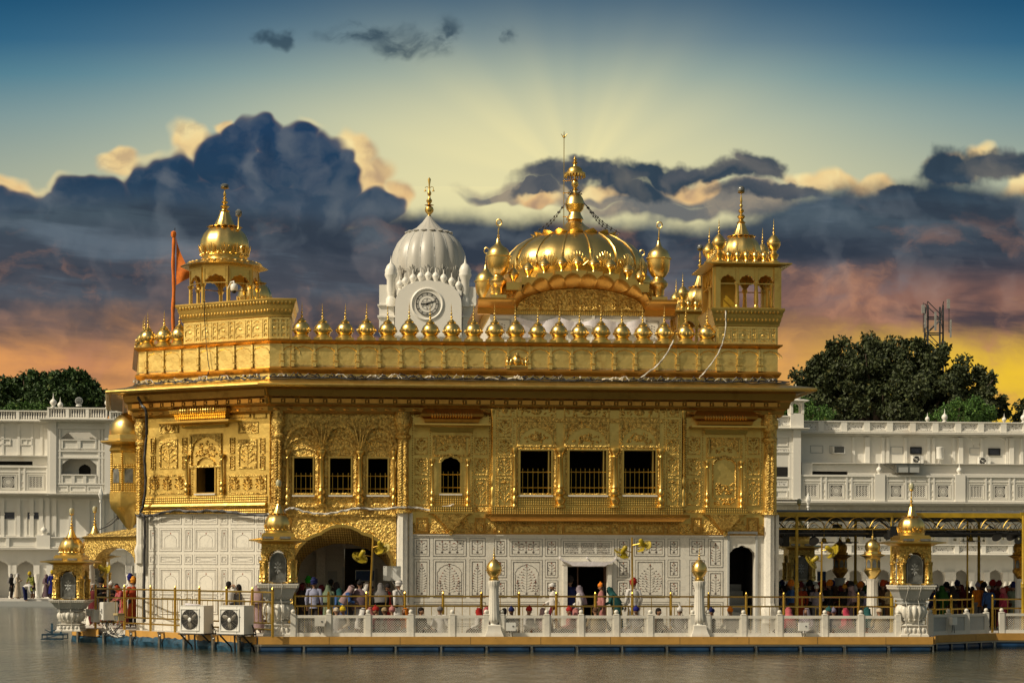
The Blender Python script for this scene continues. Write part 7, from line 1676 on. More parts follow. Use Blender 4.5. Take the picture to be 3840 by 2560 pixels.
# box speakers, round floodlights and ceiling fans hung from the canopy
def wfan(M, label, group, mat_, pole=None, cage=None):
    pass
def spot(px, py, yl, label, kind):
    p = FR.M @ Vector((FR.hit(px, py, yl)[0], yl, FR.hit(px, py, yl)[1])); o = empty(kind, label, 'speaker' if kind == 'box_speaker' else 'ceiling fan' if kind == 'ceiling_fan' else 'floodlight', tuple(p), AF+.2, kind.replace('_', ' ')+'s under the canopy'); mb = MB()
    if kind == 'box_speaker': mb.box(-.14, .14, -.12, .12, -.2, .2); mb.box(-.12, .12, -.125, -.12, -.17, .17); mb.build('cabinet', BLACK, o, world=False); mb = MB(); mb.tube([(0, 0, .2), (0, .05, .42)], .02, 5); mb.build('bracket', STEEL, o, world=False)
    elif kind == 'ceiling_fan': mb.lathe([(.07, -.06), (.10, 0), (.07, .12), (.02, .14)], (0, 0, 0), 12); mb.tube([(0, 0, .1), (0, 0, .55)], .018, 6); mb.build('motor', YELP, o, world=False); mb = MB(); [mb.tube([(r*math.cos(k*pi/14), r*math.sin(k*pi/14), -.02-.03*(r < .2)) for k in range(29)], .010, 4) for r in (.15, .27, .38)]; [mb.obox((.22*math.cos(2*pi*k/10), .22*math.sin(2*pi*k/10), -.03), (math.cos(2*pi*k/10), math.sin(2*pi*k/10), 0), .32, .012, .01) for k in range(10)]; mb.build('cage', STEEL, o, world=False)
    else:
        mb = MB(Matrix.Rotation(math.radians(-50), 4, 'X')); mb.lathe([(.06, .14), (.14, .10), (.18, 0), (.19, -.02)], (0, 0, 0), 16); mb.build('hood', BLACK, o, world=False); mb = MB(Matrix.Rotation(math.radians(-50), 4, 'X')); mb.lathe([(.175, 0), (.17, .01), (0, .02)], (0, 0, -.015), 16); mb.build('lens', GLASSD, o, world=False); mb = MB(); mb.tube([(0, 0, .1), (0, .03, .32)], .018, 5); mb.build('bracket', STEEL, o, world=False)
spot(3347, 1993, YK-.12, 'dark box speaker hung right beside the dome of the right kiosk', 'box_speaker'); spot(3140, 1985, YK+3, 'small dark box speaker deep under the canopy left of the shaded lantern', 'box_speaker'); spot(3265, 1995, YK+2.5, 'large dark speaker hanging above the gold lantern', 'box_speaker'); spot(2942, 2027, YK+2, 'dark box speaker next to the temple corner column', 'box_speaker')
for px, py, l in ((2918, 2028, 'round black floodlight touching the temple corner under the canopy'), (3052, 2028, 'round black floodlight above the left pole fan of the canopy'), (3738, 2012, 'leftmost of the three round floodlights at the right canopy end'), (3792, 2010, 'middle one of the three round floodlights at the right canopy end'), (3822, 2022, 'rightmost of the three round floodlights at the right canopy end'), (3332, 2006, 'round floodlight left of the right kiosk dome')): spot(px, py, YK+.6, l, 'floodlight')
spot(3640, 2025, YK+3, 'ceiling fan with a wire cage near the slim brown pole', 'ceiling_fan'); spot(3090, 2030, YK+2, 'ceiling fan in a wire cage above the white capped man', 'ceiling_fan'); spot(3180, 2030, YK+3.6, 'ceiling fan in a wire cage right of the shaded lantern', 'ceiling_fan')

# ---- pole fans
FANY = plain('fan_yellow', (.36, .27, .015), .35, var=.2)
def fan_head(M, o):
    mb = MB(M); R_ = .27
    for sgn, z in ((1, .0), (-1, -.10)):
        for r in (.09, .15, R_*.98): mb.tube([(r*math.cos(k*pi/12), r*math.sin(k*pi/12), z+(-.03*sgn if r > .2 else 0)) for k in range(25)], .006, 4, 0)
        for k in range(16): a = 2*pi*k/16; mb.obox((.13*math.cos(a), .13*math.sin(a), z), (math.cos(a), math.sin(a), 0), .18, .005, .005, 0)
    h = mb.build('fan_cage', FANY, o)
    mb = MB(M)
    for k in range(3):
        a = 2*pi*k/3+.4; c, s_ = math.cos(a), math.sin(a); vs = []
        for r, w_, tw in ((.04, .05, .03), (.11, .13, .04), (.20, .16, .035), (.255, .08, .02)): vs += [(r*c-w_*s_, r*s_+w_*c, -.05+tw), (r*c+w_*s_, r*s_-w_*c, -.05-tw)]
        mb.add(vs, [(2*i, 2*i+1, 2*i+3, 2*i+2) for i in range(3)], 0, True); b_ = [(v[0], v[1], v[2]-.006) for v in vs]; mb.add(b_, [(2*i, 2*i+2, 2*i+3, 2*i+1) for i in range(3)], 0, True)
    mb.build('fan_blade', FANY, o)
    mb = MB(M); mb.lathe([(.03, -.08), (.06, -.02), (.08, .04), (.08, .22), (.05, .26)], (0, 0, 0), 14); mb.build('motor', FANY, o)
def pole_fan(base, top, heads, label, white=False):
    o = empty('pole_fan', label, 'fan', tuple(base), 0, 'yellow fans on poles'); mb = MB(); mb.tube([base, top], .032, 8); 
    mb.build('pole', WPAINT if white else G_RAIL, o)
    for (c, nrm_) in heads:
        z = Vector(nrm_).normalized(); M = Matrix.Translation(c) @ z.to_track_quat('Z', 'Y').to_matrix().to_4x4(); fan_head(M, o)
        mb = MB(); t = max(0, min(1, (c.z-base.z)/(top.z-base.z))); mb.tube([base.lerp(top, t), c+z*.1], .018, 6); mb.build('arm', G_RAIL, o)
def FP(px, py, yl): a = FR.hit(px, py, yl); return FR.M @ Vector((a[0], yl, a[1]))
yf = YR+.02
pole_fan(Vector((*LW(1382, yf).xy, 0)), FP(1399, 2010, yf), [(FP(1352, 2086, yf-.1), (.45, -.45, .75)), (FP(1432, 2052, yf-.1), (-.35, -.6, .75))], 'pair of yellow fans on a leaning pole in front of the arch')
pole_fan(Vector((*LW(2374, yf).xy, 0)), FP(2370, 2014, yf), [(FP(2334, 2070, yf-.1), (.45, -.45, .75)), (FP(2413, 2044, yf-.1), (-.45, -.5, .75))], 'pair of yellow fans on a pole right of the doorway')
pole_fan(Vector((*LW(3079, yf).xy, 0)), FP(3082, 2030, yf), [(FP(3046, 2104, yf-.1), (.7, -.3, .6)), (FP(3118, 2064, yf-.1), (-.75, -.4, .5))], 'pair of yellow fans on a pole before the shaded crowd under the canopy')
p = onL(375)-nrm*.3; pole_fan(Vector((p.x, p.y, 0)), Vector((p.x, p.y, PW(368, 2106, p.y+70).z)), [(PW(390, 2136, p.y+69.8), (-.5, -.5, .5))], 'single yellow fan on a white pole behind the far left kiosk', True)

# ---- boards, boxes, cabinets
def box_thing(name, label, cat, p, rz, parts, group=None):
    o = empty(name, label, cat, tuple(p), rz, group)
    for (n_, m_, boxes) in parts:
        mb = MB(); [mb.box(*b) if len(b) == 6 else mb.tube(b[0], b[1], 5) for b in boxes]; mb.build(n_, m_, o, world=False)
    return o
def jbox(px, py0, py1, label, dirty=False):
    c = FP(px, (py0+py1)/2, YB-.07); w_ = .15
    box_thing('junction_box', label, 'electrical box', c-RM3 @ Vector((0, .06, 0)), AF, [('case', MARB_C if dirty else WPAINT, [(-w_, w_, -.14, .0, -.13, .12), (-w_-.01, w_+.01, -.155, -.141, -.14, .13)]), ('latch', BLACK, [(.05, .09, -.17, -.156, -.01, .03)]), ('cable', CABLE, [([(-.04, -.08, -.13), (-.05, -.1, -.25), (0, -.06, -.38)], .014), ([(.03, -.08, -.13), (.06, -.1, -.28), (.02, -.05, -.40)], .012)])], 'electrical boxes on the balustrades')
jbox(1199, 2316, 2343, 'rusty old electrical box on the lattice panel nearest the left kiosk', True); jbox(1914, 2333, 2361, 'clean white electrical box just right of the left lamp column'); jbox(3009, 2333, 2361, 'white electrical box on the lattice below the pole fan of the canopy')
c = PW(3563, 2327, 69.4); box_thing('junction_box', 'pale electrical box on the grey mesh balustrade right of the right kiosk', 'electrical box', c, math.radians(40), [('case', WPAINT, [(-.13, .13, -.2, -.06, -.13, .13)]), ('cable', CABLE, [([(-.03, -.12, -.13), (-.05, -.12, -.38)], .014), ([(.05, -.12, -.13), (.08, -.12, -.4)], .014)])], 'electrical boxes on the balustrades')
LA = math.atan2(dr.y, dr.x)
def LE(px, off, z): p = onL(px)+nrm*off; return Vector((p.x, p.y, z))
box_thing('electrical_cabinet', 'tall grey white electrical cabinet with a black handle on the left railing', 'cabinet', LE(398, .05, .32), LA-.12, [('case', WPAINT, [(-.22, .22, -.12, .40, 0, .64)]), ('door', WPAINT, [(-.20, .20, -.14, -.121, .02, .62)]), ('handle', BLACK, [(.09, .13, -.16, -.141, .24, .40), (-.07, -.02, -.146, -.141, .28, .34)]), ('cable', CABLE, [([(-.1, .1, 0), (-.12, .1, -.2), (.1, .05, -.4)], .02), ([(.1, .1, 0), (.12, .0, -.25), (.0, .0, -.5)], .02), ([(.15, .2, 0), (.3, .1, -.25), (.5, .05, -.33)], .02)])])
box_thing('electrical_cabinet', 'small blank white box left below the tall grey cabinet', 'cabinet', LE(368, .10, .24), LA-.1, [('case', WPAINT, [(-.16, .16, -.1, .12, 0, .44)]), ('lid', WPAINT, [(-.15, .15, -.115, -.101, .01, .43)])])
box_thing('electrical_cabinet', 'low white meter box nearest the far left kiosk', 'cabinet', LE(346, .08, .44), LA-.1, [('case', WPAINT, [(-.13, .13, -.1, .12, 0, .26)]), ('label', BLACK, [(.03, .06, -.103, -.101, .12, .14)])])
box_thing('flood_lamp', 'beige box floodlight on the railing right of the tall cabinet', 'floodlight', LE(457, .10, .26), LA, [('housing', plain('beige_plastic', (.40, .32, .16), .5), [(-.15, .15, -.12, .12, .06, .32), (-.15, .15, -.16, .12, .26, .33)]), ('lens', GLASSD, [(-.12, .12, -.135, -.121, .08, .25)]), ('leg', STEEL, [(-.02, .02, -.02, .02, -.2, .06)])])
mb = MB(); rr = random.Random(21)
for k in range(16):
    a = LE(rr.uniform(385, 480), .12, rr.uniform(-.02, .3)); b = LE(rr.uniform(385, 480), .22, rr.uniform(-.3, -.1)); mid = a.lerp(b, .5)+Vector((0, 0, -.12)); mb.tube([a, mid, b], .014, 5, 0 if k % 2 else 1)
tag(mb.build('cable_tangle', [CABLE, CABLE_W]), 'tangle of black and white cables spilling over the edge under the tall cabinet', 'cables')
# the two big outdoor units on brackets over the water
for (px, py, lab, D_) in ((720, 2372, 'left one of the two big beige air conditioners over the water, a rag on top', None), (868, 2375, 'right one of the two big beige air conditioners, beside the left kiosk pedestal', None)):
    b = onL(px+60)+nrm*.42; d_ = b.y+70; z = PW(px, py, d_).z
    M = Matrix.Translation((b.x, b.y, z)) @ Matrix.Rotation(math.radians(-24), 4, 'Z'); o = ac_unit(M, lab, 'air conditioners on the platform edge', .92, .90, .60, True)
    mb = MB()
    for x in (-.42, .42): mb.box(x-.025, x+.025, -.34, .5, -.05, 0); mb.tube([(x, -.30, -.05), (x+.05, .25, -.42), (x+.08, .3, -.62)], .028, 6)
    mb.box(-.5, .5, -.34, -.30, -.045, -.005); mb.tube([(.1, -.28, -.05), (.12, -.26, -.7)], .03, 6); mb.build('bracket', BLACK, o, world=False)
    mb = MB(); mb.tube([(.52, .1, .3), (.56, .12, .1), (.55, .15, -.3)], .02, 5); mb.tube([(.52, .15, .25), (.60, .2, .05), (.62, .2, -.2)], .015, 5); mb.build('hose', CABLE, o, world=False)
    if px == 720:
        mb = MB(Matrix.Translation((b.x, b.y, z)) @ Matrix.Rotation(math.radians(-24), 4, 'Z')); mb.blob((-.05, -.15, .93), .30, .16, .035, 12, 6); mb.blob((-.25, -.12, .945), .14, .12, .045, 10, 6); tag(mb.build('rag', CLOTHW), 'crumpled dirty rag lying on the left big air conditioner', 'rag')
# white twin signboard and blue boards
a = FP(1470, 2176, YR+.3); 
box_thing('signboard', 'blank white double signboard on a leaning pole beside the marble column', 'signboard', a, AF, [('panel', WPAINT, [(-.29, -.01, -.02, .0, .0, .48)]), ('panel', WPAINT, [(.01, .29, -.02, .0, .0, .48)]), ('bolt', BLACK, [(x-.01, x+.01, -.026, -.021, z-.01, z+.01) for x in (-.26, -.04, .04, .26) for z in (.03, .45)]), ('pole', STEEL, [([(0, .02, .2), (0, .03, -.02), (.35, .03, -.55), (.5, .03, -1.2)], .022)])])
def blue_board(p, w_, h_, label):
    o = empty('notice_board', label, 'notice board', tuple(p), AF, 'blue notice boards'); mb = MB(); mb.box(-w_/2, w_/2, 0, .03, 0, h_); mb.build('board', BLUES, o, world=False); mb = MB(); mb.frame(-w_/2-.02, w_/2+.02, -.02, h_+.02, .02, -.01, .04); mb.build('frame', STEEL, o, world=False)
    mb = MB(); [mb.box(x-.02, x+.02, .035, .06, -p.z, h_*.5) for x in (-w_*.4, w_*.4)]; mb.build('leg', STEEL, o, world=False)
yb2 = 4.4; blue_board(FR.M @ Vector((FR.hit(1369, 2176, yb2)[0], yb2, FR.hit(1369, 2176, yb2)[1])), .66, .36, 'dark blue notice board inside the porch seen through the arch')
blue_board(KP(3081, 78, PW(3081, 2176, 78).z), .30, .34, 'small bright blue notice board behind the crowd under the canopy')
# surveillance camera on the left tower
c = PW(878, 1088, 71.6); o = empty('dome_camera', 'white dome surveillance camera hanging at the left tower kiosk', 'camera', tuple(c), 0); mb = MB(); mb.lathe([(.10, -.02), (.13, .02), (.13, .16), (.09, .22), (.04, .24)], (0, 0, 0), 16); mb.build('housing', WPAINT, o, world=False); mb = MB(); mb.blob((0, 0, -.02), .10, .10, .09, 12, 8); mb.build('lens_dome', BLACK, o, world=False); mb = MB(); mb.tube([(0, 0, .2), (-.02, .05, .32), (-.15, .2, .30), (-.28, .4, .1)], .025, 6); mb.build('arm', WPAINT, o, world=False)

# ---- cables on the walls
def cable(label, pts, r, mat_, name='cable', wob=0.0, n=6):
    rr = random.Random(len(label)); P = [Vector(p) for p in pts]; out = []
    for i in range(len(P)-1):
        p0, p1, p2, p3 = P[max(i-1, 0)], P[i], P[i+1], P[min(i+2, len(P)-1)]
        for t in [k/n for k in range(n)]:
            q = .5*((2*p1)+(p2-p0)*t+(2*p0-5*p1+4*p2-p3)*t*t+(3*p1-p0-3*p2+p3)*t**3); out.append(q+Vector((rr.uniform(-wob, wob), 0, rr.uniform(-wob, wob))))
    out.append(P[-1]); mb = MB(); mb.tube(out, r, 6); mb.tube([q+Vector((.012*math.sin(i*1.7), -r*.7, r*.8*math.cos(i*1.3))) for i, q in enumerate(out)], r*.6, 5)
    return tag(mb.build(name, mat_), label, 'cable', 'cables strung along the temple')
za = lambda l, s_, ox, oy: [(ox+x/s_, oy+y/s_) for x, y in l]
l1 = za([(60, 1420), (170, 1380), (250, 1390), (350, 1425), (550, 1450), (720, 1440), (880, 1405), (1060, 1375), (1250, 1395), (1560, 1370)], 3.41, 1040, 1500)+za([(200, 1140), (350, 1165), (480, 1140), (600, 1115)], 2.705, 1480, 1480)
cable('silvery cable sagging across the gold wall above the arch', [FP(x, y, -.30 if 1480 < x < 1540 else -.12) for x, y in l1], .035, CABLE_W, wob=.006)
l2 = za([(1130, 1175), (1200, 1185), (1300, 1172), (1450, 1137), (1600, 1147), (1750, 1140), (1900, 1150), (2050, 1170), (2225, 1180)], 2.219, 0, 1400)
cable('dark cable bundle sagging across the top of the left marble face', [FC.M @ Vector((FC.hit(x, y, -.18)[0], -.18, FC.hit(x, y, -.18)[1])) for x, y in l2], .045, CABLE, wob=.01)
l3 = za([(1150, 210), (1180, 270), (1218, 330), (1220, 500), (1205, 700), (1212, 900), (1195, 1080), (1168, 1165), (1200, 1200), (1203, 1440)], 2.219, 0, 1400)+[(540, 2200), (541, 2330)]
cable('thick black cable running down the left corner from the eave', [FC.M @ Vector((FC.hit(x, y, -.30 if y > 1560 else -.7)[0], -.30 if y > 1560 else -.7, FC.hit(x, y, -.3)[1])) for x, y in l3], .05, CABLE, wob=.01)
cable('white rope of wires slanting over the parapet, left one near the right tower', [FP(x, y, -.22) for x, y in ((2526, 1276), (2500, 1325), (2462, 1372), (2400, 1418))], .026, CABLE_W, wob=.008)
cable('white rope of wires slanting from the right tower down the parapet', [FP(x, y, -.36) for x, y in ((2722, 1165), (2720, 1240), (2708, 1288), (2690, 1330), (2655, 1380), (2622, 1418))], .022, CABLE_W, wob=.008)
cable('thin dark wire hanging down the left tower face', [FC.M @ Vector((FC.hit(x, y, -.38 if y < 1170 else -.12)[0], -.38 if y < 1170 else -.12, FC.hit(x, y, -.12)[1])) for x, y in ((766, 1135), (768, 1200), (774, 1290), (780, 1350), (784, 1390), (765, 1425))], .014, CABLE)
cable('dark drain pipe at the corner between the left face and the front', [FR.M @ Vector((x, y, z)) for x, y, z in ((xA-.1, -1.0, lipz-.12), (xA, -.45, lipz-.55), (xA+.03, -.12, zS), (xA+.03, -.10, zS-1.5), (xA+.03, -.10, zAB+.4))], .035, G_DULL, 'drain_pipe')
p0_ = FE.M @ Vector((0, 0, 0)); cable('long sagging wire from the far left kiosk up to the temple corner', [PW(372, 1985, 77), PW(420, 1962, 76), PW(455, 1920, 75), PW(500, 1840, 74)], .02, CABLE); cable('thin wire fanning down left of the temple corner balcony', [PW(400, 1965, 77), PW(440, 1930, 76), PW(470, 1880, 75), PW(498, 1820, 74)], .012, CABLE)
def mess(F, xa, xb, label, seed):
    r = random.Random(seed); mb = MB(F.M); x = xa
    for k in range(3): mb.tube([(xa+(xb-xa)*t/40, -.16-.06*k+r.uniform(-.03, .03), zT+.0+r.uniform(-.0, .06)-.03*k) for t in range(41)], .022, 5, 0)
    while x < xb-.3:
        L = r.uniform(.15, .5); y = -.2+r.uniform(-.12, .08); mb.tube([(x, y, zT+.02), (x+L*.3, y-.05, zT+r.uniform(.04, .16)), (x+L*.7, y+.05, zT+r.uniform(.02, .14)), (x+L, y, zT)], r.choice((.012, .018, .024)), 5, r.choice((0, 0, 0, 1)))
        if r.random() < .5: mb.blob((x+L*.5, y-.04, zT+.08), .04, .04, .045, 6, 4, r.choice((0, 1)))
        x += r.uniform(.08, .35)
    return tag(mb.build('cable_bundle', [CABLE, CABLE_W]), label, 'cables', 'messy cable bundles on the great eave')
mess(FC, -LCH, 0, 'messy cable bundle lying on the eave over the left face', 3); mess(FR, xA, xE+.4, 'messy string of cables and bulbs lying on the long front eave', 4)
# porch to the left of the building
PA, PB = PW(520, 2012, 75.5), PW(318, 2016, 78.5); d_ = (PA-PB); SF = Frame(PB.x, PB.y, math.degrees(math.atan2(d_.y, d_.x))); L = Vector((d_.x, d_.y)).length
sx = lambda px: SF.hit(px, 2050)[0]; sz = lambda px, py: SF.hit(px, py)[1]
mb = MB(SF.M); op = [(352, 2130), (357, 2095), (372, 2072), (384, 2063), (396, 2055), (412, 2053), (424, 2050), (436, 2052), (450, 2054), (462, 2056), (476, 2063), (490, 2073), (502, 2090), (509, 2130)]
lo = [(0, sz(330, 2110)), (sx(351), sz(352, 2110))]+[(sx(a), sz(a, b)) for a, b in op]+[(sx(510), sz(510, 2130)), (L+.1, sz(515, 2130))]
mb.strip(lo, [(p[0], sz(420, 2017)) for p in lo], 0, .5, 0); mb.sweep([(0, sz(420, 2018)), (.12, sz(420, 2016)), (.16, sz(420, 2012)), (0, sz(420, 2010))], [(0, 0), (L, 0)], 1)
zt0, zt1 = sz(320, 2003), sz(515, 1972); mb.add([(0, -.16, sz(420, 2011)), (L, -.16, sz(420, 2011)), (0, .25, zt0), (L, .25, zt1), (0, 1.5, zt0), (L, 1.5, zt1)], [(0, 1, 3, 2), (2, 3, 5, 4)], 0); mb.box(0, L, .5, 1.5, sz(420, 2030), sz(420, 2018), 0)
mb.build('side_porch', [G_REL, G_TRIM], TEM)
mb = MB(Matrix.Translation((PB.x+.25, PB.y, 0))); mb.lathe([(.2, 0), (.2, .2), (.14, .3), (.14, 2.2), (.2, 2.3), (.2, sz(330, 2100))], (0, 0, 0), 12); mb.build('marble_shaft', MARB, TEM)
for i in range(2): pass
# ================================================================== people
def sk(verts, edges, radii, root=0, sub=1):
    me = bpy.data.meshes.new('tmp'); me.from_pydata(verts, edges, []); o = bpy.data.objects.new('tmp', me); COL.objects.link(o)
    m_ = o.modifiers.new('s', 'SKIN'); m_.use_smooth_shade = True
    for i, v in enumerate(me.skin_vertices[0].data): r = radii[i]; v.radius = (r, r) if not isinstance(r, tuple) else r; v.use_root = (i == root)
    s_ = o.modifiers.new('u', 'SUBSURF'); s_.levels = sub; s_.render_levels = sub
    dg = bpy.context.evaluated_depsgraph_get(); dg.update(); r = bpy.data.meshes.new_from_object(o.evaluated_get(dg)); bpy.data.objects.remove(o); bpy.data.meshes.remove(me); return r
V = Vector
def pose(name):
    """joints of a 1.70 m figure facing -y"""
    J = dict(pel=V((0, 0, .93)), wai=V((0, 0, 1.08)), che=V((0, .0, 1.30)), nec=V((0, .01, 1.46)), hea=V((0, -.01, 1.60)))
    J.update(sL=V((.18, .0, 1.41)), sR=V((-.18, .0, 1.41)), hL=V((.09, 0, .90)), hR=V((-.09, 0, .90)), kL=V((.10, -.02, .50)), kR=V((-.10, -.02, .50)), aL=V((.10, .03, .08)), aR=V((-.10, .03, .08)))
    J.update(eL=V((.25, .04, 1.13)), eR=V((-.25, .04, 1.13)), wL=V((.24, -.08, .90)), wR=V((-.24, -.08, .90)))
    if name == 'walk': J.update(kL=V((.09, -.16, .53)), aL=V((.09, -.22, .08)), kR=V((-.09, .08, .50)), aR=V((-.09, .30, .14)), eL=V((.24, .10, 1.14)), wL=V((.23, .08, .90)), eR=V((-.24, -.06, 1.13)), wR=V((-.20, -.26, 1.02)))
    if name == 'pray': J.update(eL=V((.23, -.08, 1.16)), eR=V((-.23, -.08, 1.16)), wL=V((.05, -.26, 1.24)), wR=V((-.05, -.26, 1.24)))
    if name == 'fold': J.update(eL=V((.25, .0, 1.15)), eR=V((-.25, .0, 1.15)), wL=V((.04, -.22, 1.06)), wR=V((-.04, -.23, 1.02)))
    if name == 'photo': J.update(eL=V((.26, -.10, 1.32)), eR=V((-.26, -.10, 1.32)), wL=V((.08, -.27, 1.54)), wR=V((-.08, -.27, 1.54)))
    if name == 'lean': J.update(wai=V((0, -.03, 1.07)), che=V((0, -.14, 1.26)), nec=V((0, -.22, 1.40)), hea=V((0, -.28, 1.52)), sL=V((.18, -.17, 1.36)), sR=V((-.18, -.17, 1.36)), eL=V((.23, -.26, 1.12)), eR=V((-.23, -.26, 1.12)), wL=V((.10, -.42, 1.05)), wR=V((-.10, -.42, 1.05)))
    if name == 'bend': J.update(pel=V((0, .12, .90)), wai=V((0, 0, 1.0)), che=V((0, -.24, 1.02)), nec=V((0, -.42, .98)), hea=V((0, -.54, .92)), sL=V((.18, -.36, .98)), sR=V((-.18, -.36, .98)), hL=V((.09, .12, .87)), hR=V((-.09, .12, .87)), kL=V((.10, .06, .48)), kR=V((-.10, .06, .48)), eL=V((.22, -.42, .72)), eR=V((-.22, -.42, .72)), wL=V((.15, -.52, .48)), wR=V((-.15, -.52, .48)))
    if name == 'sit': J = {k: v+V((0, 0, -.80)) for k, v in J.items()}; J.update(hL=V((.09, 0, .12)), hR=V((-.09, 0, .12)), kL=V((.34, -.30, .14)), kR=V((-.34, -.30, .14)), aL=V((-.10, -.34, .07)), aR=V((.10, -.30, .09)), wL=V((.20, -.26, .26)), wR=V((-.20, -.26, .26)), eL=V((.26, -.02, .36)), eR=V((-.26, -.02, .36)))
    return J
BODY = {}
def body(name):
    if name in BODY: return BODY[name]
    J = pose(name); vs = []; es = []; rs = []
    def n(p, r, par=None): vs.append(tuple(p)); rs.append(r); i = len(vs)-1; (es.append((par, i)) if par is not None else None); return i
    up = (J['hea']-J['nec']).normalized(); f = V((0, -1, 0)); f = (f-up*f.dot(up)).normalized(); sd = V((1, 0, 0))
    P = n(J['pel'], (.13, .10)); W_ = n(J['wai'], (.115, .09), P); C_ = n(J['che'], (.135, .10), W_); Nk = n(J['nec'], .052, C_); n(J['nec']+up*.06, .048, Nk)
    h0 = n(J['hea']-up*.03+f*.01, (.070, .082), len(vs)-1); h1 = n(J['hea']+up*.05, (.074, .088), h0); n(J['hea']+up*.11, .055, h1)
    ns = n(J['hea']+f*.085-up*.01, .016, h0); n(J['hea']+f*.112-up*.028, .013, ns); ch = n(J['hea']+f*.07-up*.085, .026, h0)
    for s_ in (-1, 1): e1 = n(J['hea']+sd*s_*.078, .014, h0); n(J['hea']+sd*s_*.088+up*.03, .012, e1)
    for s_ in 'LR':
        sh = n(J['s'+s_], .058, C_); el = n(J['e'+s_], .040, sh); fa = n(J['e'+s_].lerp(J['w'+s_], .5), .035, el); wr = n(J['w'+s_], .025, fa)
        d_ = (J['w'+s_]-J['e'+s_]).normalized(); q = d_.cross(V((0, 0, 1)) if abs(d_.z) < .9 else V((0, 1, 0))).normalized(); pm = n(J['w'+s_]+d_*.05, (.030, .016), wr); pe = n(J['w'+s_]+d_*.085, (.034, .014), pm); cu = d_.cross(q)
        for k, (o_, L) in enumerate(((-.027, .062), (-.009, .074), (.009, .070), (.027, .054))):
            a = n(J['w'+s_]+d_*.10+q*o_, .0095, pe); b = n(J['w'+s_]+d_*(.10+L*.55)+q*o_*1.1+cu*.010, .0085, a); n(J['w'+s_]+d_*(.10+L*.95)+q*o_*1.1+cu*.030, .0075, b)
        t = n(J['w'+s_]+d_*.055+q*.042, .010, pm); n(J['w'+s_]+d_*.095+q*.055+cu*.012, .009, t)
        hp = n(J['h'+s_], .085, P); kn = n(J['k'+s_], .056, hp); cf = n(J['k'+s_].lerp(J['a'+s_], .35)+V((0, .015, 0)), .052, kn); an = n(J['a'+s_], .036, cf)
        fd = V((0, -1, 0)) if name != 'sit' else (J['a'+s_]-J['k'+s_]).normalized(); b = n(J['a'+s_]+fd*.08+V((0, 0, -.035)), .034, an); n(J['a'+s_]+fd*.16+V((0, 0, -.045)), .026, b)
    me = sk(vs, es, rs); me.name = 'body'; BODY[name] = me
    bm = bmesh.new(); bm.from_mesh(me)
    for s_ in (-1, 1): bmesh.ops.create_uvsphere(bm, u_segments=6, v_segments=5, radius=.013, matrix=Matrix.Translation(J['hea']+f*.080+sd*s_*.033+up*.022))
    k = len(bm.faces); bm.to_mesh(me); bm.free(); return me
GARM = {}
def rings(mb, pts, rr, n=14, side=V((1, 0, 0)), mi=0, fold=0.0, cap=True, half=None):
    vs = []; fs = []; k = len(pts)
    for i, p in enumerate(pts):
        t = (pts[min(i+1, k-1)]-pts[max(i-1, 0)]).normalized(); s_ = (side-t*side.dot(t)).normalized(); b = t.cross(s_); rx, ry = rr[i]
        for j in range(n):
            a = 2*pi*j/n; q = 1+fold*math.sin(5*a+i*.6)*(i/(k-1)) if fold else 1; vs.append(tuple(p+s_*(rx*q*math.cos(a))+b*(ry*q*math.sin(a))))
    for i in range(k-1):
        for j in range(n): j2 = (j+1) % n; fs.append((i*n+j, i*n+j2, (i+1)*n+j2, (i+1)*n+j))
    if cap: fs += [tuple(range(n)), tuple((k-1)*n+j for j in range(n))]
    mb.add(vs, fs, mi, True)
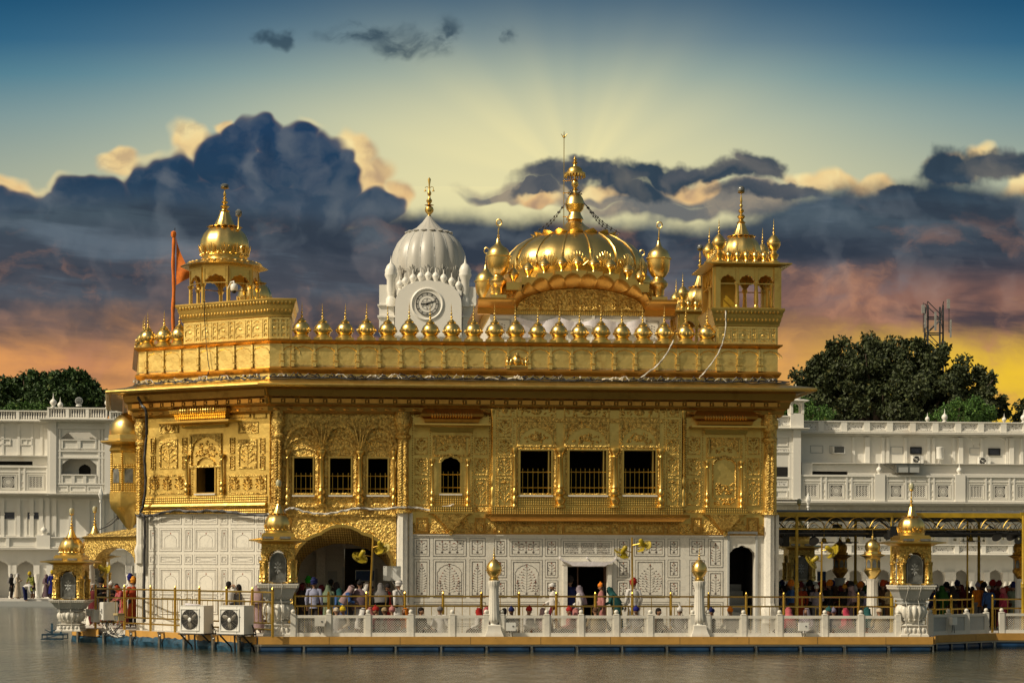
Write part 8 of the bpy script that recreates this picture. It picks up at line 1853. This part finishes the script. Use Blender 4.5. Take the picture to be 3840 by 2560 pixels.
def garment(ps, kind):
    key = (ps, kind)
    if key in GARM: return GARM[key]
    J = pose(ps); mb = MB(); up = (J['hea']-J['nec']).normalized(); f = V((0, -1, 0)); f = (f-up*f.dot(up)).normalized(); sit = ps == 'sit'
    dn = V((0, 0, -1))
    if kind in ('shirt', 'kurta', 'dress', 'robe'):
        hem = {'shirt': .10, 'kurta': .42, 'dress': .80, 'robe': .60}[kind] if not sit else .06; fl = {'shirt': 1.0, 'kurta': 1.18, 'dress': 1.7, 'robe': 1.35}[kind]
        base = J['pel']; pts = [J['nec']+up*.005, J['nec']-up*.03, J['che']+(J['nec']-J['che'])*.45, J['che'], J['wai'], base]; rr = [(.062, .062), (.10, .075), (.185, .112), (.185, .128), (.165, .125), (.178, .135)]
        for k in range(1, 5): pts.append(base+dn*hem*k/4+V((0, .0, 0))); q = 1+(fl-1)*k/4; rr.append((.178*q, .138*q))
        rings(mb, pts, rr, 16, fold=.05 if kind in ('dress', 'robe', 'kurta') else .02)
        for s_ in 'LR':
            a, b, c = J['s'+s_], J['e'+s_], J['w'+s_]; rings(mb, [J['che'].lerp(J['nec'], .7).lerp(a, .55), a, a.lerp(b, .5), b, b.lerp(c, .5), b.lerp(c, .86)], [(.07, .075), (.078, .075), (.066, .064), (.058, .056), (.052, .05), (.046, .044)], 10, side=V((0, 1, .3)))
    elif kind in ('trousers', 'salwar'):
        w_ = 1.0 if kind == 'trousers' else 1.35
        for s_ in 'LR': h, k, a = J['h'+s_], J['k'+s_], J['a'+s_]; rings(mb, [h+V((0, 0, .10)), h, h.lerp(k, .5), k, k.lerp(a, .5), a+V((0, 0, .01))], [(.10, .115), (.105, .11), (.092*w_, .095*w_), (.078*w_, .08*w_), (.075*w_, .076*w_), (.062, .068)], 10)
        mb.blob(tuple(J['pel']+V((0, 0, -.02))), .165, .125, .13, 12, 6)
    elif kind == 'turban':
        M = Matrix.Translation(J['hea']+up*.085+f*-.015); c = M.to_translation()
        rr_ = random.Random(3)
        for k in range(5): z = -.05+.045*k; rad = (.104, .122, .120, .102, .066)[k]; mb.lathe([(rad*.6, -.032), (rad*.97, -.018), (rad, .004), (rad*.9, .026), (rad*.5, .034)], (c.x+.008*(-1)**k, c.y+.006*k, c.z+z), 16, 0, sy=1.12)
        mb.blob((c.x, c.y-.095, c.z-.005), .05, .035, .075, 8, 5)
    elif kind == 'patka': mb.blob(tuple(J['hea']+up*.06), .098, .112, .10, 12, 7); mb.blob(tuple(J['hea']+up*.165-f*-.0), .035, .035, .032, 8, 5); mb.lathe([(.098, -.012), (.102, 0), (.096, .014)], tuple(J['hea']+up*.045), 14, 0, sy=1.12)
    elif kind == 'hair': mb.blob(tuple(J['hea']+up*.055-f*.02), .092, .102, .092, 12, 7); mb.blob(tuple(J['hea']-f*.065-up*.01), .078, .055, .09, 10, 6)
    elif kind == 'longhair': mb.blob(tuple(J['hea']+up*.055-f*.02), .094, .105, .094, 12, 7); rings(mb, [J['hea']-f*.06+up*.06, J['hea']-f*.09-up*.04, J['nec']-f*.10-up*.02, J['che']-f*.14+up*.05, J['che']-f*.14-up*.10], [(.06, .04), (.09, .06), (.10, .055), (.085, .04), (.04, .02)], 10)
    elif kind == 'beard': mb.blob(tuple(J['hea']+f*.062-up*.085), .052, .045, .062, 10, 6)
    elif kind == 'scarf':
        h = J['hea']; n_ = 14; vs = []; fs = []; L = [(up*.135-f*.02, .03, .03), (up*.12-f*.02, .075, .08), (up*.07-f*.02, .104, .118), (-f*.018, .108, .120), (-up*.08-f*.02, .112, .118), (-up*.16-f*.035, .15, .125), (-up*.23-f*.04, .215, .148), (-up*.36-f*.045, .23, .17), (-up*.56-f*.05, .215, .175)]
        for i, (o_, rx, ry) in enumerate(L):
            p = h+o_
            for j in range(n_+1):
                a = pi*(-.30)+(pi*1.60)*j/n_ if i > 1 else 2*pi*j/n_+pi*.0; q = 1+.05*math.sin(3*a+i); vs.append(tuple(p+V((rx*q*math.cos(a), 0, 0))-f*(ry*q*math.sin(a))))
        for i in range(len(L)-1):
            for j in range(n_): fs.append((i*(n_+1)+j, i*(n_+1)+j+1, (i+1)*(n_+1)+j+1, (i+1)*(n_+1)+j))
        mb.add(vs, fs, 0, True)
    elif kind == 'shawl':
        p = J['nec']; L = [(up*.0, .09, .085), (-up*.06, .19, .13), (-up*.18, .245, .17), (-up*.34, .26, .185), (-up*.52, .25, .185), (-up*.66, .23, .18)]; rings(mb, [p+o_ for o_, a, b in L], [(a, b) for o_, a, b in L], 18, fold=.06, cap=False)
    elif kind == 'cap': mb.blob(tuple(J['hea']+up*.065), .094, .105, .085, 12, 7); mb.lathe([(.096, -.015), (.101, 0), (.096, .02)], tuple(J['hea']+up*.04), 14, 0, sy=1.12); mb.blob(tuple(J['hea']-f*.11+up*.03), .03, .03, .02, 6, 4)
    GARM[key] = mb; return mb
GMESH = {}
CMAT = {}
PAL = dict(white=(.62, .60, .58), cream=(.60, .50, .38), grey=(.20, .19, .19), black=(.014, .013, .014), dark=(.035, .028, .028), navy=(.012, .018, .10), blue=(.05, .12, .34), lightblue=(.36, .38, .54), lavender=(.22, .20, .30), orange=(.75, .22, .015), saffron=(.80, .33, .03), red=(.36, .018, .014), brick=(.48, .07, .02), maroon=(.13, .015, .022), pink=(.48, .20, .19), hotpink=(.50, .05, .10), palepink=(.38, .26, .27), mauve=(.18, .12, .14), teal=(.015, .085, .085), green=(.03, .12, .02), brightgreen=(.04, .50, .03), olive=(.26, .28, .05), palegreen=(.17, .22, .14), yellow=(.66, .47, .03), brown=(.10, .05, .025), tan=(.36, .27, .15), royal=(.012, .015, .18), hair=(.010, .008, .007), greygreen=(.18, .23, .17), lilac=(.32, .27, .32), rose=(.50, .12, .14))
PAL = {k: tuple(x*(.9 if k == 'white' else .8) for x in v) for k, v in PAL.items()}
def cm(c):
    if c not in CMAT: CMAT[c] = plain('cloth_'+c, PAL[c], .85, var=.16, scale=7, bump=.008, spec=.25)
    return CMAT[c]
SKIN = [plain('skin_warm', (.26, .135, .075), .55, var=.08), plain('skin_deep', (.17, .085, .045), .55, var=.08)]
BEARD = plain('beard_hair', (.02, .017, .015), .8)
NP = [0]
def person(p, face, ps, top, topc, low, lowc, head, headc, label, h=1.0, extra=(), group=None, beard=None):
    """face: direction looked at, degrees clockwise from the camera (0 towards it, 180 away)"""
    NP[0] += 1; o = empty('person', label, 'person', tuple(p), -math.radians(face), group); s_ = h*(1+.012*((NP[0]*37) % 5-2)); o.scale = (s_, s_, s_)
    me = body(ps); 
    if not me.materials: me.materials.append(SKIN[0])
    b = bpy.data.objects.new('body', me); COL.objects.link(b); b.parent = o; b.material_slots[0].link = 'OBJECT'; b.material_slots[0].material = SKIN[NP[0] % 2]
    items = [(top, topc), (low, lowc), (head, headc)]+list(extra)
    if beard: items.append(('beard', beard))
    NM = dict(top='shirt')
    for k, c in items:
        if not k: continue
        key = (ps, k)
        if key not in GMESH:
            g = garment(ps, k).build(k, [cm('white')], o, world=False); GMESH[key] = g.data
        else: g = bpy.data.objects.new(k, GMESH[key]); COL.objects.link(g); g.parent = o
        g.name = {'patka': 'head_cloth', 'cap': 'cap', 'longhair': 'long_hair', 'scarf': 'headscarf'}.get(k, k); g.material_slots[0].link = 'OBJECT'; g.material_slots[0].material = cm(c) if c != 'b' else BEARD
    return o
def FWp(px, y, z=0.0): v = FW.M @ Vector((FW.hit(px, 2200, y)[0], y, z)); return v
FBp = lambda px, off, z=0.0: (lambda x: FB.M @ Vector((x, off, z)))(FB.hit(px, 2250, off)[0])
G1 = 'people on the far walk'
person(FBp(43, .7), -80, 'stand', 'kurta', 'black', 'trousers', 'dark', 'scarf', 'grey', 'person in black with a grey headscarf behind the cream dressed one on the far walk', .97, group=G1)
person(FBp(66, .6), -75, 'pray', 'dress', 'cream', 'salwar', 'cream', 'scarf', 'white', 'person in a long cream dress and white scarf on the far walk', .96, group=G1)
person(FBp(98, -.22, -.14), -70, 'bend', 'shirt', 'white', 'trousers', 'navy', 'hair', 'hair', 'person in a white shirt bending down at the far water step', 1.0, group=G1)
person(FBp(123, .7), 30, 'lean', 'kurta', 'olive', 'trousers', 'brown', 'turban', 'yellow', 'person in olive kurta and pale yellow turban leaning toward the bending one', 1.03, group=G1, beard='b')
person(FBp(174, .8), -60, 'walk', 'dress', 'mauve', 'salwar', 'mauve', 'scarf', 'mauve', 'person in a flowing mauve dress and scarf beside the blue robed one', .97, group=G1)
person(FBp(195, .6), 160, 'stand', 'robe', 'royal', 'trousers', 'dark', 'turban', 'yellow', 'person in a long royal blue robe and yellow turban on the far walk', 1.05, group=G1, beard='b')
person(FBp(208, 1.2), 90, 'stand', 'kurta', 'lightblue', 'trousers', 'grey', 'turban', 'blue', 'person with a blue turban half hidden behind the left kiosk on the far walk', 1.0, group=G1, beard='b')
# left platform by the railing
G2 = 'visitors behind the left railing'
KQ = lambda px, D: KP(px, D, 0)
person(KQ(501, 74.6), 160, 'fold', 'robe', 'brick', 'trousers', 'dark', 'turban', 'saffron', 'person in a brick red coat and orange turban behind the left railing', 1.03, group=G2)
person(KQ(489, 75.8), 175, 'stand', 'kurta', 'white', 'trousers', 'white', 'turban', 'royal', 'person in white with a royal blue turban behind the red coated one', 1.06, group=G2)
person(KQ(464, 75.2), 60, 'lean', 'dress', 'rose', 'salwar', 'brick', 'scarf', 'brick', 'person in a red and orange suit stooping left of the red coated one', .95, group=G2)
person(KQ(379, 76.4), -40, 'pray', 'shirt', 'black', 'trousers', 'dark', 'turban', 'black', 'person with a black turban and praying hands beside the white fan pole', 1.0, group=G2, beard='b')
person(KQ(416, 77), -20, 'pray', 'shirt', 'dark', 'trousers', 'dark', 'patka', 'white', 'person in dark clothes wearing a white head cloth behind the tall cabinet', .93, group=G2)
person(KQ(437, 77.6), 30, 'stand', 'kurta', 'teal', 'trousers', 'dark', 'hair', 'hair', 'person in dark teal with black hair between the cabinet and the red coat', .92, group=G2)
person(KQ(349, 76.6), 20, 'stand', 'kurta', 'maroon', 'salwar', 'maroon', 'scarf', 'white', 'person in maroon with a white scarf right beside the far left kiosk', .9, group=G2)
person(KQ(396, 77.8), 150, 'stand', 'dress', 'red', 'salwar', 'red', 'scarf', 'red', 'person in bright red mostly hidden behind the white meter boxes', .88, group=G2)
G3 = 'visitors near the air conditioners'
person(KQ(858, 69.8), 200, 'photo', 'shirt', 'white', 'trousers', 'dark', 'hair', 'hair', 'person in a white shirt holding a camera up between the air conditioners', 1.0, group=G3)
person(KQ(896, 70.0), 140, 'fold', 'shirt', 'grey', 'trousers', 'dark', 'hair', 'hair', 'person in a grey shirt with black hair beside the one taking a photo', .92, group=G3)
person(KQ(966, 68.8), 190, 'fold', 'dress', 'palepink', 'salwar', 'palepink', 'scarf', 'palepink', 'person in a pale pink suit and scarf next to the left kiosk pedestal', .95, group=G3)
person(KQ(774, 72.0), 90, 'stand', 'shirt', 'white', 'trousers', 'brown', 'patka', 'orange', 'small person with a bright orange head cloth behind the left air conditioner', .72, group=G3)
person(KQ(984, 69.4), 180, 'stand', 'shirt', 'white', 'trousers', 'brown', 'hair', 'hair', 'person in white partly hidden by the left kiosk pedestal', .80, group=G3)
# crowd in the arch
G4 = 'crowd standing in the arch'
A4 = [(1136, 70.2, -70, 'stand', 'kurta', 'dark', 'trousers', 'dark', 'scarf', 'maroon', 'person wrapped in a dark maroon scarf at the left side of the arch', .98, (('shawl', 'dark'),)),
 (1157, 70.8, 170, 'stand', 'shirt', 'white', 'trousers', 'dark', 'turban', 'brightgreen', 'person with a vivid green turban in the arch crowd', 1.02, ()),
 (1178, 68.6, 180, 'stand', 'shirt', 'lightblue', 'trousers', 'dark', 'turban', 'navy', 'person in a light blue shirt and navy turban standing with back turned before the arch', 1.04, ()),
 (1206, 70.4, 150, 'stand', 'kurta', 'maroon', 'trousers', 'dark', 'scarf', 'maroon', 'person draped in maroon right of the light blue shirted one', .93, ()),
 (1231, 70.0, 200, 'stand', 'kurta', 'palegreen', 'salwar', 'greygreen', 'scarf', 'palegreen', 'person in a pale green suit and scarf in the arch', .98, ()),
 (1241, 71.2, 180, 'stand', 'shirt', 'dark', 'trousers', 'dark', 'hair', 'hair', 'tall bareheaded person in dark clothes behind the pale green scarf', 1.04, ()),
 (1262, 70.6, 160, 'stand', 'kurta', 'brown', 'trousers', 'dark', 'scarf', 'dark', 'person under a dark brown shawl in the middle of the arch', .97, (('shawl', 'brown'),)),
 (1272, 69.6, 120, 'stand', 'shirt', 'blue', 'trousers', 'navy', 'scarf', 'teal', 'short person in blue with a teal scarf in the middle of the arch', .88, ()),
 (1290, 69.0, -80, 'lean', 'dress', 'blue', 'salwar', 'blue', 'scarf', 'palepink', 'person in a blue dress with a pale pink scarf walking past the arch', .97, ()),
 (1312, 70.4, 170, 'stand', 'kurta', 'dark', 'salwar', 'dark', 'hair', 'hair', 'person in dark clothes just right of the pale pink scarf', .86, ()),
 (1349, 69.2, 190, 'stand', 'robe', 'white', 'trousers', 'maroon', 'patka', 'black', 'person in a long white kurta and black topknot cloth by the fan pole', 1.02, (('shawl', 'mauve'),)),
 (1376, 70.4, -60, 'stand', 'kurta', 'white', 'salwar', 'white', 'scarf', 'white', 'person in a pure white headscarf behind the leaning fan pole', .97, ()),
 (1392, 69.6, -90, 'stand', 'kurta', 'black', 'trousers', 'black', 'hair', 'hair', 'person dressed in black right of the leaning fan pole', .93, ()),
 (1428, 69.2, 170, 'stand', 'robe', 'black', 'trousers', 'black', 'scarf', 'grey', 'person in a black coat with a grey scarf below the signboard', .97, ()),
 (1452, 70.0, -70, 'stand', 'kurta', 'red', 'trousers', 'maroon', 'patka', 'black', 'person in dark red with a black head cloth below the signboard', .98, ()),
 (1496, 69.0, 140, 'walk', 'kurta', 'white', 'trousers', 'dark', 'turban', 'white', 'person in white kurta and white turban at the marble column', 1.0, ()),
 (1340, 73.6, 170, 'stand', 'shirt', 'grey', 'trousers', 'dark', 'hair', 'hair', 'person in a grey shirt deep inside the porch doorway', 1.0, ())]
for (px, D, fa, ps, t, tc_, l, lc_, hd, hc, lab, h, ex) in A4: person(KQ(px, D), fa, ps, t, tc_, l, lc_, hd, hc, lab, h, ex, G4)
# seated behind the balustrade
G5 = 'people seated behind the balustrade'
ys = YF+.78
S5 = [(1262, 'cap', 'cream', 'white', 'seated person with a cream cap below the arch crowd, left of the yellow one'), (1288, 'patka', 'yellow', 'cream', 'seated person with a yellow head cloth below the pale pink scarf'), (1363, 'scarf', 'white', 'grey', 'seated person with a white scarf under the leaning fan pole'), (1391, 'scarf', 'pink', 'pink', 'seated person with a salmon pink scarf just right of the fan pole foot'),
 (1412, 'patka', 'red', 'maroon', 'child like seated person in a red head cloth between the pink and beige ones'), (1443, 'cap', 'tan', 'white', 'seated person with a beige cap below the signboard'), (1471, 'patka', 'pink', 'maroon', 'seated person with a pink head cloth left of the orange one'), (1521, 'scarf', 'orange', 'orange', 'seated person under an orange scarf by the marble column foot'),
 (1580, 'hair', 'hair', 'dark', 'seated bareheaded person before the left marble panels'), (1650, 'cap', 'grey', 'white', 'seated person with a grey cap before the left marble panels'), (1795, 'scarf', 'red', 'white', 'seated person with a red scarf left of the left lamp column'), (1826, 'scarf', 'rose', 'maroon', 'seated person in rose touching the left lamp column'),
 (1892, 'hair', 'hair', 'dark', 'seated black haired person right of the left lamp column'), (1920, 'patka', 'navy', 'grey', 'seated person with a navy head cloth near the white box'), (1983, 'patka', 'red', 'white', 'seated person with a red head cloth left of the white capped walker'), (2037, 'scarf', 'palepink', 'white', 'seated person in pale pink just left of the white capped walker'), (2138, 'patka', 'red', 'pink', 'seated person with a red head cloth before the doorway'), (2160, 'scarf', 'pink', 'white', 'seated person with a pink scarf before the doorway'),
 (2234, 'cap', 'brown', 'tan', 'seated person with a brown cap left of the pink shirted walker'), (2388, 'patka', 'royal', 'grey', 'seated person with a dark blue head cloth under the right fan pole'), (2470, 'hair', 'hair', 'brown', 'seated bareheaded person right of the right fan pole'), (2549, 'patka', 'white', 'grey', 'seated person with a small white head cloth left of the right lamp column'), (2671, 'patka', 'navy', 'dark', 'seated person with a navy head cloth right of the right lamp column'), (2740, 'patka', 'orange', 'white', 'seated person with a red orange head cloth before the stair door'),
 (2958, 'scarf', 'rose', 'royal', 'seated person in rose and blue at the temple corner'), (3026, 'scarf', 'lilac', 'lilac', 'seated person in lilac by the white junction box'), (3106, 'patka', 'teal', 'blue', 'seated person with a teal head cloth under the canopy fan pole'), (3126, 'patka', 'lavender', 'white', 'seated person with a lavender head cloth under the canopy fan pole'), (3170, 'scarf', 'hotpink', 'hotpink', 'seated person with a hot pink scarf under the canopy'), (3252, 'scarf', 'teal', 'orange', 'seated person in teal and orange by the gold lantern shaft'), (3298, 'cap', 'cream', 'tan', 'seated person with a large cream cap left of the right kiosk')]
for i, (px, hd, hc, tc_, lab) in enumerate(S5): person(LW(px, ys+.25*(i % 2)), (170, 40, -60, 200, 90, 150)[i % 6], 'sit', 'shirt', tc_, 'salwar', ('dark', 'white', 'brown', 'grey')[i % 4], hd, hc, lab, 1.0, (), G5)
# walkers before the doorway
G6 = 'people walking past the doorway'; yw = -2.0
person(LW(2074, yw), 85, 'walk', 'kurta', 'white', 'trousers', 'maroon', 'cap', 'white', 'person in white shirt, white cap and maroon trousers walking left of the doorway', .98, (), G6, 'b')
person(FR.M @ Vector((X(2141), .25, .0)), 160, 'stand', 'robe', 'navy', 'trousers', 'dark', 'turban', 'dark', 'person in dark navy standing inside the doorway', 1.1, (), G6)
person(LW(2172, yw), 100, 'walk', 'dress', 'white', 'salwar', 'grey', 'scarf', 'lilac', 'person in a white suit with a lilac scarf crossing the doorway', .95, (), G6)
person(LW(2256, yw), 100, 'walk', 'kurta', 'pink', 'trousers', 'black', 'patka', 'orange', 'person in a salmon shirt with an orange head cloth and long dark hair', .97, (('longhair', 'hair'),), G6)
person(LW(2316, yw), 95, 'lean', 'dress', 'teal', 'salwar', 'green', 'scarf', 'teal', 'person in a teal and green shawl right of the doorway', .98, (('shawl', 'teal'),), G6)
person(LW(2376, yw+.2), 165, 'stand', 'robe', 'white', 'trousers', 'white', 'turban', 'red', 'person all in white with a red turban behind the right fan pole', 1.03, (), G6)
# crowds in the shade of the canopy
G7 = 'crowd in the shade under the canopy'
C7 = [(2915, 72.4, 'teal', 'shirt', 'dark', 'turban', 'person with a teal turban squeezed against the temple corner column'), (2939, 71.6, 'hair', 'shirt', 'lavender', 'hair', 'bareheaded person in a lavender shirt near the temple corner'), (2966, 71.2, 'orange', 'shirt', 'blue', 'turban', 'person in bright blue with an orange turban left of the first canopy pole'), (3003, 71.8, 'maroon', 'kurta', 'brick', 'turban', 'person in dark orange right of the first canopy pole'), (3036, 72.4, 'black', 'shirt', 'black', 'turban', 'tall person with a big black turban before the shaded kiosk'), (3062, 71.2, 'white', 'shirt', 'lilac', 'patka', 'person with a white head cloth and lilac shirt left of the canopy fan pole'), (3088, 73, 'maroon', 'kurta', 'dark', 'turban', 'person with a dark maroon turban just right of the canopy fan pole'), (3111, 72.2, 'orange', 'shirt', 'dark', 'turban', 'person with an orange turban second right of the canopy fan pole'), (3132, 73.6, 'brown', 'shirt', 'brown', 'scarf', 'person in a brown scarf left of the shaded lantern'), (3151, 72.6, 'maroon', 'kurta', 'maroon', 'scarf', 'person in a maroon scarf right in front of the shaded lantern'), (3168, 72.0, 'saffron', 'shirt', 'dark', 'patka', 'shorter person with a saffron head cloth by the shaded lantern'), (3190, 71.4, 'black', 'kurta', 'mauve', 'turban', 'person with a black turban and pale scarf round the neck in mauve'), (3205, 73.4, 'white', 'kurta', 'dark', 'scarf', 'person with a white scarf behind the mauve one'), (3226, 72.8, 'orange', 'shirt', 'grey', 'turban', 'person with an orange turban left of the gold lantern'), (3246, 73.6, 'green', 'kurta', 'dark', 'scarf', 'person with a dark green scarf close to the gold lantern'), (3260, 71.2, 'lavender', 'kurta', 'lavender', 'scarf', 'person in lavender beside the pale lantern shaft'), (3296, 72.6, 'dark', 'kurta', 'dark', 'scarf', 'person in a dark scarf right of the pale lantern shaft'), (3311, 72.0, 'brick', 'shirt', 'brown', 'turban', 'person with a brick red turban right of the gold lantern'), (3331, 71.2, 'maroon', 'shirt', 'tan', 'turban', 'person in a tan shirt and maroon turban left of the second canopy pole'),
 (2925, 74.5, 'dark', 'kurta', 'black', 'hair', 'bareheaded person in black behind the lavender shirt'), (3075, 74.8, 'red', 'kurta', 'dark', 'turban', 'person with a deep red turban behind the white head cloth'), (3215, 75, 'black', 'shirt', 'black', 'hair', 'bareheaded person in black behind the orange turban by the gold lantern'), (3018, 75, 'grey', 'shirt', 'grey', 'cap', 'person with a grey cap at the base of the shaded kiosk'),
 (3497, 73.6, 'hair', 'shirt', 'navy', 'hair', 'bareheaded person in navy close behind the right kiosk'), (3532, 74, 'green', 'kurta', 'green', 'scarf', 'person in a green suit and scarf right of the right kiosk'), (3549, 75.2, 'black', 'shirt', 'grey', 'turban', 'tall person with a black turban behind the green suit'), (3574, 74.2, 'dark', 'kurta', 'dark', 'scarf', 'person in a dark shawl right of the green suit'), (3605, 75, 'maroon', 'kurta', 'maroon', 'scarf', 'person in a maroon scarf facing left under the ceiling fan'), (3628, 75.2, 'brown', 'shirt', 'maroon', 'hair', 'bareheaded person in maroon left of the slim brown pole'), (3668, 74.2, 'lavender', 'shirt', 'orange', 'patka', 'person in an orange shirt with a pale lavender head cloth'), (3690, 75.4, 'black', 'shirt', 'black', 'turban', 'person with a black turban behind the orange shirt'), (3708, 73.8, 'white', 'shirt', 'blue', 'cap', 'person in a dusty blue shirt and white cap'), (3722, 75.6, 'red', 'kurta', 'maroon', 'turban', 'person with a dark red turban behind the white cap'), (3739, 74.6, 'palepink', 'kurta', 'dark', 'scarf', 'person with a pale pink scarf left of the pink red shawl'), (3746, 76, 'maroon', 'kurta', 'maroon', 'turban', 'person with a maroon turban behind the pale pink scarf'), (3759, 73.6, 'rose', 'dress', 'hotpink', 'scarf', 'person in a glowing pink red shawl and dress near the right edge'), (3776, 75.6, 'brick', 'kurta', 'red', 'scarf', 'person in a red scarf behind the pink red shawl'), (3793, 75, 'white', 'shirt', 'grey', 'cap', 'person with a white cap third from the right edge'), (3800, 73.8, 'navy', 'kurta', 'greygreen', 'turban', 'person in a grey green suit and navy turban'), (3819, 75.4, 'hotpink', 'kurta', 'hotpink', 'scarf', 'person in a hot pink scarf second from the right edge'), (3835, 74, 'dark', 'kurta', 'pink', 'longhair', 'person with long dark hair in pink at the right photo edge')]
EX = [(2932, 'navy', 'turban', 'maroon', 'the lavender shirt'), (2952, 'brown', 'scarf', 'dark', 'the bright blue shirt'), (2985, 'grey', 'hair', 'dark', 'the first canopy pole'), (3050, 'maroon', 'scarf', 'maroon', 'the lilac shirt'), (3100, 'rose', 'scarf', 'dark', 'the second orange turban'), (3122, 'royal', 'turban', 'navy', 'the brown scarf'), (3142, 'orange', 'patka', 'brown', 'the maroon scarf at the shaded lantern'), (3180, 'brick', 'turban', 'dark', 'the black turban in mauve'), (3236, 'maroon', 'patka', 'maroon', 'the orange turban by the gold lantern'), (3284, 'black', 'turban', 'grey', 'the pale lantern shaft'), (3320, 'orange', 'turban', 'dark', 'the tan shirt'),
 (3512, 'white', 'cap', 'grey', 'the navy figure at the right kiosk'), (3560, 'brown', 'hair', 'brown', 'the tall black turban'), (3590, 'navy', 'turban', 'dark', 'the maroon scarf under the ceiling fan'), (3645, 'dark', 'scarf', 'dark', 'the slim brown pole'), (3680, 'saffron', 'turban', 'maroon', 'the orange shirt'), (3730, 'grey', 'hair', 'dark', 'the dusty blue shirt'), (3770, 'green', 'scarf', 'green', 'the pink red shawl'), (3810, 'orange', 'patka', 'dark', 'the grey green suit'), (3828, 'maroon', 'turban', 'black', 'the hot pink scarf')]
HN = dict(turban='turban', scarf='scarf', hair='hair', patka='head cloth', cap='cap')
for px, hc, hd, tc_, nb in EX: C7.append((px, 75.8, 'hair' if hd == 'hair' else hc, 'kurta', tc_, hd, ('back row person with %s, behind %s' % ('bare dark hair' if hd == 'hair' else 'a '+hc+' '+HN[hd], nb))))
for i, (px, D, hc, t, tc_, hd, lab) in enumerate(C7):
    ex = (('shawl', tc_),) if hd == 'scarf' and i % 2 else ()
    if hd == 'turban' and 'neck' in lab: ex = (('scarf', 'palepink'),)
    person(KQ(px, D+2.7 if D < 76 else D+1), (100, 150, 80, 170, 110, 200, 60)[i % 7], ('stand', 'fold', 'pray', 'stand')[i % 4], t, tc_, 'trousers' if hd in ('turban', 'hair', 'patka', 'cap') else 'salwar', ('dark', 'grey', 'brown', 'dark')[i % 4], hd, 'hair' if hd in ('hair', 'longhair') else hc, lab, (1.0 if hd in ('turban', 'patka') else .95)+.03*((i*3) % 3-1), ex, G7, 'b' if hd == 'turban' else None)
